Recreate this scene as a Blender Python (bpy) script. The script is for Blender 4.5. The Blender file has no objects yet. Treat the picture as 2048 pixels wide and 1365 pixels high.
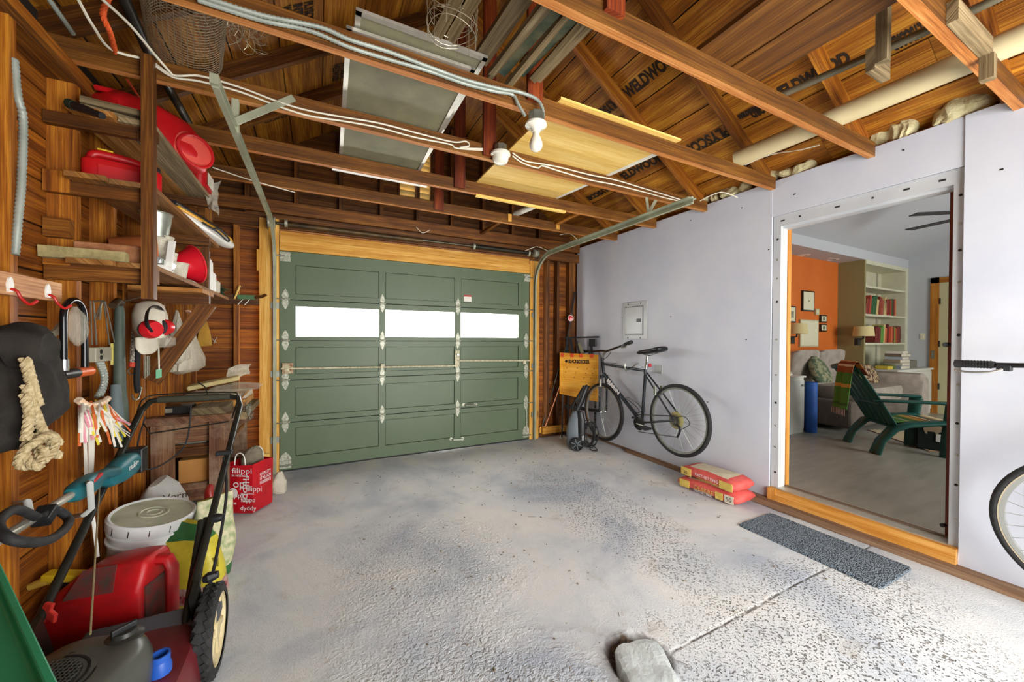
import bpy, math, random
import numpy as np
from mathutils import Vector, Matrix, Euler
random.seed(7)
COL = bpy.context.scene.collection
SC = bpy.context.scene
# ---------------------------------------------------------------- camera
F, YAW, PIT, ROLL, SY, CH = 758.6189, .4703, .0091, -.0054, 2.3151, 1.2963   # pixels at 2048 wide, radians, metres
_r = Vector((math.cos(YAW), -math.sin(YAW), 0)); _d = Vector((math.sin(YAW), math.cos(YAW), 0)); _z = Vector((0, 0, 1))
FW = _d*math.cos(PIT) - _z*math.sin(PIT); _u = _z*math.cos(PIT) + _d*math.sin(PIT)
RT = _r*math.cos(ROLL) - _u*math.sin(ROLL); UP = _r*math.sin(ROLL) + _u*math.cos(ROLL)
CAM = Vector((0, 0, CH))
cam = bpy.data.cameras.new('camera'); camo = bpy.data.objects.new('camera', cam); COL.objects.link(camo)
cam.sensor_width = 36; cam.sensor_fit = 'HORIZONTAL'; cam.lens = F/2048*36; cam.shift_y = SY/2048; cam.clip_start = .02; cam.clip_end = 200
camo.matrix_world = Matrix(((RT.x, UP.x, -FW.x, 0), (RT.y, UP.y, -FW.y, 0), (RT.z, UP.z, -FW.z, CH), (0, 0, 0, 1)))
SC.camera = camo
# ---------------------------------------------------------------- daylight: one even bright sky, entering by the open rear door, the door lights and the house windows
w = bpy.data.worlds.new('sky'); SC.world = w; w.use_nodes = True
w.node_tree.nodes['Background'].inputs[0].default_value = (1.0, .985, .95, 1)
w.node_tree.nodes['Background'].inputs[1].default_value = 7.0
SC.view_settings.view_transform = 'Standard'; SC.view_settings.look = 'None'; SC.view_settings.exposure = 1.05; SC.view_settings.gamma = 1
SC.view_settings.use_curve_mapping = False
SC.cycles.max_bounces = 9; SC.cycles.diffuse_bounces = 6; SC.cycles.transparent_max_bounces = 12
SC.cycles.use_denoising = True
def portal(name, loc, rot, sx, sy):
    l = bpy.data.lights.new(name, 'AREA'); l.shape = 'RECTANGLE'; l.size = sx; l.size_y = sy; l.cycles.is_portal = True
    o = bpy.data.objects.new(name, l); COL.objects.link(o); o.location = loc; o.rotation_euler = rot
OX0, OX1, OZ = .5, 3.1, 2.1           # open doorway behind the viewer
portal('rear_doorway_portal', ((OX0+OX1)/2, -1.3, OZ/2), (math.pi/2, 0, 0), OX1-OX0, OZ)
portal('door_light_portal', (1.03, 4.33, 1.45), (-math.pi/2, 0, 0), 2.5, .34)
portal('house_window_portal', (6.3, -1.75, 1.5), (math.pi/2, 0, 0), 2.2, 1.4)

# ---------------------------------------------------------------- helpers
def P(u, v, x=None, y=None, z=None):
    "the point of the plane x=, y= or z= that the photograph shows at pixel (u, v) of 2048 x 1365"
    d = FW + RT*((u-1024)/F) - UP*((v-682.5-SY)/F)
    if x is not None: t = (x-CAM.x)/d.x
    elif y is not None: t = (y-CAM.y)/d.y
    else: t = (z-CAM.z)/d.z
    return CAM + d*t
def V(*a): return Vector(a)
def lin(h):
    h = h.lstrip('#'); o = []
    if len(h) == 3: h = ''.join(c*2 for c in h)
    for i in (0, 2, 4):
        c = int(h[i:i+2], 16)/255; o.append(c/12.92 if c <= .04045 else ((c+.055)/1.055)**2.4)
    return (*o, 1)
class MB:
    "collects geometry for one mesh object"
    def __init__(s): s.v = []; s.f = []; s.uv = []; s.mi = []; s.m = 0
    def face(s, idx, uvs=None):
        s.f.append(list(idx)); s.mi.append(s.m)
        if uvs is None: uvs = [(s.v[i][0]+s.v[i][1], s.v[i][2]) for i in idx]
        s.uv.append(uvs)
    def box(s, c, size, R=None, mat=None):
        c = Vector(c); b = len(s.v); hx, hy, hz = [a/2 for a in size]
        R = R if R is not None else Matrix.Identity(3)
        if isinstance(R, (tuple, list)): R = Euler(R).to_matrix()
        for z in (-hz, hz):
            for y in (-hy, hy):
                for x in (-hx, hx): s.v.append(tuple(c + R @ Vector((x, y, z))))
        L = [size[0], size[1], size[2]]; la = L.index(max(L))
        off = random.random()*9
        for k, q in enumerate(((0, 2, 3, 1), (4, 5, 7, 6), (0, 1, 5, 4), (2, 6, 7, 3), (0, 4, 6, 2), (1, 3, 7, 5))):
            uv = []
            for i in q:
                p = [(-hx, hx)[i & 1], (-hy, hy)[i >> 1 & 1], (-hz, hz)[i >> 2 & 1]]
                oth = [p[j] for j in range(3) if j != la]
                uv.append((p[la]+off, oth[0]+oth[1]+off))
            s.face([b+i for i in q], uv)
        return s
    def bb(s, x0, x1, y0, y1, z0, z1): return s.box(((x0+x1)/2, (y0+y1)/2, (z0+z1)/2), (abs(x1-x0), abs(y1-y0), abs(z1-z0)))
    def beam(s, a, b, w, h, up=(0, 0, 1)):
        a, b = Vector(a), Vector(b); d = (b-a); L = d.length; d.normalize(); up = Vector(up)
        sd = d.cross(up)
        if sd.length < 1e-5: sd = d.cross(Vector((1, 0, 0)))
        sd.normalize(); up = sd.cross(d)
        return s.box((a+b)/2, (L, w, h), Matrix((d, sd, up)).transposed())
    def tube(s, pts, r, n=8, closed=False, cap=True, flat=1.0):
        pts = [Vector(p) for p in pts]; m = len(pts); b = len(s.v)
        rs = r if isinstance(r, (list, tuple)) else [r]*m
        t0 = (pts[1]-pts[0]).normalized(); nrm = t0.cross(Vector((0, 0, 1)))
        if nrm.length < .05: nrm = t0.cross(Vector((1, 0, 0)))
        nrm.normalize(); acc = 0
        for i, p in enumerate(pts):
            if closed: t = pts[(i+1) % m]-pts[i-1]
            else: t = pts[min(i+1, m-1)]-pts[max(i-1, 0)]
            if t.length < 1e-9: t = t0
            t.normalize(); nrm = nrm - t*nrm.dot(t)
            if nrm.length < 1e-6: nrm = t.orthogonal()
            nrm.normalize(); bn = t.cross(nrm)
            for k in range(n):
                a = 2*math.pi*k/n; s.v.append(tuple(p + (nrm*math.cos(a) + bn*math.sin(a)*flat)*rs[i]))
        for i in range(m if closed else m-1):
            j = (i+1) % m; L = (pts[j]-pts[i]).length
            for k in range(n):
                k2 = (k+1) % n
                s.face([b+i*n+k, b+i*n+k2, b+j*n+k2, b+j*n+k], [(acc, k/n), (acc, (k+1)/n), (acc+L, (k+1)/n), (acc+L, k/n)])
            acc += L
        if cap and not closed:
            s.face([b+k for k in reversed(range(n))]); s.face([b+(m-1)*n+k for k in range(n)])
        return s
    def lathe(s, prof, n=24, M=None, cap0=True, cap1=True):
        M = M or Matrix.Identity(4); b = len(s.v); m = len(prof)
        for r, z in prof:
            for k in range(n):
                a = 2*math.pi*k/n; s.v.append(tuple(M @ Vector((r*math.cos(a), r*math.sin(a), z))))
        for i in range(m-1):
            for k in range(n):
                k2 = (k+1) % n; s.face([b+i*n+k, b+i*n+k2, b+(i+1)*n+k2, b+(i+1)*n+k])
        if cap0: s.face([b+k for k in reversed(range(n))])
        if cap1: s.face([b+(m-1)*n+k for k in range(n)])
        return s
    def prism(s, out, o, ex, ey, th):
        "outline (list of 2-D points, counter-clockwise) in the plane o + a*ex + b*ey, extruded by th along ex x ey"
        o, ex, ey = Vector(o), Vector(ex).normalized(), Vector(ey).normalized(); ez = ex.cross(ey); b = len(s.v); n = len(out)
        for k in (0, th):
            for a, c in out: s.v.append(tuple(o + ex*a + ey*c + ez*k))
        s.face([b+i for i in reversed(range(n))], [(out[i][0], out[i][1]) for i in reversed(range(n))])
        s.face([b+n+i for i in range(n)], [out[i] for i in range(n)])
        for i in range(n):
            j = (i+1) % n; s.face([b+i, b+j, b+n+j, b+n+i])
        return s
    def loft(s, rings, cap=True, closed=True):
        b = len(s.v); n = len(rings[0])
        for r in rings: s.v += [tuple(p) for p in r]
        for i in range(len(rings)-1):
            for k in range(n if closed else n-1):
                k2 = (k+1) % n; s.face([b+i*n+k, b+i*n+k2, b+(i+1)*n+k2, b+(i+1)*n+k], [(i/9, k/n), (i/9, (k+1)/n), ((i+1)/9, (k+1)/n), ((i+1)/9, k/n)])
        if cap and closed:
            s.face([b+k for k in reversed(range(n))]); s.face([b+(len(rings)-1)*n+k for k in range(n)])
        return s
    def grid(s, fn, nu, nv):
        b = len(s.v)
        for i in range(nu+1):
            for j in range(nv+1): s.v.append(tuple(fn(i/nu, j/nv)))
        for i in range(nu):
            for j in range(nv):
                q = [b+i*(nv+1)+j, b+(i+1)*(nv+1)+j, b+(i+1)*(nv+1)+j+1, b+i*(nv+1)+j+1]
                s.face(q, [(i/nu, j/nv), ((i+1)/nu, j/nv), ((i+1)/nu, (j+1)/nv), (i/nu, (j+1)/nv)])
        return s
    def build(s, name, mats, parent=None, world=True, smooth=False, bevel=0, solid=0, sub=0, label=None):
        mats = mats if isinstance(mats, (list, tuple)) else [mats]
        vs = np.array(s.v, dtype=float)
        o_loc = Vector((0, 0, 0))
        if parent is not None and world:
            mi = np.array(WM[parent.name].inverted()); vs = vs @ mi[:3, :3].T + mi[:3, 3]
        elif parent is None:
            lo, hi = vs.min(0), vs.max(0); o_loc = Vector(((lo[0]+hi[0])/2, (lo[1]+hi[1])/2, lo[2])); vs = vs - np.array(o_loc)
        me = bpy.data.meshes.new(name); me.from_pydata(vs.tolist(), [], s.f)
        uvl = me.uv_layers.new(name='UVMap'); uvl.data.foreach_set('uv', [c for f in s.uv for t in f for c in t])
        me.polygons.foreach_set('material_index', s.mi)
        for m in mats: me.materials.append(m)
        if smooth:
            me.polygons.foreach_set('use_smooth', [True]*len(s.f)); me.set_sharp_from_angle(angle=.75)
        me.update()
        ob = bpy.data.objects.new(name, me); COL.objects.link(ob); ob.location = o_loc
        if parent is not None: ob.parent = parent
        WM[ob.name] = (WM[parent.name].copy() if parent is not None else Matrix.Translation(o_loc))
        if solid:
            md = ob.modifiers.new('solid', 'SOLIDIFY'); md.thickness = solid; md.offset = 0
        if bevel:
            md = ob.modifiers.new('bevel', 'BEVEL'); md.width = bevel; md.segments = 2; md.limit_method = 'ANGLE'
        if sub:
            md = ob.modifiers.new('sub', 'SUBSURF'); md.levels = sub; md.render_levels = sub
        if label: ob['label'] = label
        return ob
WM = {}
def tag(o, label, cat, group=None, kind=None):
    o['label'] = label
    if cat: o['category'] = cat
    if group: o['group'] = group
    if kind: o['kind'] = kind
    return o
def thing(name, label, cat, loc=(0, 0, 0), rot=(0, 0, 0), group=None, kind=None):
    o = bpy.data.objects.new(name, None); COL.objects.link(o); o.empty_display_size = .05
    o.location = loc; o.rotation_euler = rot
    WM[o.name] = Matrix.Translation(Vector(loc)) @ Euler(rot).to_matrix().to_4x4()
    return tag(o, label, cat, group, kind)
def dup(o, parent=None, name=None):
    c = o.copy(); COL.objects.link(c)
    if parent is not None: c.parent = parent
    for ch in o.children: dup(ch, c)
    return c
def spline(pts, n=8, closed=False):
    "Catmull-Rom through points"
    pts = [Vector(p) for p in pts]; out = []; m = len(pts)
    rng = range(m) if closed else range(m-1)
    for i in rng:
        if closed: p0, p1, p2, p3 = pts[i-1], pts[i], pts[(i+1) % m], pts[(i+2) % m]
        else: p0, p1, p2, p3 = pts[max(i-1, 0)], pts[i], pts[i+1], pts[min(i+2, m-1)]
        for k in range(n):
            t = k/n; out.append(.5*((2*p1) + (p2-p0)*t + (2*p0-5*p1+4*p2-p3)*t*t + (3*p1-p0-3*p2+p3)*t**3))
    if not closed: out.append(pts[-1])
    return out
def text(name, s, o, ex, ey, size, m, parent, th=.0006, fit=None, align='LEFT', squash=1, bold=0):
    "flat lettering whose baseline starts at o, runs along ex, letters upright along ey"
    cu = bpy.data.curves.new('lettering', 'FONT'); cu.body = s; cu.size = size; cu.extrude = th/2; cu.resolution_u = 3; cu.align_x = align; cu.offset = bold
    tmp = bpy.data.objects.new('lettering', cu); COL.objects.link(tmp)
    me = bpy.data.meshes.new_from_object(tmp); bpy.data.objects.remove(tmp); bpy.data.curves.remove(cu)
    n = len(me.vertices); co = np.zeros(n*3); me.vertices.foreach_get('co', co); co = co.reshape(-1, 3)
    if fit and n: co[:, 0] *= fit/max(1e-6, (co[:, 0].max()-co[:, 0].min()))
    ex, ey = Vector(ex).normalized(), Vector(ey).normalized(); ez = ex.cross(ey)
    wv = np.outer(co[:, 0], np.array(ex)) + np.outer(co[:, 1]*squash, np.array(ey)) + np.outer(co[:, 2], np.array(ez)) + np.array(Vector(o))
    mi = np.array(WM[parent.name].inverted()); wv = wv @ mi[:3, :3].T + mi[:3, 3]
    me.vertices.foreach_set('co', wv.ravel()); me.materials.clear(); me.materials.append(m); me.update()
    ob = bpy.data.objects.new(name, me); COL.objects.link(ob); ob.parent = parent; WM[ob.name] = WM[parent.name].copy()
    return ob
def frame_at(o, ex, ey):
    "4x4 with columns ex, ey, ex x ey at o"
    ex = Vector(ex).normalized(); ey = Vector(ey); ey = (ey - ex*ey.dot(ex)).normalized(); ez = ex.cross(ey)
    M = Matrix((ex, ey, ez)).transposed().to_4x4(); M.translation = Vector(o); return M
def axis_frame(o, z):
    z = Vector(z).normalized(); x = z.orthogonal().normalized(); y = z.cross(x)
    M = Matrix((x, y, z)).transposed().to_4x4(); M.translation = Vector(o); return M
def rnd(a, b): return random.uniform(a, b)

# ---------------------------------------------------------------- materials
def _mat(name):
    m = bpy.data.materials.new(name); m.use_nodes = True; nt = m.node_tree; return m, nt, nt.nodes['Principled BSDF'], nt.nodes, nt.links
def _ramp(N, L, src, stops):
    r = N.new('ShaderNodeValToRGB'); e = r.color_ramp.elements
    e[0].position, e[0].color = stops[0]; e[1].position, e[1].color = stops[-1]
    for p, c in stops[1:-1]:
        k = e.new(p); k.color = c
    L.new(src, r.inputs[0]); return r.outputs[0]
def _map(N, L, src, scale, loc=None):
    mp = N.new('ShaderNodeMapping'); mp.inputs['Scale'].default_value = scale; L.new(src, mp.inputs[0]); return mp.outputs[0]
def _noise(N, L, vec, scale, detail=4, rough=.55, dist=0):
    n = N.new('ShaderNodeTexNoise'); n.inputs['Scale'].default_value = scale; n.inputs['Detail'].default_value = detail
    n.inputs['Roughness'].default_value = rough; n.inputs['Distortion'].default_value = dist; L.new(vec, n.inputs['Vector']); return n.outputs['Fac']
def _bump(N, L, b, h, strength, dist=.01):
    n = N.new('ShaderNodeBump'); n.inputs['Strength'].default_value = strength; n.inputs['Distance'].default_value = dist
    L.new(h, n.inputs['Height']); L.new(n.outputs[0], b.inputs['Normal'])
def _mix(N, L, fac, a, b, mode='MIX'):
    n = N.new('ShaderNodeMix'); n.data_type = 'RGBA'; n.blend_type = mode
    for k, x in ((0, fac), (6, a), (7, b)):
        if hasattr(x, 'is_linked'): L.new(x, n.inputs[k])
        else: n.inputs[k].default_value = x
    return n.outputs[2]
def mat(name, c1, c2=None, scale=8, rough=.5, metal=0, bump=0, bscale=60, stretch=(1, 1, 1), lo=.35, hi=.65, spec=.5, trans=0, alpha=1, coat=0, detail=4, ior=1.45, sss=0):
    m, nt, b, N, L = _mat(name)
    c1 = lin(c1) if isinstance(c1, str) else c1
    tc = N.new('ShaderNodeTexCoord').outputs['Object']
    b.inputs['Base Color'].default_value = c1
    if c2:
        c2 = lin(c2) if isinstance(c2, str) else c2
        L.new(_ramp(N, L, _noise(N, L, _map(N, L, tc, stretch), scale, detail), [(lo, c1), (hi, c2)]), b.inputs['Base Color'])
    if bump: _bump(N, L, b, _noise(N, L, _map(N, L, tc, stretch), bscale, 3), bump)
    b.inputs['Roughness'].default_value = rough; b.inputs['Metallic'].default_value = metal
    b.inputs['Specular IOR Level'].default_value = spec; b.inputs['Transmission Weight'].default_value = trans; b.inputs['IOR'].default_value = ior
    b.inputs['Alpha'].default_value = alpha; b.inputs['Coat Weight'].default_value = coat
    return m
def wood(name, dark, mid, light, rough=.6, knots=.35, grain=1.0, bump=.25, vary=.35, dirt=None):
    "grain runs along U (metres); every board gets its own cut by the object's random number"
    m, nt, b, N, L = _mat(name)
    dark, mid, light = [lin(c) for c in (dark, mid, light)]
    uv = N.new('ShaderNodeTexCoord').outputs['UV']; oi = N.new('ShaderNodeObjectInfo').outputs['Random']
    cx = N.new('ShaderNodeCombineXYZ'); ml = N.new('ShaderNodeMath'); ml.operation = 'MULTIPLY'; ml.inputs[1].default_value = 37; L.new(oi, ml.inputs[0])
    L.new(ml.outputs[0], cx.inputs[0]); L.new(ml.outputs[0], cx.inputs[2])
    ad = N.new('ShaderNodeVectorMath'); L.new(uv, ad.inputs[0]); L.new(cx.outputs[0], ad.inputs[1]); vec = ad.outputs[0]
    warp = _noise(N, L, _map(N, L, vec, (.9, 4, 1)), 1, 3)
    # rings: warped distance across the board
    sp = N.new('ShaderNodeSeparateXYZ'); L.new(vec, sp.inputs[0])
    a1 = N.new('ShaderNodeMath'); a1.operation = 'MULTIPLY'; a1.inputs[1].default_value = 9*grain; L.new(sp.outputs[1], a1.inputs[0])
    a2 = N.new('ShaderNodeMath'); a2.operation = 'MULTIPLY_ADD'; a2.inputs[1].default_value = .9; L.new(warp, a2.inputs[0]); L.new(a1.outputs[0], a2.inputs[2])
    a3 = N.new('ShaderNodeMath'); a3.operation = 'MULTIPLY'; a3.inputs[1].default_value = 9; L.new(a2.outputs[0], a3.inputs[0])
    a4 = N.new('ShaderNodeMath'); a4.operation = 'SINE'; L.new(a3.outputs[0], a4.inputs[0])
    fine = _noise(N, L, _map(N, L, vec, (4, 130, 1)), 1, 4, .6)
    a5 = N.new('ShaderNodeMath'); a5.operation = 'MULTIPLY_ADD'; a5.inputs[1].default_value = .07; L.new(a4.outputs[0], a5.inputs[0]); L.new(fine, a5.inputs[2])
    broad = _noise(N, L, _map(N, L, vec, (1.3, 3, 1)), 1, 4)
    a6 = N.new('ShaderNodeMath'); a6.operation = 'MULTIPLY_ADD'; a6.inputs[1].default_value = .55; L.new(broad, a6.inputs[0]); L.new(a5.outputs[0], a6.inputs[2])
    col = _ramp(N, L, a6.outputs[0], [(.52, dark), (.78, mid), (1.02, light)])
    if knots:
        vo = N.new('ShaderNodeTexVoronoi'); vo.inputs['Scale'].default_value = 1; L.new(_map(N, L, vec, (1.9, 7.5, 1)), vo.inputs['Vector'])
        kr = _ramp(N, L, vo.outputs['Distance'], [(.02, (1, 1, 1, 1)), (.085, (.45, .45, .45, 1)), (.13, (0, 0, 0, 1))])
        km = N.new('ShaderNodeMath'); km.operation = 'MULTIPLY'; km.inputs[1].default_value = knots*1.6; L.new(kr, km.inputs[0])
        col = _mix(N, L, km.outputs[0], col, (dark[0]*.35, dark[1]*.35, dark[2]*.35, 1))
    # board to board tone
    mr = N.new('ShaderNodeMapRange'); mr.inputs['To Min'].default_value = 1-vary; mr.inputs['To Max'].default_value = 1+vary*.7; L.new(oi, mr.inputs[0])
    hv = N.new('ShaderNodeHueSaturation'); L.new(col, hv.inputs['Color']); L.new(mr.outputs[0], hv.inputs['Value']); col = hv.outputs[0]
    if dirt:
        tc = N.new('ShaderNodeTexCoord').outputs['Object']
        col = _mix(N, L, _ramp(N, L, _noise(N, L, tc, 3.2, 6, .7), [(.5, (0, 0, 0, 1)), (.72, (.8, .8, .8, 1))]), col, lin(dirt))
    L.new(col, b.inputs['Base Color']); b.inputs['Roughness'].default_value = rough; b.inputs['Specular IOR Level'].default_value = .35
    _bump(N, L, b, a5.outputs[0], bump, .004)
    return m
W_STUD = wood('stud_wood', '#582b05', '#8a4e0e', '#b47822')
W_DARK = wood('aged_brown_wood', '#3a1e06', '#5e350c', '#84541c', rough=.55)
W_ROOF = wood('roof_plywood', '#5c3105', '#94580e', '#be8626', knots=.25, grain=.6, vary=.25)
W_SIDE = wood('siding_wood', '#4e2404', '#80440a', '#a66416', knots=.6, vary=.3)
W_TRIM = wood('yellow_pine', '#b9771f', '#d9a042', '#ecc06a', knots=.6, vary=.1)
W_JOIST = wood('joist_wood', '#422509', '#623a0d', '#7e521a', knots=.12, vary=.15)
W_EDGE = wood('pale_joist_edge', '#8c4f1c', '#b27034', '#c98e50', knots=.0, vary=.1, bump=.6)  # joist undersides get a paler wood than the sides
W_GREY = wood('weathered_wood', '#4f4028', '#766446', '#988664', knots=.2, rough=.8, bump=.5)
W_RED = wood('red_hanger_wood', '#481604', '#702a08', '#8e4412', knots=.1)
W_PLY = wood('pale_plywood', '#d9a94a', '#e9c36c', '#f3d68c', knots=0, grain=.4, vary=.05)
W_BENCH = wood('bench_wood', '#4a2c1c', '#6f4a32', '#96704e', rough=.75, dirt='#a08c74')
W_SHELF = wood('shelf_board', '#5c3610', '#8e5a20', '#b28044', rough=.7, dirt='#6b5238')
W_SILL = wood('sill_wood', '#b4701f', '#cf8f3a', '#e0ab5e', knots=.3, vary=.1)
W_SILLD = wood('dirty_sill_wood', '#6d4d38', '#8c6a50', '#ab8a6c', knots=.2, rough=.85, dirt='#7c6048')
W_ROOMDOOR = wood('door_pine', '#8a5212', '#a8691f', '#c08434', knots=.2)
BLACK = mat('black_plastic', '#17181a', '#232427', rough=.4)
RUBBER = mat('black_rubber', '#1b1b1c', '#2a2a2b', scale=30, rough=.75)
STEEL = mat('galvanised_steel', '#aeb2a6', '#8c9186', scale=14, rough=.38, metal=.85)
CHROME = mat('bright_chrome', '#d8dadc', rough=.18, metal=1)
ALU = mat('aluminium', '#c9c6bb', '#b5b2a6', rough=.4, metal=.6)
TRACK = mat('greenish_track_steel', '#a9ad94', '#8d917a', scale=5, rough=.4, metal=.25)
WHITE = mat('white_plastic', '#e8e7e0', rough=.4)
WIRE_W = mat('white_cable', '#d9d3c0', rough=.5)
WALLW = mat('painted_drywall', '#bcc0cd', '#c8cbd3', scale=1.6, rough=.55, bump=.06, bscale=40)
FRAMEW = mat('painted_steel_frame', '#b4b7bb', '#bfc1c3', scale=3, rough=.4)
HOLE = mat('dark_hole', '#24211d', rough=.9)
# ================================================================ the setting
XL, XR, YB = -1.04, 3.2, 4.38          # left sheathing, white wall face, back siding
SL = .65; RX = 1.05; RO = .118; JT = 2.578                    # roof slope, ridge x
def rb(x): return 2.59 + SL*(2.07 - abs(x-RX))          # underside of the rafters
# ---- floor: slab with a control joint, a crack and a broken-out hole
HC = (1.165, 1.135)          # centre of the broken-out hole
def concrete():
    m, nt, b, N, L = _mat('worn_concrete'); tc = N.new('ShaderNodeNewGeometry').outputs['Position']
    def math_(op, x, y):
        n = N.new('ShaderNodeMath'); n.operation = op; n.use_clamp = op == 'ADD'
        for i, q in enumerate((x, y)):
            if hasattr(q, 'is_linked'): L.new(q, n.inputs[i])
            else: n.inputs[i].default_value = q
        return n.outputs[0]
    def near(x, y, sx, sy):      # 1 at a worn spot of the slab, fading out
        mp = N.new('ShaderNodeMapping'); mp.vector_type = 'POINT'; mp.inputs['Location'].default_value = (-x/sx, -y/sy, 0); mp.inputs['Scale'].default_value = (1/sx, 1/sy, 0); L.new(tc, mp.inputs[0])
        ln = N.new('ShaderNodeVectorMath'); ln.operation = 'LENGTH'; L.new(mp.outputs[0], ln.inputs[0])
        r = N.new('ShaderNodeMapRange'); r.inputs['From Min'].default_value = .35; r.inputs['From Max'].default_value = 1.1; r.inputs['To Min'].default_value = 1; r.inputs['To Max'].default_value = 0; L.new(ln.outputs['Value'], r.inputs[0]); return r.outputs[0]
    big = _noise(N, L, tc, 1.3, 5, .62, .5)
    base = _ramp(N, L, big, [(.34, lin('#a9b1bd')), (.5, lin('#c8cccf')), (.64, lin('#d8d8d6'))])
    patch = _noise(N, L, tc, 2.6, 5, .65, .6)
    sx = N.new('ShaderNodeSeparateXYZ'); L.new(tc, sx.inputs[0])
    wl_ = math_('ADD', math_('MULTIPLY', math_('MAXIMUM', near(.40, 1.15, .85, .75), near(.55, 2.2, .7, .8)), .5), math_('MULTIPLY', patch, .6))
    lumpy = _ramp(N, L, wl_, [(.46, (0, 0, 0, 1)), (.75, (1, 1, 1, 1))])
    wr_ = math_('ADD', math_('MULTIPLY', math_('MAXIMUM', near(1.9, 2.3, .55, 1.7), near(2.0, .85, 1.35, .75)), .45), math_('MULTIPLY', patch, .6))
    pitty = _ramp(N, L, wr_, [(.50, (.06, .06, .06, 1)), (.72, (1, 1, 1, 1))])
    sp1 = _ramp(N, L, _noise(N, L, tc, 95, 1, .4), [(.60, (0, 0, 0, 1)), (.66, (1, 1, 1, 1))]); sp2 = _ramp(N, L, _noise(N, L, tc, 48, 2, .6), [(.62, (0, 0, 0, 1)), (.68, (1, 1, 1, 1))])
    pits = math_('MULTIPLY', math_('MAXIMUM', sp1, math_('MULTIPLY', sp2, .7)), pitty)
    # dirt in the joint
    jl = math_('ABSOLUTE', math_('SUBTRACT', sx.outputs[1], 1.097), 0)
    jm = N.new('ShaderNodeMapRange'); jm.inputs['From Min'].default_value = .003; jm.inputs['From Max'].default_value = .007; jm.inputs['To Min'].default_value = 1; jm.inputs['To Max'].default_value = 0; L.new(jl, jm.inputs[0])
    jx = N.new('ShaderNodeMapRange'); jx.inputs['From Min'].default_value = 1.30; jx.inputs['From Max'].default_value = 1.34; L.new(sx.outputs[0], jx.inputs[0])
    jk = _ramp(N, L, _noise(N, L, tc, 14, 3), [(.42, (.1, .1, .1, 1)), (.5, (1, 1, 1, 1))])
    joint = math_('MULTIPLY', math_('MULTIPLY', jm.outputs[0], jx.outputs[0]), jk)
    col = _mix(N, L, math_('MULTIPLY', math_('MAXIMUM', pits, joint), .82), base, lin('#4a433a'))
    stain = _ramp(N, L, _noise(N, L, tc, 4.2, 6, .72), [(.57, (0, 0, 0, 1)), (.74, (.5, .5, .5, 1))])
    col = _mix(N, L, stain, col, lin('#9a917f'))
    hole = N.new('ShaderNodeMapping'); hole.inputs['Location'].default_value = (-HC[0]/.155, -HC[1]/.155, 0); hole.inputs['Scale'].default_value = (1/.155, 1/.155, 0); L.new(tc, hole.inputs[0])
    hl = N.new('ShaderNodeVectorMath'); hl.operation = 'LENGTH'; L.new(hole.outputs[0], hl.inputs[0])
    hr = N.new('ShaderNodeMapRange'); hr.inputs['From Min'].default_value = .6; hr.inputs['From Max'].default_value = .82; hr.inputs['To Min'].default_value = 1; hr.inputs['To Max'].default_value = 0
    L.new(math_('SUBTRACT', hl.outputs['Value'], math_('MULTIPLY', _noise(N, L, tc, 30, 4), .3)), hr.inputs[0])
    soil = _ramp(N, L, _noise(N, L, tc, 60, 3), [(.4, lin('#2a1f17')), (.62, lin('#5a4a3a'))])
    col = _mix(N, L, hr.outputs[0], col, soil)
    L.new(col, b.inputs['Base Color']); b.inputs['Roughness'].default_value = .8; b.inputs['Specular IOR Level'].default_value = .25
    lump = _noise(N, L, tc, 62, 3, .55)
    h1 = math_('MULTIPLY', lump, lumpy); h2 = math_('SUBTRACT', h1, math_('MULTIPLY', pits, .3)); fine = _noise(N, L, tc, 150, 3)
    ad = N.new('ShaderNodeMath'); ad.operation = 'MULTIPLY_ADD'; ad.inputs[1].default_value = .10; L.new(fine, ad.inputs[0]); L.new(h2, ad.inputs[2])
    _bump(N, L, b, ad.outputs[0], 1.0, .022)
    return m
CONC = concrete()
xs = sorted(set(np.round(np.concatenate([np.arange(-1.06, 3.36, .04), np.arange(.98, 1.42, .015), [1.005, 1.012, 1.018, 1.026]]), 4)))
ys = sorted(set(np.round(np.concatenate([np.arange(-1.32, 4.48, .04), np.arange(.86, 1.32, .015), [1.088, 1.094, 1.1, 1.108]]), 4)))
fl = MB(); nx, ny = len(xs), len(ys)
def fz(x, y):
    z = .004*math.sin(2.3*x+1.7*y) + .003*math.sin(5.1*x-3.3*y) - .004
    if 1.092 < y < 1.102 and x > 1.3: z -= .003
    if 1.01 < x < 1.02 and y < 1.0: z -= .008
    r = math.hypot(x-HC[0], y-HC[1])/.125 + .06*math.sin(5*math.atan2(y-HC[1], x-HC[0]))
    if r < 1.1: z -= .05*min(1, (1.1-r)/.35)
    return z
for x in xs:
    for y in ys:
        yy = y + .003*math.sin(9*x)*math.exp(-((y-1.098)/.06)**2); xx = x + .003*math.sin(11*y)*math.exp(-((x-1.015)/.06)**2)
        fl.v.append((xx, yy, fz(x, y)))
for i in range(nx-1):
    for j in range(ny-1):
        q = [i*ny+j, (i+1)*ny+j, (i+1)*ny+j+1, i*ny+j+1]
        fl.face(q)
tag(fl.build('floor', CONC, smooth=True), 'worn pale concrete garage floor with pitted patches', 'floor', kind='structure')
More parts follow.
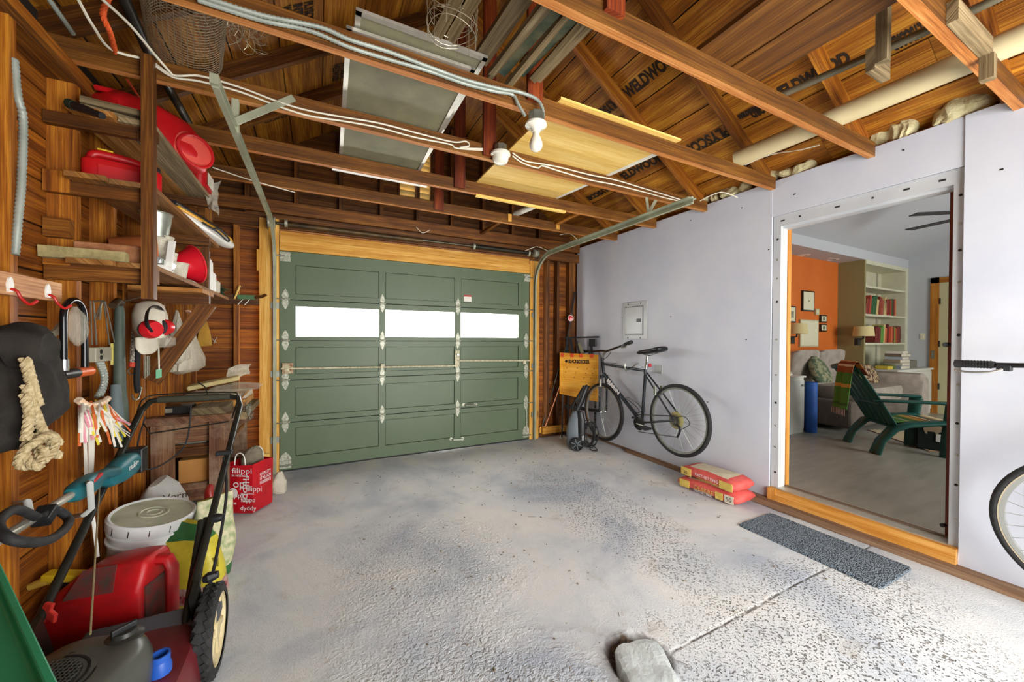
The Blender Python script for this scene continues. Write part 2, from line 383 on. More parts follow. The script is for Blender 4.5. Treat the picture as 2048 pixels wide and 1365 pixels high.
# ---- left wall
wl = thing('wall_left', 'open stud wall of rust-brown boards behind the shelves', 'wall', (XL, 1.6, 0), kind='structure')
z = .05
while z < 2.42:
    h = min(.186, 2.44-z); MB().bb(XL-.02-rnd(0, .004), XL-rnd(0, .003), -1.3, YB, z, z+h-.004).build('board', W_SIDE, wl); z += .19
STUDS = [-.1, .35, .75, 1.15, 1.56, 1.951, 2.353, 2.689, 3.055, 3.405, 3.80, 4.15]
for y in STUDS: MB().bb(XL, -.95, y, y+.038, .04, 2.40).build('stud', W_STUD, wl)
MB().bb(XL, -.95, -1.3, YB, 2.40, 2.443).build('top_plate', W_DARK, wl); MB().bb(XL, -.95, -1.3, YB, 2.443, 2.487).build('top_plate', W_STUD, wl)
MB().bb(XL, -.95, -1.3, YB, 0, .04).build('sill_plate', W_DARK, wl)
# blocks nailed to the second stud under the shelf rails
for z0, z1 in ((1.79, 1.88), (1.60, 1.68), (1.48, 1.55)): MB().bb(-1.035, -.955, 2.315, 2.353, z0+.12, z1+.12).build('cleat', W_STUD, wl)
# ---- back wall with the gable
wb = thing('wall_back', 'gable end wall of horizontal boards around the green door', 'wall', (1, YB, 0), kind='structure')
z = .05
while z < 4.0:
    h = .19; z1 = min(z+h, 4.02)
    def lim(zz): return min(2.13, max(.02, 2.07-(zz-RO-2.59)/SL)) if zz > 2.6 else 2.3
    a, b2 = lim(z), lim(z1)
    if z < 2.3:
        MB().bb(XL-.02, -.40, YB+rnd(0, .003), YB+.02, z, z1-.004).build('board', W_SIDE, wb)
        MB().bb(2.46, 3.36, YB+rnd(0, .003), YB+.02, z, z1-.004).build('board', W_SIDE, wb)
    else:
        o = [(-a, z), (a, z), (b2, z1-.004), (-b2, z1-.004)] if z > 2.6 else [(-2.1, z), (2.3, z), (2.3, z1-.004), (-2.1, z1-.004)]
        m = MB(); segs = [(-9, 9)]
        if 2.85 < z < 3.4: segs = [(-9, -.27), (.12, 9)]
        for s0, s1 in segs:
            c = [(max(s0, min(s1, p[0])), p[1]) for p in o]
            mm = MB(); mm.prism(c, (RX, YB+.02, 0), (1, 0, 0), (0, 0, 1), .02); mm.build('board', W_DARK, wb)
    z += h
for x in (-.705, 2.70, 2.86): MB().bb(x, x+.038, 4.29, YB, .04, 2.34).build('stud', W_STUD if x < 0 else W_DARK, wb)
MB().bb(3.06, 3.16, 4.29, YB, .04, 2.4).build('corner_post', W_DARK, wb)
for x in (-.62, -.22, .18, .58, .97, 1.37, 1.77, 2.17, 2.57): MB().bb(x, x+.038, 4.29, YB, 2.60, rb(x+.02)+.02).build('gable_stud', W_DARK, wb)
MB().bb(-1.04, 3.2, 4.25, 4.29, 2.483, 2.604).build('plate', W_DARK, wb); MB().bb(-1.04, 3.2, 4.26, YB, 2.345, 2.455).build('plate', W_DARK, wb)
MB().bb(-.62, 2.6, 4.30, YB, 2.455, 2.483).build('plate_spacer', W_DARK, wb)
MB().bb(2.54, 3.2, 4.26, YB, .0, .05).build('sill_plate', W_DARK, wb); MB().bb(-1.04, -.50, 4.26, YB, .0, .05).build('sill_plate', W_DARK, wb)
MB().bb(2.60, 2.98, 4.22, 4.29, .05, .13).build('floor_block', W_TRIM, wb)
MB().bb(-.335, 2.41, 4.262, 4.30, 2.25, 2.32).build('header_board', W_TRIM, wb); MB().bb(-.335, 2.41, 4.245, 4.30, 2.134, 2.25).build('header_board', W_TRIM, wb)
MB().bb(-.50, -.342, 4.24, 4.299, 0, 2.42).build('door_post', W_TRIM, wb); MB().bb(2.413, 2.55, 4.24, 4.299, 0, 2.30).build('door_post', W_TRIM, wb)
MB().bb(-.42, -.31, 4.299, 4.325, 0, 2.2).build('light_stop', W_TRIM, wb); MB().bb(2.385, 2.46, 4.299, 4.325, 0, 2.2).build('light_stop', W_TRIM, wb); MB().bb(-.42, 2.46, 4.299, 4.325, 2.11, 2.2).build('light_stop', W_TRIM, wb)  # strips added behind the door edges to close the light gaps
MB().bb(-.52, -.50, 4.24, 4.29, 1.92, 2.12).build('nailer', W_TRIM, wb)
MB().bb(-1.03, -.36, 4.25, 4.29, 1.60, 1.69).build('nailer_rail', W_DARK, wb)
SKIN = mat('light_block_skin', '#2a2018', rough=.95)  # dark skins added behind walls and roof to stop light leaks
MB().bb(XL-.05, XL-.026, -1.34, YB+.06, 0, 2.7).build('outer_light_block', SKIN, wl)
for a in ((-1.1, -.37, 0, 2.3), (2.44, 3.42, 0, 2.3)): MB().bb(a[0], a[1], YB+.024, YB+.04, a[2], a[3]).build('outer_light_block', SKIN, wb)
for a, b2 in (([(-2.3, 2.13), (-.27, 2.13), (-.27, 4.0), (-2.3, 2.65)], 0), ([(.12, 2.13), (2.4, 2.13), (2.4, 2.65), (.12, 4.05)], 0), ([(-.27, 2.13), (.12, 2.13), (.12, 2.84), (-.27, 2.84)], 0), ([(-.27, 3.43), (.12, 3.43), (.12, 4.15), (-.27, 4.1)], 0)):
    MB().prism(a, (RX, YB+.04, 0), (1, 0, 0), (0, 0, 1), .014).build('outer_light_block', SKIN, wb)
# ---- right wall
wr = thing('wall_right', 'white painted wall with the tall doorway into the house', 'wall', (XR, 1.5, 0), kind='structure')
YD0, YD1, ZD0, ZD1 = .750, 1.757, .08, 2.274
MB().bb(XR, XR+.016, YD1+.001, 4.31, .03, 2.55).build('drywall_panel', WALLW, wr)
MB().bb(XR+.004, XR+.016, YD0, YD1, ZD1, 2.55).build('drywall_panel', WALLW, wr)
MB().bb(XR-.006, XR+.016, -1.3, YD0-.001, .03, 2.55).build('drywall_panel', WALLW, wr)
MB().bb(XR+.017, XR+.1, -1.3, 4.36, 2.47, 2.56).build('top_plate', W_STUD, wr)
MB().bb(3.36, 3.38, -1.3, 4.4, 2.3, 2.9).build('frieze_board', W_DARK, wr)
MB().bb(XR+.016, 3.36, 4.32, 4.40, 0, 2.56).build('corner_stud', W_DARK, wr)
MB().bb(XR+.002, XR+.1, 1.76, 4.31, 0, .03).build('bottom_plate', W_SILLD, wr)
MB().bb(3.115, XR, -.6, 1.9, -.005, .042).build('sill_plank', W_SILLD, wr); MB().bb(3.15, XR+.01, 1.9, 3.3, -.01, .03).build('sill_plank', W_SILLD, wr)
MB().bb(3.172, XR+.03, YD0+.004, YD1-.06, .042, .085).build('threshold_board', W_SILL, wr); MB().bb(3.176, XR+.03, YD0+.004, YD1-.03, .085, .128).build('threshold_board', W_SILL, wr)
MB().bb(3.17, XR+.03, YD1-.058, YD1-.004, .042, .13).build('threshold_block', W_SILL, wr)
for (yy, zz) in ((1.78, 2.02), (1.60, 2.40), (1.0, 2.47), (.62, 2.2), (3.42, 1.55), (2.72, 1.53), (2.3, .72), (1.95, 1.3), (2.0, 2.42), (2.5, 2.45), (.4, 2.0)):
    MB().box((XR-.0065 if yy < .75 else XR, yy, zz), (.002, .008+rnd(0, .01), .008)).build('nail_mark', HOLE, wr)
# ---- rear wall behind the camera with its open doorway (not in view, it lets the daylight in)
wq = thing('wall_rear', 'rear wall with a wide open doorway behind the viewer', 'wall', (1, -1.3, 0), kind='structure')
for a in ((XL-.05, OX0, 0, 2.6), (OX1, 3.38, 0, 2.6), (OX0, OX1, OZ, 2.6)): MB().bb(a[0], a[1], -1.34, -1.3, a[2], a[3]).build('panel', W_DARK, wq)
MB().prism([(-2.3, 2.6), (2.3, 2.6), (0, 4.15)], (RX, -1.3, 0), (1, 0, 0), (0, 0, 1), .02).build('gable_panel', W_DARK, wq)
# ---- roof and ceiling frame
ce = thing('ceiling', 'open roof of plywood strips on rafters and ceiling joists', 'ceiling', (RX, 1.5, 2.487), kind='structure')
JY = [-.60, -.007, .585, 1.171, 1.770, 2.360, 2.955, 3.545]
for y in JY:
    m = MB().bb(-1.02, XR-.001, y-.038, y, 2.487, JT); m.mi[0] = 1; m.build('joist', [W_JOIST, W_EDGE], ce)
    yr = y+.002
    for sgn in (-1, 1):
        x0, x1 = RX+sgn*.02, RX+sgn*2.30
        m = MB(); off = RO
        pts = [(x0, rb(x0)), (x1, rb(x1)), (x1, rb(x1)+off), (x0, rb(x0)+off)]
        if sgn < 0: pts = pts[::-1]
        m.prism([(p[0], p[1]) for p in pts], (0, yr+.038, 0), (1, 0, 0), (0, 0, 1), .038)
        # grain along the rafter
        m.uv = [[(m.v[i][0]*1.19, (m.v[i][2]-rb(m.v[i][0]))+m.v[i][1]) for i in f] for f in m.f]
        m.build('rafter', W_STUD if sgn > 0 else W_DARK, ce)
for k, y in enumerate(JY): MB().bb(.955, 1.045, y-.058, y-.038, 2.50 if k > 4 else 2.535, 3.85).build('hanger', W_RED, ce)
MB().bb(RX-.019, RX+.019, -1.3, YB, 3.80, 3.98).build('ridge_board', W_DARK, ce)
ct = math.cos(math.atan(SL)); st = math.sin(math.atan(SL))
STRIP = .305
for sgn in (-1, 1):
    for k in range(9):
        s0, s1 = k*STRIP+.01, min((k+1)*STRIP+.006, 2.30/ct)
        if s1 <= s0: continue
        brk = [-1.3, .2+(k % 3)*.6, 2.64+(k % 2)*.62-.3, YB+.05]
        for y0, y1 in zip(brk, brk[1:]):
            sc = (s0+s1)/2; xc = RX+sgn*sc*ct; zc = rb(RX)-sc*st+RO+.006
            m = MB().box((0, 0, 0), (y1-y0-.002, s1-s0-.005, .012))
            R = Matrix((Vector((0, 1, 0)), Vector((sgn*ct, 0, -st)), Vector((0, 1, 0)).cross(Vector((sgn*ct, 0, -st))))).transposed()
            m.v = [tuple(R @ Vector(p) + Vector((xc, (y0+y1)/2, zc))) for p in m.v]
            m.build('roof_strip', W_ROOF, ce)
for sgn in (-1, 1):
    q = [(RX, rb(RX)+RO+.016), (RX+sgn*2.45, rb(RX+sgn*2.45)+RO+.016), (RX+sgn*2.45, rb(RX+sgn*2.45)+RO+.03), (RX, rb(RX)+RO+.03)]
    if sgn < 0: q = q[::-1]
    MB().prism(q, (0, YB+.06, 0), (1, 0, 0), (0, 0, 1), YB+1.40).build('roof_light_block', SKIN, ce)
# stamped lettering on the plywood
INK = mat('stamp_ink', '#2a1c0c', rough=.8)
def on_roof(s, y, sgn=1, off=.004):
    return Vector((RX+sgn*s*ct, y, rb(RX)-s*st+RO)) - Vector((sgn*st, 0, ct))*off
upR = Vector((-ct, 0, st)); upL = Vector((ct, 0, st))
def roof_pt(u, v):
    "point of the right roof underside seen at a pixel"
    d = FW + RT*((u-1024)/F) - UP*((v-682.5-SY)/F); k = (rb(RX)+RO + SL*RX - CAM.z - SL*CAM.x)/(d.z + SL*d.x); q = CAM+d*k; return q - Vector((st, 0, ct))*.004
for (t, u0, v0, u1, v1, size) in (('WELDWOOD', 1258, 196, 1368, 108, .13), ('WELDWOOD', 1092, 150, 1150, 62, .12), ('PLYSCORD', 1452, 250, 1352, 300, .13), ('PLYSCORD', 1228, 196, 1170, 232, .11), ('WELDWOOD', 1236, 366, 1330, 312, .11), ('PLYSCORD', 1216, 372, 1160, 392, .08), ('WELDWOOD', 1545, 205, 1712, 132, .11), ('PLYSCORD', 1850, 40, 1776, 72, .11), ('WELDWOOD', 1480, 238, 1530, 218, .05), ('PLYSCORD', 1560, 190, 1500, 225, .09)):
    a, b2 = roof_pt(u0, v0), roof_pt(u1, v1); L_ = abs(b2.y-a.y); up_ = upR if b2.y < a.y else -upR
    text('stamp', t, a, (0, -1 if b2.y < a.y else 1, 0), up_, size, INK, ce, fit=L_, bold=.006)
for (s, y) in ((1.35, 2.62), (1.0, 3.3), (1.9, 3.0), (1.6, 3.6), (.8, 2.5)):
    for i, t in enumerate(('PLYSCORD', 'INTERIOR', 'WELDWOOD')): text('stamp', t, on_roof(s+.07*i, y, -1), (0, 1, 0), upL, .08, INK, ce, fit=.22, bold=.004)
# louvred gable vent
lv = thing('gable_vent', 'pale slatted louvre vent high in the gable', 'vent', (.97, 4.36, 2.85))
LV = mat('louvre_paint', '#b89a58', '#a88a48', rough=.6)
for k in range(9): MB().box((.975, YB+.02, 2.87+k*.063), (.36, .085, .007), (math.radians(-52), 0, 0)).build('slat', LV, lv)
for x in (.79, 1.16): MB().bb(x-.012, x+.012, YB-.02, YB+.03, 2.84, 3.42).build('vent_frame', W_DARK, lv)
# cross pieces between joists
MB().bb(2.30, 2.34, 2.96, 3.50, 2.545, 2.585).build('strut', W_STUD, ce); MB().bb(1.72, 1.76, 3.55, 4.25, 2.55, 2.58).build('strut', W_STUD, ce)
for x in (1.74, 2.33): MB().bb(x-.02, x+.02, 3.485, 3.507, 2.50, 2.575).build('scab', W_TRIM, ce)
MB().bb(1.15, 2.04, 2.925, 2.952, 2.468, 2.487).build('scab_strip', W_PLY, ce)
# T-shaped weathered hangers at the right
hb = thing('hanging_cleat', 'weathered L-shaped wooden hanger beside the grey pipe', 'hanger', P(1765, 130, y=.74))
p = P(1765, 130, y=.74)
MB().bb(p.x-.02, p.x+.02, p.y-.02, p.y+.018, p.z+.01, 3.25).build('upright', W_GREY, hb); MB().bb(p.x-.02, p.x+.13, p.y+.018, p.y+.05, p.z-.01, p.z+.09).build('foot', W_GREY, hb)
hb2 = thing('joist_cleat', 'weathered cleat nailed across the nearest joist end', 'hanger', (2.6, .56, 2.5))
a, b2 = P(1905, 30, y=.53), P(1975, 100, y=.53); MB().bb(a.x, b2.x, .515, .546, b2.z-.035, b2.z+.045).build('bar', W_GREY, hb2); MB().bb(b2.x-.035, b2.x+.005, .505, .546, P(1970, 160, y=.53).z, b2.z-.034).build('drop', W_GREY, hb2)
# ---- the house room behind the doorway
XF, YS, YO, ZF = 9.1, 2.76, 3.10, .10; ZSO = 2.549
ROOMW = mat('grey_room_paint', '#b9bcc0', rough=.7); ORANGE = mat('orange_wall_paint', '#c8641c', '#cf6c22', scale=2, rough=.7)
def cz(y): return 2.693+.54*(2.76-y) if y > .3 else 4.0214+.54*(y-.3)
fr_ = MB().bb(3.33, XF, -1.75, 3.2, ZF-.05, ZF)
tag(fr_.build('floor', mat('house_floor', '#8d8c80', '#9b9a8e', scale=2.5, rough=.32, stretch=(1, 6, 1)), None), 'smooth grey floor of the room beyond the doorway', 'floor', kind='structure')
m = MB(); m.bb(XF, XF+.03, -1.75, 3.2, ZF, 4.1); tag(m.build('wall_far', ROOMW), 'pale grey end wall of the room beyond', 'wall', kind='structure')
m = MB(); m.bb(3.38, XF, YO, YO+.03, ZF, 2.75); tag(m.build('wall_orange', ORANGE), 'orange wall with framed pictures in the room beyond', 'wall', kind='structure')
ws = thing('wall_window', 'window wall of the room beyond, out of view', 'wall', (5.4, -1.75, 0), kind='structure')
for a in ((3.38, 5.2, ZF, 3.1), (7.4, XF, ZF, 3.1), (5.2, 7.4, ZF, .8), (5.2, 7.4, 2.2, 3.1)): MB().bb(a[0], a[1], -1.78, -1.75, a[2], a[3]).build('panel', ROOMW, ws)
wi = thing('wall_partition', 'room side of the partition wall', 'wall', (3.37, 1.5, 0), kind='structure')
for a in ((-1.75, YD0+.02, ZF, 4.1), (YD1-.01, 3.13, ZF, 4.1), (YD0+.02, YD1-.01, 2.25, 4.1)): MB().bb(3.381, 3.395, a[0], a[1], a[2], a[3]).build('panel', ROOMW, wi)
m = MB(); CEILP = mat('room_ceiling_paint', '#b4b7bc', rough=.75)
m.prism([(-1.8, cz(-1.8)), (.3, cz(.3)), (2.80, cz(2.80)), (2.80, cz(2.80)+.04), (.3, cz(.3)+.05), (-1.8, cz(-1.8)+.05)], (3.38, 0, 0), (0, 1, 0), (0, 0, 1), XF-3.36)
tag(m.build('ceiling', CEILP), 'vaulted pale grey ceiling of the room beyond', 'ceiling', kind='structure')
so = MB(); so.bb(3.38, XF, YS, YO, ZSO, 2.76); so = so.build('ceiling_soffit', ROOMW); tag(so, 'dropped soffit along the orange wall with two downlights', 'ceiling', kind='structure')
WM[so.name] = Matrix.Translation(so.location)
for k, (u, v) in enumerate(((1606, 511), (1664, 520))):
    p = P(u, v, z=ZSO); MB().lathe([(.09, 0), (.07, -.006), (.05, -.004), (.05, .001)], 20, Matrix.Translation(p)).build('downlight', WHITE, so, smooth=True)
# ---- steel door frame in the doorway
df = thing('door_2', 'white bolted steel frame of the doorway to the house', 'doorway', (XR, 1.25, 0), kind='structure')
xf = 3.222
MB().bb(xf, xf+.03, YD0, YD1, ZD1-.085, ZD1).build('head_plate', FRAMEW, df)
MB().bb(xf, xf+.03, YD1-.055, YD1, .128, ZD1-.085).build('jamb_plate', FRAMEW, df); MB().bb(xf, xf+.03, YD0, YD0+.045, .11, ZD1-.085).build('jamb_plate', FRAMEW, df)
MB().bb(xf+.03, 3.31, YD1-.057, YD1-.03, .128, ZD1-.1).build('jamb_return', mat('white_return_paint', '#cfcfcb', rough=.5), df); MB().bb(xf+.03, 3.31, YD0+.02, YD0+.04, .128, ZD1-.1).build('jamb_return', FRAMEW, df)
MB().bb(xf+.03, 3.33, YD0+.02, YD1-.03, ZD1-.1, ZD1-.08).build('head_return', FRAMEW, df)
REDW = wood('dark_red_jamb', '#3d1208', '#66230f', '#8a3a1a', knots=0)
MB().bb(3.315, 3.36, YD0+.03, YD0+.082, .128, 2.2).build('door_edge', REDW, df); MB().bb(3.315, 3.36, YD1-.062, YD1-.04, .128, 2.19).build('wood_stop', W_SILL, df)
MB().bb(XR+.005, 3.36, YD0+.045, YD1-.05, .122, .134).build('threshold_plate', ALU, df); MB().bb(3.3, 3.33, YD0+.045, YD1-.05, .134, .142).build('threshold_track', mat('track_brown', '#6a5646', rough=.5), df)
for yy in (1.69, 1.57, 1.34, 1.15, .99, .84): MB().box((xf, yy, ZD1-.045), (.004, .028 if yy not in (1.57, 1.15) else .01, .011)).build('slot_hole', HOLE, df)
for k, zz in enumerate((2.09, 1.93, 1.78, 1.6, 1.3, 1.02, .8, .62, .45, .25)):
    MB().lathe([(.009, -.003), (.007, .0)], 8, axis_frame((xf-.003, YD1-.032, zz), (-1, 0, 0))).build('bolt', STEEL if k % 3 else HOLE, df)
    MB().lathe([(.008, -.003), (.006, .001)], 8, axis_frame((xf-.003, YD0+.018, zz+.03), (-1, 0, 0))).build('bolt', ALU if k % 2 else HOLE, df)
MB().tube([(3.30, YD0+.09, 1.275), (3.335, YD0+.075, 1.275)], .014, 10).build('door_knob', BLACK, df, smooth=True)
MB().tube([(3.30, YD0+.09, .20), (3.335, YD0+.078, .20)], .012, 10).build('floor_bolt', BLACK, df, smooth=True)
# ================================================================ overhead garage door
YDR = 4.255; DX0, DX1, DH = -.336, 2.407, 2.134
GREEN = mat('green_door_paint', '#55664c', '#5d6d54', scale=1.5, rough=.45, bump=.05, bscale=25)
HINGE = mat('whitish_hinge', '#c9ccba', '#8f9080', scale=60, rough=.45, metal=.3)
CREAM = mat('cream_painted_rod', '#d8d3b4', '#a89f80', scale=40, rough=.5)
gd = thing('door_1', 'green five-section overhead garage door with three long windows', 'garage door', ((DX0+DX1)/2, YDR, 0), kind='structure')
cols = [tuple(P(u, 700, y=YDR).x for u in c) for c in ((591.4, 758), (771, 909.3), (921.6, 1036.8))]
seams = [P(560, v, y=YDR).z for v in (944, 847, 762, 682, 599)] + [DH]; seams[0] = .0
pz = [(P(592, 913, y=YDR).z, P(592, 856, y=YDR).z), (P(592, 832.6, y=YDR).z, P(592, 776, y=YDR).z), (P(592, 749, y=YDR).z, P(592, 695, y=YDR).z), (P(592, 673, y=YDR).z, P(592, 613, y=YDR).z), (P(592, 589, y=YDR).z, P(592, 531, y=YDR).z)]
GLASS = mat('clear_glass', (1, 1, 1, 1), rough=.02, trans=1, ior=1.01)
for k in range(5):
    z0, z1 = seams[k]+(.004 if k else .012), seams[k+1]-.004; a, b2 = pz[k]
    m = MB(); y0, y1 = YDR, YDR+.042
    m.bb(DX0, DX1, y0, y1, z0, a); m.bb(DX0, DX1, y0, y1, b2, z1)
    xs_ = [DX0, cols[0][0], cols[0][1], cols[1][0], cols[1][1], cols[2][0], cols[2][1], DX1]
    for i in range(0, 8, 2): m.bb(xs_[i], xs_[i+1], y0, y1, a, b2)
    sec = m.build('section', GREEN, gd)
    for c in cols:
        if k == 3: MB().bb(c[0], c[1], y0+.018, y0+.022, a, b2).build('window_pane', GLASS, sec)
        else:
            q = MB(); q.bb(c[0], c[1], y0+.03, y0+.038, a, b2); q.bb(c[0]+.005, c[1]-.005, y0+.007, y0+.031, a+.005, b2-.005); q.build('panel', GREEN, sec)
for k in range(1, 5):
    MB().bb(DX0, DX1, YDR+.02, YDR+.04, seams[k]-.006, seams[k]+.006).build('seam_strip', mat('seam_shade', '#20261c', rough=.9) if k == 1 else bpy.data.materials['seam_shade'], gd)  # dark green strip puts the shade of the section seams into colour
MB().bb(DX0, DX1, YDR-.004, YDR+.046, 0, .014).build('bottom_seal', RUBBER, gd)
# hinges: leaf shapes with a pin
def hinge(x, z, wide=1.0):
    h = MB(); out = [(-.022, .012), (.022, .012), (.03, .035), (.022, .06), (.01, .085), (0, .1), (-.01, .085), (-.022, .06), (-.03, .035)]
    for s in (1, -1):
        o = [(a*wide, b2*s) for a, b2 in out]
        if s < 0: o = o[::-1]
        h.prism(o, (x, YDR-.001, z), (1, 0, 0), (0, 0, 1), .004)
    h.tube([(x-.04*wide, YDR-.012, z), (x+.04*wide, YDR-.012, z)], .009, 8); h.box((x, YDR-.006, z), (.05*wide, .014, .02))
    return h
hx = [DX0+.045, (cols[0][1]+cols[1][0])/2, (cols[1][1]+cols[2][0])/2, DX1-.04]
for k in range(1, 5):
    for i, x in enumerate(hx):
        if k == 1 and i == 3: pass
        h = hinge(x, seams[k]+.005, 1.0 if i in (0, 3) else .8).build('hinge', HINGE, gd, smooth=True)
        if i in (0, 3):
            s = -1 if i == 0 else 1
            MB().tube([(x, YDR-.014, seams[k]+.005), (x+s*.10, YDR-.022, seams[k]+.005)], .006, 8).build('roller_stem', STEEL, h)
for x, s in ((DX0+.045, -1), (DX1-.035, 1)):
    m = MB(); m.bb(x-.045, x+.045, YDR-.012, YDR, DH-.04, DH-.015); m.bb(x-.045, x+.045, YDR-.012, YDR, DH-.105, DH-.065); m.bb(x-.035, x+.04, YDR-.02, YDR, DH-.066, DH-.04)
    t = m.build('top_bracket', HINGE, gd); MB().tube([(x, YDR-.02, DH-.055), (x+s*.10, YDR-.024, DH-.055)], .006, 8).build('roller_stem', STEEL, t)
    m = MB(); m.prism([(-.05, 0), (.05, 0), (.05, .09), (.03, .13), (0, .16), (-.03, .13), (-.05, .09)], (x, YDR, .03), (1, 0, 0), (0, 0, 1), .006)
    t = m.build('bottom_bracket', HINGE, gd); MB().tube([(x-.05, YDR-.015, .06), (x+.06, YDR-.015, .06)], .009, 8).build('bracket_pin', STEEL, t)
MB().tube([(DX1-.035, YDR-.014, .12), (DX1-.035, YDR-.014, .50)], .008, 6).build('side_rod', HINGE, gd)
# lock rods, cream painted
za, zb_ = P(562, 738, y=YDR-.03).z, P(915, 732, y=YDR-.03).z; xm = P(915, 722, y=YDR-.03).x
zr = P(915, 722, y=YDR-.03).z
MB().tube([(DX0+.01, YDR-.028, za), (xm-.02, YDR-.028, zb_)], .009, 8).build('lock_rod', CREAM, gd, smooth=True)
MB().tube([(xm, YDR-.028, zr), (DX1-.005, YDR-.028, P(1056, 722, y=YDR-.03).z)], .009, 8).build('lock_rod', CREAM, gd, smooth=True)
lk = MB().bb(xm-.03, xm+.025, YDR-.03, YDR, zb_-.02, zr+.12).build('lock_case', CREAM, gd, bevel=.004)
MB().tube([(xm, YDR-.03, zr+.07), (xm, YDR-.05, zr+.07)], .014, 10).build('lock_cylinder', STEEL, lk)
for x in (DX0+.06, hx[1], DX1-.08): MB().bb(x-.02, x+.02, YDR-.038, YDR, za-.022, za+.022).build('rod_guide', CREAM, gd, bevel=.003)
MB().bb(DX0+.02, DX0+.11, YDR-.035, YDR, za-.05, za+.055).build('lock_keeper', mat('rusty_plate', '#8b5a34', '#c9c2a4', scale=35, rough=.7), gd, bevel=.003)
for (ua, ub, v) in ((929, 953, 811), (904, 927, 880)):
    a, b2 = P(ua, v, y=YDR-.03), P(ub, v-1, y=YDR-.03)
    h = MB().tube([(a.x+.01, YDR-.004, a.z), (a.x+.012, YDR-.045, a.z), (b2.x-.012, YDR-.045, b2.z), (b2.x-.01, YDR-.004, b2.z)], .008, 8).build('lift_handle', STEEL, gd, smooth=True)
    for p in (a, b2): MB().lathe([(.02, 0), (.022, .003), (.012, .006)], 12, axis_frame((p.x, YDR, p.z), (0, -1, 0))).build('handle_foot', HINGE, h)
a = P(928, 590, y=YDR-.002); b2 = P(943, 604, y=YDR-.002)
lb = MB().bb(a.x, b2.x, YDR-.0015, YDR+.015, b2.z, a.z).build('warning_sticker', mat('sticker_white', '#e6e2d6', rough=.5), gd)
MB().bb(a.x, b2.x, YDR-.0022, YDR-.001, a.z-.02, a.z).build('sticker_band', mat('sticker_red', '#b23a34', rough=.5), lb)
# ---- tracks
def track(name, label, x, s, yend, zt):
    t = thing(name, label, 'door track', (x, 4.2, 0), group=None)
    pts = [(x, 4.215, .0), (x, 4.215, .8), (x, 4.215, zt-.42)]
    R = .36
    for k in range(9):
        a = k/8*math.pi/2; pts.append((x, 4.215-R+R*math.cos(a), zt-R+R*math.sin(a)))
    pts += [(x, yend, zt)]
    m = MB(); prof = [(-.026, -.012), (.026, -.012), (.026, .012), (.018, .012), (.018, -.006), (-.018, -.006), (-.018, .012), (-.026, .012)]
    rings = []
    for i, p in enumerate(pts):
        tg = (Vector(pts[min(i+1, len(pts)-1)])-Vector(pts[max(i-1, 0)])).normalized(); ex = Vector((s, 0, 0)); ey = tg.cross(ex)
        rings.append([Vector(p)+ex*b_+ey*a_ for a_, b_ in prof])
    m.loft(rings); m.build('rail', TRACK, t)
    for zz in (.32, .95, 1.6): MB().bb(x+s*.0-.035, x+.035, 4.225, 4.236, zz-.03, zz+.03).build('bracket', STEEL, t)
    return t
tl = track('door_track', 'door track along the shelves on the left, hung from a joist', -.375, 1, 1.92, 2.33)
p = Vector((-.375, 2.35, 2.40))
MB().box((-.375, 2.34, 2.44), (.03, .03, .24)).build('hanger_strap', TRACK, tl)
MB().beam((-.37, 2.30, 2.36), (-.12, 2.316, 2.56), .035, .004, up=(0, 1, 0)).build('brace', TRACK, tl)
MB().bb(-.39, -.36, 1.90, 1.93, 2.31, 2.35).build('end_plate', TRACK, tl)
tr = track('door_track', 'door track beside the white wall, running from door to joists', 2.47, -1, 1.914, 2.335)
MB().bb(2.425, 2.51, 1.914, 3.85, 2.345, 2.352).build('angle_iron', TRACK, tr)
MB().beam((2.47, 2.335, 2.35), (2.43, 2.335, 2.56), .03, .004, up=(0, 1, 0)).build('hanger_strap', TRACK, tr); MB().beam((2.47, 2.345, 2.35), (2.60, 2.345, 2.54), .03, .004, up=(0, 1, 0)).build('hanger_strap', TRACK, tr)
# ---- torsion shaft and springs over the door
ts = thing('torsion_shaft', 'dark torsion spring shaft with cable drums above the green door', 'spring', (1.03, 4.19, 2.33))
zl, zrr = 2.372, 2.385
MB().tube([(-.42, 4.19, zl), (2.52, 4.19, zrr)], .013, 10).build('shaft', mat('oily_steel', '#4a4538', rough=.4, metal=.7), ts)
spm = mat('dark_spring_steel', '#2c2a22', '#3d392d', rough=.45, metal=.6)
for x0, x1 in ((-.28, 1.02), (1.62, 2.36)):
    m = MB()
    pts = [(x0+(x1-x0)*i/24, 4.19, zl+(zrr-zl)*((x0+.42)/2.94)) for i in range(25)]
    m.tube(pts, [.028 if i % 2 else .025 for i in range(25)], 10); m.build('spring', spm if x0 > 1 else mat('brown_spring_steel', '#5f4a2c', '#3d3020', rough=.5, metal=.5), ts, smooth=True)
for x in (1.62, 2.36, -.28): MB().lathe([(.034, -.012), (.034, .012)], 14, axis_frame((x, 4.19, zl+.006), (1, 0, 0))).build('spring_cone', HINGE, ts)
for x in (-.40, 2.46):
    MB().lathe([(.045, -.03), (.052, -.026), (.047, -.02), (.047, .02), (.055, .026), (.05, .032)], 18, axis_frame((x, 4.19, zl if x < 0 else zrr), (1, 0, 0))).build('cable_drum', HINGE, ts, smooth=True)
    MB().bb(x-.03 if x < 0 else x+.02, x-.024 if x < 0 else x+.026, 4.14, 4.235, zl-.06, zl+.06).build('bearing_plate', STEEL, ts)
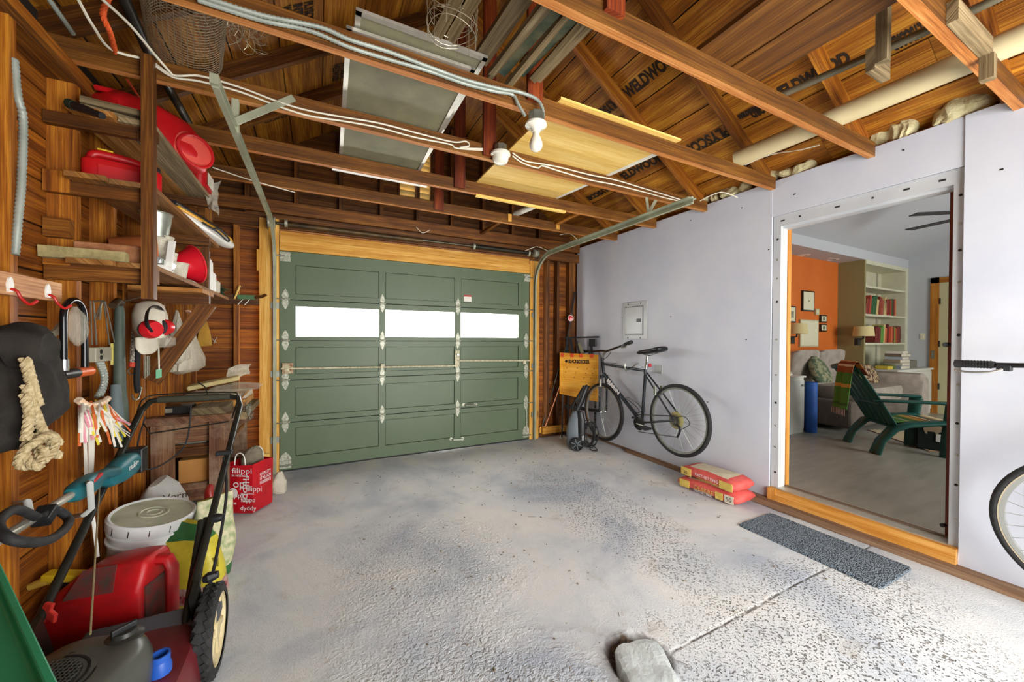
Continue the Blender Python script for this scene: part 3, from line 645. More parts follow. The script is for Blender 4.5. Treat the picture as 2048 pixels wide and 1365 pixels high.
# ================================================================ shape helpers for soft and moulded things
def ring(c, ex, ey, a, b, p=2.0, n=20, noise=0, rng=None, ph=0):
    out = []
    for k in range(n):
        t = 2*math.pi*k/n+ph; cs, sn = math.cos(t), math.sin(t)
        x = a*math.copysign(abs(cs)**(2/p), cs); y = b*math.copysign(abs(sn)**(2/p), sn)
        f = 1+(rng.uniform(-noise, noise) if rng and noise else 0)
        out.append(Vector(c)+Vector(ex)*x*f+Vector(ey)*y*f)
    return out
def soft(spec, ex=(1, 0, 0), ey=(0, 1, 0), n=20, p=2.4, noise=.0, seed=1, folds=0, fk=5):
    "loft through (centre, a, b[, p]) rings; folds = vertical pleats"
    rng = random.Random(seed); m = MB(); rings = []; ph = [rng.uniform(0, 6) for _ in range(3)]
    for i, sp in enumerate(spec):
        c, a, b = sp[:3]; pp = sp[3] if len(sp) > 3 else p
        r = ring(c, ex, ey, a, b, pp, n, noise, rng)
        if folds:
            for k in range(n):
                t = 2*math.pi*k/n; f = 1+folds*(math.sin(fk*t+ph[0]+i*.35)+.6*math.sin((fk*2+1)*t+ph[1]-i*.5))
                r[k] = Vector(c)+(r[k]-Vector(c))*f
        rings.append(r)
    return m.loft(rings)
def cable(pts, r, n=6, k=8): return MB().tube(spline(pts, k), r, n)
def flex(pts, r, step=.0075, n=8, k=10):
    "armoured flexible conduit: ribbed tube"
    sp = spline(pts, k); L = [0]
    for a, b in zip(sp, sp[1:]): L.append(L[-1]+(b-a).length)
    N_ = max(4, int(L[-1]/step)); out = []; rs = []; j = 0
    for i in range(N_+1):
        s = L[-1]*i/N_
        while j < len(L)-2 and L[j+1] < s: j += 1
        t = (s-L[j])/max(1e-9, L[j+1]-L[j]); out.append(sp[j].lerp(sp[j+1], t)); rs.append(r if i % 2 else r*.76)
    return MB().tube(out, rs, n)
def rope(pts, r, turns=130, n=6):
    "three twisted strands"
    sp = spline(pts, 10); m = MB(); L = [0]
    for a, b in zip(sp, sp[1:]): L.append(L[-1]+(b-a).length)
    N_ = int(max(16, L[-1]*240)); fr = []; j = 0; nrm = None
    for i in range(N_+1):
        s = L[-1]*i/N_
        while j < len(L)-2 and L[j+1] < s: j += 1
        t = (s-L[j])/max(1e-9, L[j+1]-L[j]); p = sp[j].lerp(sp[j+1], t); tg = (sp[j+1]-sp[j]).normalized()
        if nrm is None: nrm = tg.orthogonal()
        nrm = (nrm-tg*nrm.dot(tg)).normalized(); fr.append((p, nrm.copy(), tg.cross(nrm), s))
    for k in range(3):
        m.tube([p+(a*math.cos(s*turns+k*2.094)+b*math.sin(s*turns+k*2.094))*r*.5 for p, a, b, s in fr], r*.55, n)
    return m
def crumple(m, amt, seed=1, f=30):
    rng = random.Random(seed); k = [Vector((rng.uniform(-1, 1), rng.uniform(-1, 1), rng.uniform(-1, 1))).normalized()*f*rng.uniform(.5, 1.6) for _ in range(6)]; ph = [rng.uniform(0, 6) for _ in range(6)]
    o = []
    for p in m.v:
        q = Vector(p); d = Vector((0, 0, 0))
        for i in range(6): d += Vector((math.sin(k[i].dot(q)+ph[i]), math.sin(k[(i+1) % 6].dot(q)+ph[i]*1.7), math.sin(k[(i+2) % 6].dot(q)+ph[i]*2.3)))*(amt/3)
        o.append(tuple(q+d))
    m.v = o; return m
CONDUIT = mat('flex_conduit_steel', '#a4aba2', '#8a9188', rough=.5, metal=.25)
REDP = mat('red_fuel_plastic', '#c3161c', '#a80f16', scale=3, rough=.38)
REDDIRTY = mat('dusty_red_plastic', '#c4161d', '#9a1a1c', scale=9, rough=.45)
DUST = mat('dusty_black_stain', '#4a3a34', '#7a2a26', scale=25, rough=.8)
YELLOWP = mat('yellow_plastic', '#d8bb2a', '#c9a820', rough=.45)
TERRA = mat('terracotta', '#a85c2c', '#b86a38', rough=.8)
STONE = mat('grey_yellow_stone', '#a99a6a', '#8d8158', scale=30, rough=.9, bump=.4)
BRICKM = mat('pinkish_brick', '#b07a52', '#96623f', scale=25, rough=.9, bump=.3)
TEAL = mat('teal_tool_plastic', '#1c6a74', '#1a5f69', rough=.4)
DKGREEN = mat('dark_green_cloth', '#2b3a34', '#3a4a42', scale=20, rough=.85)
CLOTHBLK = mat('charcoal_coat_cloth', '#1f1c18', '#2e2924', scale=18, rough=.95, bump=.3, bscale=220)
ROPE = mat('natural_rope', '#d0bf98', '#a8946a', scale=90, rough=.9, bump=.5, bscale=300)
CAPW = mat('white_cap_cloth', '#dcd6c4', '#cfc8b4', scale=14, rough=.9, bump=.2, bscale=250)
CARD = mat('cardboard', '#c08a4a', '#b27c3e', scale=5, rough=.85)
PAPER = mat('pale_paper', '#d8d2c0', '#c6bfab', rough=.8)
def clear_plastic(name, tint, alpha=.45):
    m, nt, b, N, L = _mat(name); b.inputs['Base Color'].default_value = lin(tint); b.inputs['Roughness'].default_value = .18; b.inputs['Alpha'].default_value = alpha
    tc = N.new('ShaderNodeTexCoord').outputs['Object']; _bump(N, L, b, _noise(N, L, tc, 45, 4, .6, 1.2), .9, .02); return m
POLY = clear_plastic('clear_poly_bag', '#f0ecd8', .24); POLYW = clear_plastic('milky_poly_bag', '#f4eed8', .62)
# ================================================================ wall shelf on the left
sh = thing('storage_shelf', 'three-tier wall shelf of old boards hung from a joist on the left wall', 'shelf', (-.8, 2.9, 1.47))
MB().bb(-.714, -.671, 2.278, 2.320, 1.468, 2.57).build('post', W_DARK, sh)
for z0, z1 in ((2.20, 2.252), (1.91, 1.965), (1.54, 1.605)):
    MB().bb(-1.035, -.672, 2.32, 2.352, z0, z1).build('rail', W_DARK, sh)
    MB().bb(-1.0, -.66, 3.20 if z0 < 2.1 else 3.30, 3.24 if z0 < 2.1 else 3.34, z0, z1).build('rail', W_DARK, sh)
def plank(x0, x1, y0, y1, z, th=.022, m=W_SHELF, name='shelf_board', par=sh): return MB().bb(x0, x1, y0, y1, z, z+th).build(name, m, par)
plank(-.945, -.80, 2.27, 3.55, 2.252); plank(-.797, -.672, 2.30, 3.36, 2.252, m=W_GREY)
plank(-.945, -.82, 2.25, 3.70, 1.965); plank(-.818, -.672, 2.28, 3.56, 1.965)
plank(-.945, -.80, 2.26, 3.86, 1.605); plank(-.797, -.672, 2.29, 3.90, 1.605)
MB().bb(-.712, -.674, 3.245, 3.283, 1.627, 1.965).build('post', W_DARK, sh); MB().bb(-.712, -.674, 3.345, 3.383, 1.987, 2.2).build('post', W_DARK, sh)
MB().bb(-.95, -.62, 2.85, 3.12, 1.56, 1.585).build('under_board', W_SHELF, sh); MB().bb(-1.0, -.62, 3.0, 3.04, 1.50, 1.558).build('rail', W_DARK, sh)
MB().beam((-.625, 3.02, 1.51), (-.90, 3.02, 1.03), .035, .085, up=(1, 0, .5)).build('brace', W_DARK, sh)
# --- things on the top shelf
ZT = 2.275
def gascan(name, label, loc, rot, L=.40, D=.22, H=.28, mt=REDP):
    "fuel can: boxy moulded body, top handle with an opening, yellow tab, black cap"
    t = thing(name, label, 'gas can', loc, rot)
    b = soft([((0, 0, .0), L*.44, D*.42, 5), ((0, 0, .012), L*.49, D*.48, 6), ((0, 0, H*.25), L*.5, D*.5, 6), ((0, 0, H*.66), L*.5, D*.5, 6), ((0, 0, H*.74), L*.48, D*.47, 5), ((0, 0, H*.78), L*.42, D*.38, 4)], n=32)
    b.build('body', mt, t, world=False, smooth=True)
    pts = spline([(-L*.40, 0, H*.70), (-L*.36, 0, H*.95), (-L*.22, 0, H), (L*.1, 0, H*.98), (L*.24, 0, H*.9), (L*.27, 0, H*.72)], 6)
    MB().tube(pts, D*.13, 12).build('handle', mt, t, world=False, smooth=True)
    MB().lathe([(.028, 0), (.028, .03), (.02, .034)], 18, Matrix.Translation((L*.38, 0, H*.76))).build('cap', BLACK, t, world=False, smooth=True)
    MB().box((-L*.22, 0, H+D*.13), (.05, .03, .006)).build('tab', YELLOWP, t, world=False)
    MB().bb(-L*.30, L*.36, -D*.5-.002, -D*.5+.004, H*.15, H*.58).build('embossed_panel', mt, t, world=False, bevel=.002)
    return t
gascan('fuel_can', 'red fuel can with a moulded handle on the middle shelf', (-.835, 2.47, 1.988), (0, 0, .3), .27, .15, .155)
# long red tank lying on the top shelf, end towards the room hollowed for its handle
tk = thing('fuel_tank', 'long red fuel container lying on its side on the top shelf', 'gas can', (-.78, 2.75, ZT))
A, B = V(-.925, 2.46, 2.385), V(-.675, 2.93, 2.385); ax = (B-A).normalized(); sd = ax.cross(V(0, 0, 1)).normalized()
rr = []
for t, a, b in ((0, .05, .03), (.03, .09, .075), (.12, .105, .10), (.4, .12, .115), (.7, .125, .12), (.86, .115, .105), (.93, .10, .09), (1, .085, .07)):
    rr.append(ring(A.lerp(B, t)+V(0, 0, b-.1), sd, (0, 0, 1), a, b, 3.2, 28))
inner = [ring(B+V(0, 0, -.035), sd, (0, 0, 1), .07, .055, 3, 28), ring(B-ax*.10+V(0, 0, -.03), sd, (0, 0, 1), .055, .04, 2.5, 28)]
m = MB(); m.loft(rr+inner); m.build('body', REDP, tk, smooth=True)
c = A.lerp(B, .74)+sd*.118+V(0, 0, -.03); fn = (sd+V(0, 0, -.25)).normalized(); e_ = ax; g_ = fn.cross(e_)
hd = MB(); hd.loft([ring(c+fn*d, e_, g_, a, b, 2.6, 24) for d, a, b in ((.0, .12, .082), (.012, .115, .078), (.01, .10, .064), (-.03, .08, .045))]); hd.build('handle_opening', mat('lit_red_plastic', '#d8564a', rough=.35), tk, smooth=True)  # paler red paints in the light coming through the thin plastic
MB().tube([c+fn*.014+e_*.115*math.cos(t)+g_*.078*math.sin(t) for t in [k/24*6.283 for k in range(24)]], .009, 8, closed=True).build('opening_rim', REDP, tk, smooth=True)
MB().tube(spline([A+V(0, 0, .07), A.lerp(B, .3)+V(0, 0, .125), A.lerp(B, .7)+V(0, 0, .13), A.lerp(B, .95)+V(0, 0, .06)], 6), .012, 8).build('seam_ridge', REDP, tk, smooth=True)
MB().tube(spline([B+sd*.06+V(0, 0, -.06), B+ax*.015+V(0, 0, -.05), B-sd*.06+V(0, 0, -.05)], 6), .017, 10).build('handle', REDP, tk, smooth=True)
t2 = thing('red_jug', 'red jug with a worn paper label behind the long fuel container', 'jug', (-.70, 3.22, ZT))
soft([((-.70, 3.20, ZT), .045, .11), ((-.70, 3.20, ZT+.10), .05, .12), ((-.72, 3.2, ZT+.15), .03, .07), ((-.72, 3.2, ZT+.18), .022, .022)], n=20, p=3.2).build('body', REDP, t2, smooth=True)
MB().bb(-.652, -.648, 3.13, 3.27, ZT+.02, ZT+.1).build('label', PAPER, t2); MB().lathe([(.026, 0), (.026, .02)], 14, Matrix.Translation((-.72, 3.2, ZT+.18))).build('cap', STEEL, t2)
for k, (a, b, w_) in enumerate((((-.93, 2.36, ZT+.02), (-.74, 2.40, ZT+.03), .09), ((-.92, 2.33, ZT+.045), (-.70, 2.345, ZT+.04), .05))):
    o = MB().beam(a, b, w_, .028).build('plank_offcut', W_GREY); tag(o, ('wide' if k == 0 else 'narrow')+' weathered board end lying on the top shelf', 'board')
hn = thing('tool_handle', 'dark green tool handle with a black end on the top shelf', 'tool', (-.9, 2.4, ZT))
a, b = P(140, 208, x=-.93), P(205, 232, x=-.80)
MB().tube([a, a.lerp(b, .3), b], [.016, .018, .013], 12).build('shaft', BLACK, hn, smooth=True); MB().tube([a-(b-a)*.03, a+(b-a)*.14], .019, 12).build('end_cap', mat('dark_green_plastic', '#173024', rough=.4), hn, smooth=True)
pb = thing('plastic_sheet', 'crumpled clear plastic hanging off the end of the top shelf', 'plastic sheet', (-.67, 3.5, 2.1))
a, b, c, d = P(398, 372, x=-.70), P(441, 362, x=-.62), P(436, 432, x=-.64), P(418, 415, x=-.68)
m = MB(); m.grid(lambda s, t: (a.lerp(b, s)).lerp(d.lerp(c, s), t)+V(0, .03*math.sin(5*s+2*t), 0), 12, 14); crumple(m, .012, 3, 60).build('sheet', POLY, pb, solid=.001)
# --- things on the middle shelf
ZM = 1.987
ht = thing('power_tool', 'white and yellow handheld tool with a black cord loop at the shelf end', 'power tool', (-.69, 3.2, ZM))
A, B = V(-.74, 2.75, ZM+.045), V(-.63, 3.68, ZM+.04); ax = (B-A).normalized(); sd = ax.cross(V(0, 0, 1)).normalized()
def tl_(t, a, b, dz=0): return ring(A.lerp(B, t)+V(0, 0, dz), sd, (0, 0, 1), a, b, 3, 20)
MB().loft([tl_(0, .02, .012, -.02), tl_(.25, .04, .022, -.02), tl_(.6, .05, .026, -.016), tl_(.85, .048, .03, -.012), tl_(.97, .04, .026, -.01), tl_(1, .02, .014, -.01)]).build('white_shell', WHITE, ht, smooth=True)
MB().loft([tl_(.05, .03, .01, .004), tl_(.3, .042, .014, .008), tl_(.6, .05, .016, .014), tl_(.9, .046, .016, .02), tl_(.98, .03, .012, .016)]).build('yellow_band', mat('yellow_tool_plastic', '#d9a01c', rough=.4), ht, smooth=True)
MB().loft([tl_(.02, .024, .012, .022), tl_(.3, .036, .018, .026), tl_(.7, .04, .022, .036), tl_(.86, .03, .016, .038)]).build('black_top', BLACK, ht, smooth=True)
cable([A.lerp(B, .3)+V(.05, 0, -.01), A.lerp(B, .45)+V(.085, 0, -.03), A.lerp(B, .7)+V(.07, 0, -.035), A.lerp(B, .75)+V(.06, 0, .0), A.lerp(B, .55)+V(.062, 0, .012), A.lerp(B, .4)+V(.075, 0, -.02)], .006).build('cord', RUBBER, ht, smooth=True)
o = MB().bb(-.93, -.86, 3.0, 3.5, ZM, ZM+.08).build('dark_box', mat('grimy_box', '#3a3226', '#4c4232', rough=.8), bevel=.004); tag(o, 'low dark box lying at the back of the middle shelf', 'box')
# --- things on the bottom shelf
ZB = 1.628
a, b = P(72, 520, y=2.31), P(248, 530, y=2.31)
o = crumple(MB().bb(-1.03, -.765, 2.275, 2.315, ZB, ZB+.045), .003, 2, 90).build('stone_strip', STONE); tag(o, 'pale grey stone strip along the edge of the bottom shelf', 'stone')
o = crumple(MB().bb(-.955, -.735, 2.34, 2.44, ZB, ZB+.085), .002, 5, 80).build('brick', BRICKM, bevel=.006); tag(o, 'pinkish brick lying behind the stone strip', 'brick')
pt = thing('clay_pot', 'terracotta pot lying on its side at the back of the bottom shelf', 'pot', (-.86, 2.62, ZB))
M_ = axis_frame((-.93, 2.58, ZB+.10), (.8, .35, .05))
MB().lathe([(.055, 0), (.09, .13), (.10, .135), (.102, .165), (.09, .165), (.05, .02)], 26, M_, cap1=True).build('pot_body', TERRA, pt, smooth=True)
MB().lathe([(.094, .128), (.1045, .13), (.1045, .17), (.094, .17)], 26, M_, False, False).build('rim', TERRA, pt, smooth=True)
o = MB().lathe([(.002, 0), (.03, .004), (.04, .03), (.03, .055), (.002, .06)], 16, Matrix.Translation((-.93, 2.49, ZB+.02))).build('green_ball', mat('green_plastic', '#3f9a44', rough=.35), smooth=True); tag(o, 'small green plastic ball beside the brick on the bottom shelf', 'ball')
fo = thing('foil_tray', 'crinkled silver foil tray beside the shelf post', 'tray', (-.74, 2.56, ZB))
crumple(soft([((-.75, 2.55, ZB), .04, .10), ((-.75, 2.55, ZB+.03), .055, .13), ((-.75, 2.55, ZB+.055), .06, .14), ((-.75, 2.55, ZB+.03), .045, .11)], n=24, p=5), .006, 4, 60).build('tray', CHROME, fo)
def pail(name, label, c, r, h, mt):
    t = thing(name, label, 'can', c)
    MB().lathe([(r*.72, 0), (r*.74, .004), (r*.98, h-.006), (r*1.04, h-.004), (r*1.04, h), (r*.94, h), (r*.7, .006)], 24, None).build('wall', mt, t, world=False, smooth=True); return t
wtr = thing('white_tray', 'white plastic tray standing on edge beside the shelf post', 'tray', (-.67, 2.49, ZB))
MB().prism([(0, 0), (.10, 0), (.16, .16), (.17, .17), (.15, .17), (.09, .02), (0, .02)], (-.70, 2.42, ZB), (0, 1, 0), (0, 0, 1), .03).build('tray_wall', WHITE, wtr, bevel=.003)
c0 = (-.745, 2.70, ZB)
pail('plastic_cup', 'cloudy plastic cup, bottom one of the stack on the bottom shelf', (-.735, 2.66, ZB), .05, .12, POLYW)
pail('tin_pail', 'small shiny tin pail on top of the cloudy cups', (-.76, 2.62, ZB+.19), .065, .125, STEEL)
pail('plastic_cup', 'cloudy plastic cup, middle one under the tin pail', (-.75, 2.64, ZB+.09), .055, .11, POLYW)
pail('glass_jar', 'squat cloudy jar next to the red bowl', (-.72, 2.80, ZB), .05, .09, POLYW)
bw = thing('red_bowl', 'glossy red plastic bowl tipped on its side on the bottom shelf', 'bowl', (-.72, 2.98, ZB))
M_ = axis_frame((-.775, 2.90, ZB+.085), (.75, .6, .25))
MB().lathe([(.045, -.015), (.05, 0), (.075, .05), (.108, .12), (.112, .122), (.105, .12), (.07, .05), (.04, .008)], 32, M_).build('bowl_body', mat('glossy_red_plastic', '#d01a2a', rough=.18), bw, smooth=True)
MB().tube([M_ @ Vector((.112*math.cos(a), .112*math.sin(a), .121)) for a in [k/28*6.2832 for k in range(28)]], .004, 6, closed=True).build('rim', mat('rim_red', '#e2323c', rough=.2), bw, smooth=True)
def bottle(name, label, x, y, r, h, mt, capm, rect=False):
    t = thing(name, label, 'bottle', (x, y, ZB)); p = 5 if rect else 2
    soft([((0, 0, 0), r*.95, r*.8, p), ((0, 0, h*.7), r, r*.85, p), ((0, 0, h*.78), r*.7, r*.6, 2), ((0, 0, h*.84), r*.35, r*.35, 2), ((0, 0, h*.88), r*.35, r*.35, 2)], n=16).build('bottle_body', mt, t, world=False, smooth=True)
    MB().lathe([(r*.42, h*.87), (r*.4, h)], 12).build('cap', capm, t, world=False, smooth=True); return t
BLUEP = mat('blue_plastic', '#1f5fae', rough=.4)
bottle('bottle', 'white bottle with a blue cap behind the red bowl', -.83, 3.12, .035, .22, WHITE, BLUEP)
bottle('bottle', 'cream bottle next to the short rear shelf post', -.76, 3.17, .04, .18, PAPER, BLUEP, True)
bottle('bottle', 'tall white bottle just beyond the short shelf post', -.70, 3.36, .03, .27, WHITE, WHITE)
bottle('bottle', 'shorter white bottle beyond the tall white one', -.70, 3.44, .032, .17, WHITE, WHITE)
bottle('bottle', 'small jar with a red lid at the end of the bottle row', -.69, 3.53, .03, .11, POLYW, mat('red_lid', '#a33', rough=.4))
o = MB().box((-.86, 2.98, ZB+.06), (.1, .14, .12)).build('black_case', BLACK, bevel=.008); tag(o, 'black plastic case behind the red bowl', 'case')
o = cable([(-.90, 2.9, ZB+.14), (-.85, 3.0, ZB+.15), (-.80, 3.1, ZB+.15), (-.78, 3.2, ZB+.13)], .009).build('paint_stick', BLUEP, smooth=True); tag(o, 'thin blue handle lying over the black case', 'tool')
gp = MB()
rg = random.Random(5)
for k in range(26):
    c = V(-.74+rg.uniform(-.03, .05), 3.68+rg.uniform(-.09, .09), ZB+.01+rg.uniform(0, .05)); d = V(rg.uniform(-1, 1), rg.uniform(-1, 1), rg.uniform(-.3, .8)).normalized()*.05
    gp.tube(spline([c-d, c+V(0, 0, .02), c+d], 4), .005, 5)
tag(gp.build('green_twine', mat('dark_green_twine', '#22331f', '#2f4528', rough=.8)), 'tangle of dark green garden wire at the end of the bottom shelf', 'wire')
# ================================================================ things hanging on the left wall
hk = thing('hook_board', 'reddish board with two white and red coat hooks', 'hook rail', (-.95, 2.0, 1.43))
WB_ = wood('pinkish_hook_board', '#8a5a3a', '#a8764e', '#c29468', knots=.1)
MB().bb(-.949, -.93, 1.76, 2.20, 1.435, 1.51).build('board', WB_, hk)
for y in (1.905, 2.105):
    h = MB().prism([(-.012, 0), (.012, 0), (.015, .025), (.009, .045), (0, .052), (-.009, .045), (-.015, .025)], (-.93, y, 1.445), (0, 1, 0), (0, 0, 1), .005).build('hook_plate', mat('white_enamel', '#dcdcd4', rough=.3) if y < 2 else bpy.data.materials['white_enamel'], hk)
    MB().tube(spline([(-.925, y, 1.455), (-.912, y, 1.448), (-.903, y+.003, 1.425), (-.885, y+.006, 1.405), (-.868, y+.01, 1.42)], 5), .0048, 8).build('hook', mat('red_hook_coating', '#b3201c', rough=.3) if y < 2 else bpy.data.materials['red_hook_coating'], h, smooth=True)
# coat
co = thing('coat', 'charcoal cloth coat hanging from the hook board', 'coat', (-.85, 1.92, .95))
def cp(u, v, x=-.86): return P(u, v, x=x)
spec = []
for (ul, ur, v, dpt) in ((42, 62, 645, .02), (24, 78, 652, .045), (8, 88, 668, .06), (-10, 96, 700, .07), (-30, 106, 745, .08), (-40, 116, 790, .085), (-45, 122, 822, .08), (-45, 98, 850, .075), (-45, 52, 880, .06), (-45, 44, 902, .04)):
    l, r_ = cp(ul, v), cp(ur, v); c = (l+r_)/2; spec.append((c+V(0, -.02, 0), dpt, (r_-l).length/2*.9, 2.2))
sp2 = []
for i in range(len(spec)-1):
    for k in range(4): f_ = k/4; sp2.append((spec[i][0].lerp(spec[i+1][0], f_), spec[i][1]+(spec[i+1][1]-spec[i][1])*f_, spec[i][2]+(spec[i+1][2]-spec[i][2])*f_, 2.2))
sp2.append(spec[-1])
m = soft(sp2, ex=(1, 0, 0), ey=(0, 1, 0), n=90, folds=.05, fk=7, seed=4)
crumple(crumple(m, .009, 8, 24), .004, 5, 60).build('body', CLOTHBLK, co, smooth=True)
m = MB(); hd_ = [P(u, v, x=-.80) for u, v in ((24, 672), (50, 656), (76, 676), (74, 715), (50, 735), (26, 712))]
hc_ = sum(hd_, V(0, 0, 0))/6
m.loft([[hc_+(p-hc_)*k+V(d, 0, 0) for p in spline(hd_, 5, closed=True)] for k, d in ((1.05, -.03), (1.0, .03), (.8, .05), (.5, .045))]); crumple(m, .007, 3, 34).build('hood', CLOTHBLK, co, smooth=True)
cable([cp(100, 700, -.79), cp(118, 740, -.785), cp(112, 800, -.79)], .012).build('sleeve_seam', CLOTHBLK, co, smooth=True)
# rope hung over the coat
rp = thing('rope_hank', 'thick natural rope hank knotted at the bottom, hanging over the coat', 'rope', (-.78, 1.95, .9))
xr_ = -.765
rope([P(50, 718, x=xr_), P(62, 765, x=xr_), P(76, 812, x=xr_)], .0135).build('strand', ROPE, rp, smooth=True)
rope([P(52, 772, x=xr_), P(68, 820, x=xr_), P(85, 862, x=xr_), P(100, 885, x=xr_)], .0125).build('strand', ROPE, rp, smooth=True)
rope([P(50, 790, x=xr_), P(58, 830, x=xr_), P(52, 880, x=xr_)], .0125).build('strand', ROPE, rp, smooth=True)
kn = P(80, 900, x=xr_)
rope([kn+V(.02*math.cos(t*1.7), .055*math.cos(t), .042*math.sin(t*1.3)) for t in [k*.7 for k in range(22)]], .0115).build('knot', ROPE, rp, smooth=True)
rope([kn+V(0, .03, -.02), kn+V(0, .07, -.03), kn+V(.005, .085, -.045)], .014).build('tail', ROPE, rp, smooth=True)
# U-lock with a small plastic bag
ul = thing('bike_lock', 'black U-shaped bike lock with an orange end cap', 'lock', (-.91, 2.26, 1.12))
xk = -.905; y0, y1 = P(127, 700, x=xk).y, P(169, 700, x=xk).y; zt = P(147, 600, x=xk).z; zb = P(147, 742, x=xk).z; ym = (y0+y1)/2; R_ = (y1-y0)/2
pts = [(xk, y0, zb)] + [(xk, y0, zb+(zt-R_-zb)*k/4) for k in (1, 2, 3)] + [(xk, ym-R_*math.cos(a), zt-R_+R_*math.sin(a)) for a in [k/10*math.pi for k in range(11)]] + [(xk, y1, zb+(zt-R_-zb)*k/4) for k in (3, 2, 1)] + [(xk, y1, zb)]
MB().tube(pts, .0115, 12).build('shackle', mat('black_vinyl', '#111214', rough=.2), ul, smooth=True)
MB().tube([(xk, y0-.025, zb-.01), (xk, ym+.01, zb-.01)], .02, 14).build('crossbar', BLACK, ul, smooth=True); MB().tube([(xk, ym+.01, zb-.01), (xk, y1+.04, zb-.01)], .0205, 14).build('orange_cap', mat('orange_plastic', '#cf5a1e', rough=.4), ul, smooth=True)
MB().tube([(xk, y0, zb+.005), (xk, y0, zb+.05)], .016, 12).build('collar', CHROME, ul, smooth=True)
o = crumple(soft([((-.90, ym, zt-.03), .004, .015), ((-.895, ym, zt-.06), .014, R_*.7), ((-.89, ym, zt-.13), .018, R_*.8), ((-.895, ym, zt-.17), .012, R_*.6), ((-.90, ym, zt-.19), .004, .02)], n=18), .005, 6, 90).build('small_bag', POLY); tag(o, 'small clear bag hung inside the bike lock loop', 'bag')
# wire file hangers
wh = thing('wire_rack', 'bent chrome wire rack hanging beside the bike lock', 'rack', (-.92, 2.55, 1.25))
xk = -.925
def w_(*pts): return MB().tube([P(u, v, x=xk+d) for u, v, d in pts], .0028, 6)
w_((184, 690, 0), (181, 603, 0), (207, 601, 0), (219, 690, 0)).build('wire', STEEL, wh); w_((193, 690, .02), (187, 604, .02), (210, 603, .02), (229, 685, .02)).build('wire', STEEL, wh)
w_((188, 642, .02), (203, 605, .02), (200, 640, .01)).build('wire', STEEL, wh); w_((194, 640, 0), (205, 603, 0)).build('wire', STEEL, wh)
# outlet box
ob = thing('outlet_box', 'grey metal outlet box with a yellow tag and twin sockets', 'outlet', (-.94, 2.55, 1.19))
ya, yb = P(189, 700, x=-.93).y, P(221, 700, x=-.93).y; za_, zb2 = P(200, 695, x=-.93).z, P(200, 724, x=-.93).z
MB().bb(-.95, -.925, ya, yb, zb2, za_).build('box', mat('grey_plate', '#a09c88', rough=.5), ob, bevel=.003)
for s in (.3, .7): MB().lathe([(.011, 0), (.011, .002)], 14, axis_frame((-.925, ya+(yb-ya)*.3, zb2+(za_-zb2)*s), (1, 0, 0))).build('socket', HOLE, ob)
MB().bb(-.93, -.922, yb, P(235, 700, x=-.925).y, P(228, 730, x=-.925).z, P(228, 687, x=-.925).z).build('tag', mat('yellow_tag', '#d0c268', rough=.6), ob)
fc = thing('flex_conduit', 'pair of grey flexible conduits dropping from the outlet box', 'conduit', (-.93, 2.5, .98))
flex([P(196, 724, x=-.93), P(206, 750, x=-.93), P(205, 772, x=-.93), P(193, 795, x=-.935)], .011).build('run', CONDUIT, fc); flex([P(203, 724, x=-.93), P(211, 752, x=-.93), P(209, 775, x=-.93), P(201, 793, x=-.935)], .011).build('run', CONDUIT, fc)
fc = MB(); flx = flex([P(28, 118, x=-.95), P(35, 190, x=-.945), P(46, 240, x=-.94), P(43, 360, x=-.94), P(37, 430, x=-.94), P(30, 510, x=-.945)], .013)
tag(flx.build('armoured_cable', CONDUIT, smooth=True), 'armoured cable running down beside the nearest stud', 'conduit')
o = flex([P(92, -10, y=2.1), P(120, 30, y=2.15), P(145, 66, y=2.29)], .010).build('armoured_cable', CONDUIT, smooth=True); tag(o, 'armoured cable entering a drilled hole above the shelf', 'conduit')
o = cable([P(98, 673, x=-.96), P(112, 664, x=-.95), P(122, 650, x=-.95)], .013).build('grey_hose', mat('grey_hose', '#9a927c', rough=.6), smooth=True); tag(o, 'short grey hose stub sticking out behind the coat', 'hose')
# long folded umbrella or bag
um = thing('folded_umbrella', 'long folded grey green umbrella hanging by its strap', 'umbrella', (-.9, 2.66, .8))
xk = -.905
rs = [.012, .02, .021, .022, .026, .034, .036, .03, .02]
pts = [P(239, v, x=xk) for v in (605, 625, 660, 720, 780, 815, 850, 880, 895)]
MB().tube(pts, rs, 14).build('canopy', mat('grey_green_nylon', '#4c564a', '#3e4a40', scale=9, rough=.6, bump=.3, bscale=30), um, smooth=True)
MB().tube([P(231, 770, x=xk+.03), P(233, 830, x=xk+.04), P(240, 880, x=xk+.035)], [.018, .026, .012], 10).build('blue_fold', mat('slate_blue_nylon', '#5a6668', rough=.7), um, smooth=True)
MB().tube([P(225, 612, x=xk+.01), P(236, 602, x=xk+.01), P(243, 607, x=xk+.01)], .016, 10).build('handle', mat('dark_wood_handle', '#3a2a18', rough=.5), um, smooth=True)
nl = MB().tube([P(248, 603, x=-.94), P(283, 594, x=-.86)], .003, 6).build('nail', STEEL); tag(nl, 'long nail holding the folded umbrella', 'nail')
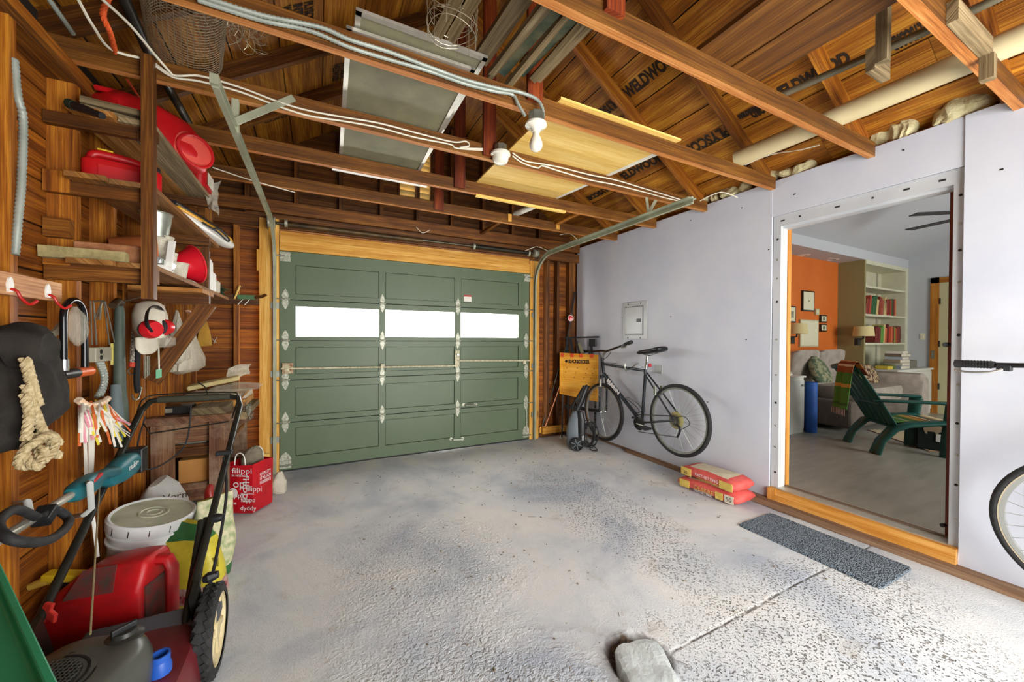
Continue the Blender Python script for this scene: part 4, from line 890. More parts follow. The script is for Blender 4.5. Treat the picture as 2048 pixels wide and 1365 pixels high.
# bungee and straps
bg = thing('bungee_cord', 'black and white bungee cord with a red hook end', 'cord', (-.92, 2.8, 1.0))
rope([P(268, 640, x=-.93), P(266, 680, x=-.93), P(264, 728, x=-.93)], .010, 120).build('cord', mat('speckled_cord', '#4a4440', '#c9c0b0', scale=150, rough=.8), bg); MB().tube([P(264, 726, x=-.93), P(263, 735, x=-.93)], .014, 10).build('red_end', mat('red_ferrule', '#b8402c', rough=.5), bg)
MB().tube(spline([P(263, 735, x=-.93), P(256, 742, x=-.93), P(262, 750, x=-.93), P(268, 745, x=-.93)], 5), .003, 6).build('hook', STEEL, bg)
st_ = thing('black_strap', 'black strap with a steel hook hanging below the cap', 'strap', (-.91, 2.9, .9))
cable([P(272, 640, x=-.92), P(275, 700, x=-.915), P(273, 760, x=-.91), P(276, 785, x=-.91)], .014).build('webbing', mat('black_webbing', '#16181a', rough=.8), st_, smooth=True)
MB().tube(spline([P(283, 775, x=-.9), P(277, 797, x=-.9), P(268, 800, x=-.9), P(264, 790, x=-.9)], 5), .004, 6).build('hook', STEEL, st_)
# cap and ear muffs
cpv = thing('baseball_cap', 'off-white baseball cap hanging under the ear muffs', 'cap', (-.86, 2.85, 1.2))
c = P(298, 645, x=-.86)
MB().loft([ring(c+V(.0, .02, .12-.0), (1, 0, 0), (0, 1, 0), .03, .03, 2, 20), ring(c+V(0, .01, .10), (1, 0, 0), (0, 1, 0), .06, .07, 2, 20), ring(c+V(.005, 0, .04), (1, 0, 0), (0, 1, 0), .075, .09, 2, 20), ring(c+V(.01, -.005, -.04), (1, 0, 0), (0, 1, 0), .075, .095, 2, 20), ring(c+V(.01, -.01, -.09), (1, 0, 0), (0, 1, 0), .06, .085, 2, 20)]).build('crown', CAPW, cpv, smooth=True)
m = MB()
def brim(s, t):
    a = (s-.5)*2; q = P(270+50*s, 676+36*t*(1-.5*abs(a)**3)-6*s, x=-.83+.03*(1-a*a)); return q
m.grid(brim, 14, 8).build('brim', CAPW, cpv, smooth=True, solid=.006)
em = thing('ear_muffs', 'red ear muffs with a black headband hanging over the cap', 'ear muffs', (-.80, 2.9, 1.25))
c = P(313, 650, x=-.78)
for k, (u, v, x, nn) in enumerate(((303, 659, -.755, (.8, -.6, 0)), (329, 655, -.79, (.5, .85, 0)))):
    q = P(u, v, x=x); MB().lathe([(.018, -.03), (.038, -.026), (.046, -.008), (.048, .012), (.04, .018), (.0405, .022)], 24, axis_frame(q, [-a for a in nn])).build('cup', mat('red_ear_cup', '#c81e26', rough=.25) if k == 0 else bpy.data.materials['red_ear_cup'], em, smooth=True)
    MB().lathe([(.04, .018), (.045, .024), (.04, .034), (.02, .034)], 20, axis_frame(q, [-a for a in nn])).build('cushion', RUBBER, em, smooth=True)
m = MB(); pts = spline([P(303, 664, x=-.745), P(293, 645, x=-.76), P(296, 622, x=-.79), P(308, 613, x=-.80), P(322, 620, x=-.80), P(329, 640, x=-.79)], 6)
m.tube(pts, .011, 8, flat=.45); m.build('headband', BLACK, em, smooth=True)
gg = thing('safety_goggles', 'clear safety goggles hanging behind the ear muffs', 'goggles', (-.83, 3.0, 1.18))
c = P(330, 683, x=-.80); soft([(c+V(0, 0, -.035), .02, .06), (c+V(.01, 0, -.02), .03, .075), (c+V(.01, 0, .02), .03, .075), (c+V(0, 0, .035), .02, .06)], n=18, p=3).build('lens', POLY, gg, smooth=True)
MB().tube([c+V(.0, .07, .02), P(345, 650, x=-.85)], .004, 6).build('strap', BLACK, gg)
# scraper strips, tag, bags, cloth
sc_ = thing('metal_strips', 'bundle of thin metal strips hanging below the cap', 'strips', (-.9, 2.86, 1.0))
for k, u in enumerate((290, 295, 299)): MB().beam(P(u, 712, x=-.89+.004*k), P(u, 757-3*k, x=-.89+.004*k), .016, .0015, up=(1, 0, .01)).build('strip', STEEL, sc_)
tg_ = thing('key_tag', 'green key tag on a pale cord hanging on the diagonal brace', 'tag', (-.8, 2.98, 1.05))
MB().tube([P(317, 695, x=-.84), P(318, 740, x=-.82)], .004, 6).build('cord', WIRE_W, tg_); a, b = P(313, 740, x=-.82), P(323, 755, x=-.82); MB().bb(-.823, -.819, a.y, b.y, b.z, a.z).build('green_tag', mat('mint_tag', '#6fbf94', rough=.4), tg_)
for k, (lab, us, v0, v1, seed, mt) in enumerate((('milky plastic bag hanging behind the diagonal brace, lower part bulging', (345, 398), 640, 752, 3, POLYW), ('white plastic bag hanging beside the goggles', (334, 366), 618, 730, 9, POLYW))):
    l, r_ = P(us[0], 700, x=-.90), P(us[1], 700, x=-.90); yc = (l.y+r_.y)/2; hw = abs(r_.y-l.y)/2; zt, zb = P(us[0], v0, x=-.90).z, P(us[0], v1, x=-.90).z
    t = thing('plastic_bag', lab, 'bag', (-.9, yc, zb)); sp = []
    for f, a, b in ((0, .008, .02), (.08, .014, .06), (.25, .025, .35), (.5, .045, .65), (.75, .06, .95), (.92, .055, 1), (.99, .03, .7), (1, .01, .3)): sp.append((V(-.90+.01, yc, zt+(zb-zt)*f), a, hw*max(b, .08)))
    crumple(soft(sp, n=30, folds=.06, fk=7, seed=seed), .006, seed, 50).build('bag_body', mt, t, smooth=True)
yc_ = thing('yellow_cloth', 'mustard yellow cloth pinned up beside the diagonal brace', 'cloth', (-.88, 3.3, 1.3))
a, b, c, d = P(396, 632, x=-.9), P(405, 628, x=-.88), P(427, 690, x=-.86), P(391, 696, x=-.88)
m = MB(); m.grid(lambda s, t: a.lerp(b, s).lerp(d.lerp(c, s), t)+V(.012*math.sin(7*s+t*3), 0, 0), 10, 10); m.build('cloth', mat('mustard_cloth', '#b0872a', '#9c7420', scale=8, rough=.9, bump=.2, bscale=200), yc_, smooth=True, solid=.003)
MB().tube([P(424, 678, x=-.86), P(434, 687, x=-.85)], .003, 5).build('string', PAPER, yc_); MB().tube([P(428, 687, x=-.86), P(433, 675, x=-.85)], .003, 5).build('string', PAPER, yc_)
bh = thing('brush_handle', 'pale wooden brush handle hanging between the plastic bags', 'brush', (-.9, 3.05, 1.35)); a, b = P(353, 625, x=-.91), P(354, 662, x=-.91)
MB().tube([a, a.lerp(b, .25), a.lerp(b, .6), b], [.012, .02, .014, .022], 12, flat=.5).build('handle', wood('pale_brush_wood', '#b98a4a', '#d0a566', '#e0bc84', knots=0), bh, smooth=True)
o = MB().beam(P(375, 622, x=-.93), P(388, 632, x=-.92), .03, .01).build('orange_tag', mat('orange_card', '#c8602a', '#d9cdb8', scale=50, rough=.7)); tag(o, 'small orange and white card tucked behind the brace', 'card')
# green handled saw on the nailer rail by the door post
gs = thing('green_saw', 'narrow green tool hung on the rail beside the door post', 'tool', (-.55, 4.22, 1.6)); 
MB().bb(-.665, -.53, 4.215, 4.248, 1.645, 1.685).build('green_bar', mat('chipped_green_paint', '#3f6a42', '#55784e', scale=30, rough=.6), gs); MB().tube([(-.53, 4.22, 1.665), (-.47, 4.19, 1.675), (-.44, 4.17, 1.69)], .013, 8).build('peg', W_DARK, gs, smooth=True)
for dx in (0, .05): MB().tube([(-.62+dx, 4.21, 1.645), (-.66+dx, 4.20, 1.59)], .002, 5).build('prong', STEEL, gs)
o = MB().tube([P(480, 572, y=4.24), P(469, 598, y=4.2)], .008, 8).build('wooden_peg', W_PLY); tag(o, 'pale wooden peg sticking out beside the back stud', 'peg')
# string trimmer ties: bunch of plastic strips
tb = thing('tie_bunch', 'bunch of white, yellow and pink plastic tie strips on the wall', 'ties', (-.9, 2.4, .7))
tcol = [mat('white_tie', '#d9d5c8', rough=.5), mat('yellow_tie', '#d8c83a', rough=.5), mat('pink_tie', '#d28a98', rough=.5), mat('orange_tie', '#c9622c', rough=.5)]
rg = random.Random(3)
for k in range(70):
    u0, v0 = rg.uniform(158, 215), rg.uniform(800, 818); ang = rg.uniform(-.15, 1.0)*(1 if u0 > 170 else .4); L = rg.uniform(40, 85)
    x0 = -.90+rg.uniform(0, .03); p0 = P(u0, v0, x=x0); p1 = P(u0+L*.45*math.sin(ang), v0+L*.35, x=x0+.04); p2 = P(u0+L*math.sin(ang), v0+L*math.cos(ang), x=x0+.05)
    MB().tube(spline([p0, p1, p2], 4), .0042, 4, flat=.3).build('tie', tcol[[0, 0, 0, 1, 0, 2, 3, 1][k % 8]], tb)
for k, (u0, u1, v1) in enumerate(((166, 172, 950), (176, 180, 950), (182, 184, 955))): MB().tube(spline([P(u0, 815, x=-.90), P(u0+4, 880, x=-.89), P(u1, v1, x=-.90)], 5), .0055, 4, flat=.4).build('long_tie', tcol[0], tb)
MB().tube(spline([P(156, 800, x=-.88), P(175, 812, x=-.87), P(200, 808, x=-.87), P(215, 798, x=-.88)], 5), .014, 8).build('wrap', mat('printed_band', '#d9a070', '#e8e0c8', scale=60, rough=.6), tb, smooth=True)
# ================================================================ workbench and floor clutter on the left
YF = 3.33
def bx(u): return P(u, 900, y=YF).x
def bz(v): return P(380, v, y=YF).z
bn = thing('workbench', 'rough dark wooden workbench beside the mower handle', 'workbench', (-.8, 3.7, 0))
l0, l1, r0, r1 = -1.0, bx(346), bx(418), bx(457)
for y in (YF, 4.08):
    for a, b in ((l0, l1), (r0, r1)): MB().bb(a, b, y, y+.045, 0, bz(848)).build('leg', W_BENCH, bn)
MB().bb(-1.02, bx(470), YF-.03, 4.20, bz(846), bz(832)).build('bench_top', W_BENCH, bn)
MB().bb(l1, r0, YF+.045, YF+.075, bz(888), bz(850)).build('apron', W_BENCH, bn); MB().bb(l1-.05, r0+.05, YF+.046, YF+.07, bz(917), bz(899)).build('mid_rail', W_DARK, bn); MB().bb(l1-.05, r0+.05, YF+.046, YF+.07, bz(1008), bz(972)).build('low_rail', W_BENCH, bn)
MB().bb(-1.0, r1-.01, YF+.07, 4.06, bz(986), bz(980)).build('lower_shelf', W_DARK, bn); MB().bb(-1.0, r1-.01, YF+.07, 4.06, bz(900), bz(894)).build('upper_shelf', W_DARK, bn)
MB().bb(r1-.03, r1, YF+.045, 4.08, bz(888), bz(850)).build('side_rail', W_BENCH, bn); MB().bb(bx(470), bx(470)+.05, YF+.1, 4.15, bz(852), bz(838)).build('side_plank', W_GREY, bn)
o = MB().bb(P(357, 940, y=YF+.09).x, P(424, 940, y=YF+.09).x, YF+.085, YF+.38, bz(979), P(380, 920, y=YF+.09).z).build('cardboard_box', CARD, bevel=.004); tag(o, 'plain cardboard box on the lower shelf of the workbench', 'box')
o = crumple(MB().bb(P(347, 890, y=YF+.1).x, P(417, 890, y=YF+.1).x, YF+.09, YF+.3, bz(894), bz(887)), .006, 3, 50).build('foil_scrap', STEEL); tag(o, 'flattened silver and yellow wrapper under the bench apron', 'wrapper')
ZW = bz(832)
o = MB().bb(P(316, 825, y=3.45).x, P(382, 825, y=3.45).x, 3.42, 3.58, ZW, ZW+.055).build('black_charger', BLACK, bevel=.006); tag(o, 'flat black plastic case on the bench top', 'case')
WM[o.name] = Matrix.Translation(o.location)
MB().bb(P(326, 825, y=3.419).x, P(345, 825, y=3.419).x, 3.416, 3.421, ZW+.015, ZW+.045).build('label', mat('grey_label', '#8a8674', rough=.6), o)
o = MB().bb(bx(383), bx(452), YF-.01, YF+.26, ZW, ZW+.05).build('wood_block', W_GREY); tag(o, 'thick dusty wooden block on the front corner of the bench', 'block')
cb = thing('flat_carton', 'flat open carton holding plastic-wrapped papers on the bench', 'carton', (-.75, 3.8, ZW))
MB().bb(-.98, -.52, 3.62, 4.05, ZW, ZW+.05).build('carton_box', CARD, cb, bevel=.003); MB().beam((-.55, 3.62, ZW+.05), (-.50, 3.62, ZW+.12), .1, .004).build('flap', CARD, cb)
o = crumple(MB().box((-.72, 3.80, ZW+.075), (.40, .34, .045)), .006, 5, 40).build('wrapped_papers', POLYW, bevel=.01); tag(o, 'plastic-wrapped stack of papers lying in the flat carton', 'papers')
m = MB(); m.grid(lambda s, t: V(-.80+.36*s, 3.66+.3*t, ZW+.105+.05*math.sin(3.1*s)*math.sin(2.6*t)+.03*s), 14, 12); o = crumple(m, .012, 7, 45).build('clear_wrap', POLY, solid=.001); tag(o, 'crinkled clear wrap on top of the wrapped papers', 'plastic')
o = MB().beam((-.90, 3.74, ZW+.15), (-.58, 3.78, ZW+.215), .2, .035).build('foam_pad', mat('cream_foam', '#d0c08c', '#bfae78', rough=.9, bump=.3), bevel=.012); tag(o, 'cream foam pad lying aslant on the wrapped papers', 'pad')
m = MB(); m.grid(lambda s, t: V(-.66+.14*s, 3.82+.04*t, ZW+.20+.09*t+.03*s), 8, 8); o = crumple(m, .012, 9, 60).build('bubble_wrap', POLYW, solid=.002); tag(o, 'scrap of milky wrap sticking up beyond the foam pad', 'plastic')
o = cable([P(395, 765, y=3.6), P(410, 775, y=3.55), P(416, 792, y=3.5), P(425, 803, y=3.45)], .004).build('power_cable', RUBBER); tag(o, 'thin black cord drooping over the front of the carton', 'cord')
wn = MB(); rg = random.Random(12)
for k in range(16):
    c = V(-.50+rg.uniform(-.02, .03), 3.45+rg.uniform(0, .25), ZW-.03+rg.uniform(-.05, .06)); r_ = rg.uniform(.02, .04)
    wn.tube([c+V(rg.uniform(.2, .5)*r_*math.cos(a), r_*math.cos(a+.3), r_*math.sin(a)) for a in [j/12*6.28 for j in range(13)]], .002, 5)
tag(wn.build('wire_tangle', STEEL), 'tangle of thin wire hanging on the side of the bench', 'wire')
o = MB().box((-.50, 3.98, .14), (.16, .03, .28), (.1, .2, .1)).build('tan_board', W_PLY); tag(o, 'tan board leaning behind the red shopping bag', 'board')
# white bag with printed name
vb = thing('paper_sack', 'white rolled-top sack with lettering in front of the bench leg', 'sack', (-.86, 3.0, 0))
c = V(-.84, 2.98, 0)
crumple(soft([(c, .10, .13), (c+V(0, 0, .02), .115, .15), (c+V(0, 0, .28), .11, .14), (c+V(-.01, 0, .38), .07, .12), (c+V(-.02, 0, .43), .02, .10)], n=24, p=3), .006, 2, 40).build('sack_body', mat('white_sack_paper', '#d5d6d2', '#c3c6c4', rough=.6), vb, smooth=True)
text('lettering', 'Verm', c+V(.27, -.96, 0)*.152+V(.0, 0, .35), (.96, .27, .0), (0, 0, 1), .055, mat('sack_ink', '#4a4a38', rough=.7), vb)
MB().box(c+V(.27, -.96, 0)*.158+V(.07, .02, .27), (.07, .012, .06), (0, 0, .27)).build('blue_print', mat('sack_blue', '#7ba3b8', rough=.6), vb)
# red shopping bag
N0 = V(-.436, 3.335, 0); e1 = V(-.87, .49, 0); e2 = V(.55, .835, 0); BH = .36
rbg = thing('shopping_bag', 'red shopping bag covered in white lettering beside the door track', 'bag', N0+e1*.10+e2*.09)
RB = mat('red_bag_film', '#c01522', '#a80f1c', scale=4, rough=.3); RT2 = mat('bag_white_ink', '#e8e2e0', rough=.4)
m = MB(); W1, W2 = .21, .20
rings = []
for z, f in ((0, .96), (.02, 1), (.2, 1.0), (BH-.01, 1.02), (BH, 1.02)):
    r_ = []
    for a, b in ((0, 0), (.5, -.03), (1, 0), (1.02, .5), (1, 1), (.5, 1.03), (0, 1), (-.02, .5)): r_.append(N0+e1*W1*((a-.5)*f+.5)+e2*W2*((b-.5)*f+.5)+V(0, 0, z+(.008*math.sin(a*9+b*5) if z > .3 else 0)))
    rings.append(r_)
inn = [[N0+e1*W1*.5+e2*W2*.5+(p-(N0+e1*W1*.5+e2*W2*.5)-V(0, 0, p.z))*.97+V(0, 0, p.z-d) for p in rings[-1]] for d in (0, .22)]
m.loft(rings+inn).build('bag_body', RB, rbg)
nf = -e2
def onf(a, z): return N0+e1*W1*(1-a)+nf*.012+V(0, 0, z)           # front face, a = 0 at its left end
exf = -e1
for (s, a, z, sz, fit, vert) in (('filippi', .30, .30, .055, .15, False), ('IN NEEDLE', .30, .275, .02, .10, False), ('opi', .34, .195, .085, .10, False), ('filippi', .80, .17, .06, .12, False), ('filippi', .66, .29, .07, .20, True), ('filippo', .62, .09, .05, .11, False), ('dyddy', .60, .03, .045, .12, False), ('SAN NAPOLI', .62, .145, .014, .10, False), ('filippi', .12, .12, .05, .12, False), ('since', .12, .07, .03, .07, False)):
    ob_ = onf(a, z)
    if vert: text('lettering', s, ob_+exf*.01, (0, 0, -1), exf, sz, RT2, rbg, fit=fit)
    else: text('lettering', s, ob_, exf, (0, 0, 1), sz, RT2, rbg, fit=fit)
c_ = onf(.36, .155); MB().lathe([(.035, 0), (.035, .001)], 20, axis_frame(c_, nf)).build('white_disc', RT2, rbg)
nr = e2.cross(V(0, 0, 1))
for i, s in enumerate(('QUALITY', 'ITALIAN', 'INGREDIENTS')): text('lettering', s, N0+e2*W2*.30+nr*.008+V(0, 0, .255-.032*i), e2, (0, 0, 1), .034, RT2, rbg, fit=.11)
for f in (0.012, W2-.012):
    b0 = N0+e2*f; MB().tube(spline([b0+e1*W1*.3+V(0, 0, BH-.06), b0+e1*W1*.34+V(0, 0, BH+.05), b0+e1*W1*.5+V(0, 0, BH+.08), b0+e1*W1*.66+V(0, 0, BH+.05), b0+e1*W1*.7+V(0, 0, BH-.06)], 6), .004, 6).build('cord_handle', WHITE, rbg, smooth=True)
cc = N0+e1*.10+e2*.12+V(0, 0, BH-.02)
o = crumple(soft([(cc+V(0, 0, -.06), .07, .05), (cc+V(0, 0, .03), .075, .055), (cc+V(.01, 0, .09), .05, .045), (cc+V(.02, 0, .12), .02, .02)], n=18, folds=.05), .006, 4, 60).build('grey_bag', clear_plastic('grey_poly', '#8f8874', .8), smooth=True); tag(o, 'grey plastic bag bulging out of the red shopping bag', 'bag')
o = crumple(soft([((-.30, 3.72, 0), .05, .06), ((-.30, 3.72, .08), .06, .07), ((-.30, 3.72, .16), .02, .02)], n=14), .006, 8, 60).build('pale_bag', POLYW, smooth=True); tag(o, 'small pale plastic bag on the floor behind the shopping bag', 'bag')
# ---- bucket
bk = thing('bucket', 'white plastic bucket with a dusty lid beside the mower handle', 'bucket', (-.80, 2.53, .02), tuple(Matrix.Rotation(.17, 3, _d).to_euler()))
BW = mat('white_bucket_plastic', '#d9dcdc', '#cfd2d0', scale=3, rough=.4); LIDM = mat('dusty_lid', '#bcbfa6', '#9a9c84', scale=7, rough=.7)
MB().lathe([(.125, 0), (.13, .004), (.148, .29), (.158, .292), (.158, .30), (.149, .302), (.151, .335), (.16, .337), (.16, .345), (.152, .347), (.153, .38)], 40, None).build('pail', BW, bk, world=False, smooth=True)
ld = MB().lathe([(.163, .355), (.166, .36), (.168, .40), (.160, .408), (.150, .404), (.148, .394)], 40).build('lid_rim', BW, bk, world=False, smooth=True)
MB().lathe([(.151, .392), (.151, .402), (.06, .403), (.057, .407), (.05, .407), (.047, .403), (.034, .403), (.031, .407), (.025, .407), (.022, .402), (.002, .402)], 40).build('lid_top', LIDM, ld, world=False, smooth=True)
for k in range(14):
    a = k/14*6.283; MB().box((.1672*math.cos(a), .1672*math.sin(a), .378), (.002, .003, .03), (0, 0, a)).build('lid_slit', HOLE, ld, world=False)
MB().tube(spline([(.02, -.16, .30), (.07, -.17, .25), (.13, -.14, .22), (.165, -.02, .30)], 6), .0025, 6).build('bail', mat('dark_wire', '#3a3a38', rough=.5, metal=.6), bk, world=False)
# ---- second red can behind the bucket
sc2 = thing('fuel_can', 'red fuel can with a square handle behind the white bucket', 'gas can', (-.60, 2.76, 0))
soft([((0, 0, 0), .10, .14, 5), ((0, 0, .02), .11, .15, 6), ((0, 0, .24), .11, .15, 6), ((0, 0, .28), .09, .12, 5)], n=28).build('body', REDP, sc2, world=False, smooth=True)
MB().tube([(.0, .12, .27), (.01, .11, .385), (.03, -.04, .395), (.05, -.11, .385), (.07, -.13, .30), (.07, -.13, .2)], .02, 10).build('handle', REDP, sc2, world=False, smooth=True)
MB().box((-.04, -.12, .30), (.09, .03, .02), (0, 0, .2)).build('yellow_strap', YELLOWP, sc2, world=False)
# ---- fertiliser bags
def printed_sack(name, label, c, ex, w, h, d, cols, seed, lean):
    t = thing(name, label, 'sack', c); ex = Vector(ex).normalized(); ey = V(-ex.y, ex.x, 0)
    sp = [(Vector(c), w*.46, d*.5), (Vector(c)+V(0, 0, .03), w*.5, d*.55), (Vector(c)+V(0, 0, h*.45)+Vector(lean)*.4, w*.5, d*.5), (Vector(c)+V(0, 0, h*.75)+Vector(lean)*.75, w*.48, d*.35), (Vector(c)+V(0, 0, h)+Vector(lean), w*.42, d*.08)]
    fine_ = []
    for i in range(len(sp)-1):
        for k in range(4):
            f = k/4; fine_.append(tuple(a.lerp(b, f) if isinstance(a, Vector) else a+(b-a)*f for a, b in zip(sp[i], sp[i+1])))
    fine_.append(sp[-1])
    m = soft(fine_, ex=ex, ey=ey, n=28, p=3); nr_ = len(fine_)-1
    for fi in range(len(m.f)-2):
        f = (fi//28)/nr_
        for hi, mi in cols:
            if f <= hi: m.mi[fi] = mi; break
    crumple(m, .008, seed, 35).build('sack_body', SACKM, t, smooth=True); return t
SACKM = [mat('yellow_sack', '#c9bb3a', '#b5a82e', scale=20, rough=.5), mat('green_sack', '#2e6a34', '#245a2c', scale=12, rough=.45), mat('cream_sack', '#cfc8a6', '#8a9a6c', scale=30, rough=.55), mat('dark_red_print', '#8a2430', '#b9a9a0', scale=40, rough=.5)]
s1 = printed_sack('fertiliser_sack', 'yellow garden sack with a green folded top between can and handle', (-.52, 2.35, 0), (.8, -.35, 0), .24, .38, .15, ((.22, 0), (.32, 3), (.80, 0), (2, 1)), 3, (-.06, .05, 0))
MB().box((-.50, 2.315, .13), (.06, .006, .05), (0, 0, -.48)).build('green_label', mat('pale_green_label', '#8ab89a', rough=.5), s1); MB().box((-.49, 2.31, .20), (.12, .005, .04), (0, 0, -.48)).build('print_lines', mat('olive_print', '#8a8426', rough=.6), s1)
printed_sack('fertiliser_sack', 'cream and green seed sack slumped behind the yellow one', (-.52, 2.50, 0), (.6, .6, 0), .22, .44, .12, ((.3, 1), (2, 2)), 6, (.02, .03, 0))
# ---- big red can near the wall
bc = thing('fuel_can', 'large dusty red fuel can with a yellow spout beside the mower engine', 'gas can', (-.77, 2.19, 0), (0, 0, math.atan2(-.13, .38)))
H = .37
secs = ((-.215, .20, .085), (-.205, .22, .10), (-.15, .27, .11), (-.08, .33, .115), (0, .355, .115), (.10, H, .112), (.15, H, .108), (.165, H-.02, .10))
rings = [[Vector((x, y, z)) for y, z in [(-d, .02), (-d*.92, .0), (d*.92, 0), (d, .02), (d, h*.72), (d*.62, h*.98), (d*.5, h), (-d*.5, h), (-d*.62, h*.98), (-d, h*.72)]] for x, h, d in secs]
MB().loft(rings).build('body', REDDIRTY, bc, world=False, smooth=True, bevel=.006)
MB().tube([(.13, 0, H-.03), (.20, 0, H-.035), (.215, 0, H-.07), (.215, 0, .09), (.20, 0, .05), (.13, 0, .05)], .028, 10, flat=.8).build('end_handle', REDDIRTY, bc, world=False, smooth=True)
MB().prism([(-.06, 0), (.115, 0), (.10, .10), (-.02, .10)], (-.035, -.113, .262), (1, .0, .12), (0, .42, 1), .003).build('dusty_recess', DUST, bc, world=False)
MB().box((.168, -.02, .17), (.006, .12, .2)).build('dark_recess', DUST, bc, world=False)
MB().lathe([(.035, 0), (.035, .03), (.03, .034)], 18, axis_frame((-.16, 0, .255), (-.4, 0, 1))).build('collar', BLACK, bc, world=False, smooth=True)
MB().box((-.17, -.02, .305), (.13, .05, .03), (0, .15, .1)).build('spout_cap', YELLOWP, bc, world=False, bevel=.006); MB().tube([(-.22, -.03, .30), (-.268, -.05, .285)], [.02, .014], 10).build('spout', mat('yellowed_spout', '#c9a83a', '#b8923a', rough=.5), bc, world=False, smooth=True)
# ---- string trimmer hung on hooks
st2 = thing('string_trimmer', 'teal cordless string trimmer hung along the left wall', 'trimmer', (-.8, 2.1, .62))
xk = -.79
a, b = P(-60, 1118, x=xk), P(150, 985, x=xk)
MB().tube([a, b], .0135, 12).build('shaft', ALU, st2, smooth=True)
c0, c1 = P(140, 992, x=xk), P(188, 962, x=xk); ax = (c1-c0).normalized(); sd = ax.cross(V(1, 0, 0)).normalized()
MB().loft([ring(c0.lerp(c1, t), (1, 0, 0), sd, r_, r_*1.25, 3, 18) for t, r_ in ((0, .018), (.15, .026), (.6, .03), (.95, .028), (1.1, .022))]).build('front_housing', TEAL, st2, smooth=True)
g0, g1 = c1, P(228, 945, x=xk-.02); MB().tube([g0, g0.lerp(g1, .5)+V(0, 0, .012), g1], [.026, .021, .026], 12).build('grip', TEAL, st2, smooth=True)
MB().beam(P(182, 965, x=xk+.02), P(200, 948, x=xk+.02), .02, .012).build('trigger_lock', mat('red_trigger', '#b8262a', rough=.4), st2, bevel=.003)
h0, h1 = P(215, 958, x=xk-.03), P(262, 925, x=xk-.03); ax = (h1-h0).normalized(); sd = ax.cross(V(1, 0, 0)).normalized()
MB().loft([ring(h0.lerp(h1, t), (1, 0, 0), sd, r_, r_*1.3, 2.6, 18) for t, r_ in ((-.1, .016), (0, .03), (.4, .042), (.8, .044), (1, .038))]).build('motor_housing', TEAL, st2, smooth=True)
MB().beam(h1, h1+ax*.07, .085, .12, up=sd).build('battery', BLACK, st2, bevel=.006)
tx = h0.lerp(h1, .55)+V(.043, 0, 0); text('lettering', 'makita', tx-ax*.045+sd*.0, ax, V(1, 0, 0).cross(ax), .04, RT2, st2)
lc = P(75, 1040, x=xk)
lp = [lc+V(.0, .02, .02)] ; pl = spline([P(72, 1035, x=xk+.02), P(30, 1020, x=xk+.03), P(-5, 1050, x=xk+.06), P(30, 1082, x=xk+.12), P(100, 1080, x=xk+.12), P(138, 1045, x=xk+.06), P(115, 1022, x=xk+.03), P(82, 1035, x=xk+.02)], 6)
MB().tube(pl, .0125, 10).build('loop_handle', RUBBER, st2, smooth=True); MB().box(lc+V(.015, 0, .01), (.045, .06, .035), (.5, 0, 0)).build('handle_clamp', BLACK, st2, bevel=.005)
HKM = mat('grey_vinyl_hook', '#a8aaa6', rough=.5)
for lab, pts in (('grey vinyl wall hook under the trimmer housing', ((157, 958, -.93), (180, 968, -.74), (183, 1018, -.74), (168, 1030, -.76), (140, 1035, -.93))), ('grey vinyl wall hook near the trimmer loop handle', ((32, 1008, -.94), (55, 1004, -.80), (60, 1030, -.79), (50, 1042, -.80)))):
    o = MB().tube([P(u, v, x=x) for u, v, x in pts], .009, 8).build('utility_hook', HKM, smooth=True); tag(o, lab, 'hook')
o = cable([P(185, 1030, x=-.9), P(190, 1070, x=-.9), P(195, 1115, x=-.88)], .007).build('white_tube', WHITE, smooth=True); tag(o, 'thin white tube hanging behind the mower handle', 'tube')
# ---- lawn mower
mw = thing('lawn_mower', 'push lawn mower with a tall black handle and cream wheel hubs', 'lawn mower', (-.62, 1.6, 0))
BLKT = mat('black_handle_paint', '#1a1b19', '#24251f', rough=.3); DECK = mat('dark_red_deck', '#6b2228', '#571a20', scale=6, rough=.4); SHROUD = mat('grey_engine_shroud', '#4b4c46', '#3e3f3a', scale=4, rough=.3)
L0, L1, R0, R1 = V(-.85, 1.83, .30), V(-.845, 2.73, .93), V(-.435, 1.83, .30), V(-.41, 2.73, .925)
pts = [L0, L0.lerp(L1, .5), L1-(L1-L0).normalized()*.05, L1+V(.02, .02, .012), L1+V(.06, .025, .018), V(-.63, 2.757, .948), R1+V(-.06, .025, .02), R1+V(-.02, .02, .012), R1-(R1-R0).normalized()*.05, R0.lerp(R1, .5), R0]
MB().tube(pts, .0145, 12).build('handle_tube', BLKT, mw, smooth=True)
MB().tube([L1+V(.05, .024, .018), R1+V(-.06, .025, .02)], .019, 12).build('foam_grip', mat('olive_foam', '#3a392c', rough=.8), mw, smooth=True)
MB().tube(spline([L1+V(-.01, -.12, -.11), L1+V(-.012, -.02, .0), L1+V(0, .02, .03), L1+V(.06, .03, .045), R1+V(-.07, .03, .045), R1+V(-.02, .0, .02), R1+V(-.03, -.10, -.09)], 6), .004, 6).build('bail_wire', BLKT, mw, smooth=True)
MB().tube([L1+V(.03, -.10, -.09), L1+V(.07, -.16, -.13), R1+V(-.04, -.13, -.1)], .004, 6).build('cross_wire', BLKT, mw)
cable([L1+V(.02, -.05, -.06), L1+V(.01, -.12, -.22), L1+V(.05, -.10, -.33), L1+V(.18, -.05, -.24), L1+V(.2, .0, -.02)], .004).build('cable', RUBBER, mw, smooth=True)
g = L0.lerp(L1, .55); MB().tube([g+V(-.05, .0, .03), g+V(.05, -.01, .03)], .016, 10).build('starter_grip', BLACK, mw, smooth=True); MB().tube([g+V(-.02, 0, .02), V(-.62, 1.6, .39)], .0028, 6).build('starter_cord', mat('tan_cord', '#8a7a58', rough=.8), mw)
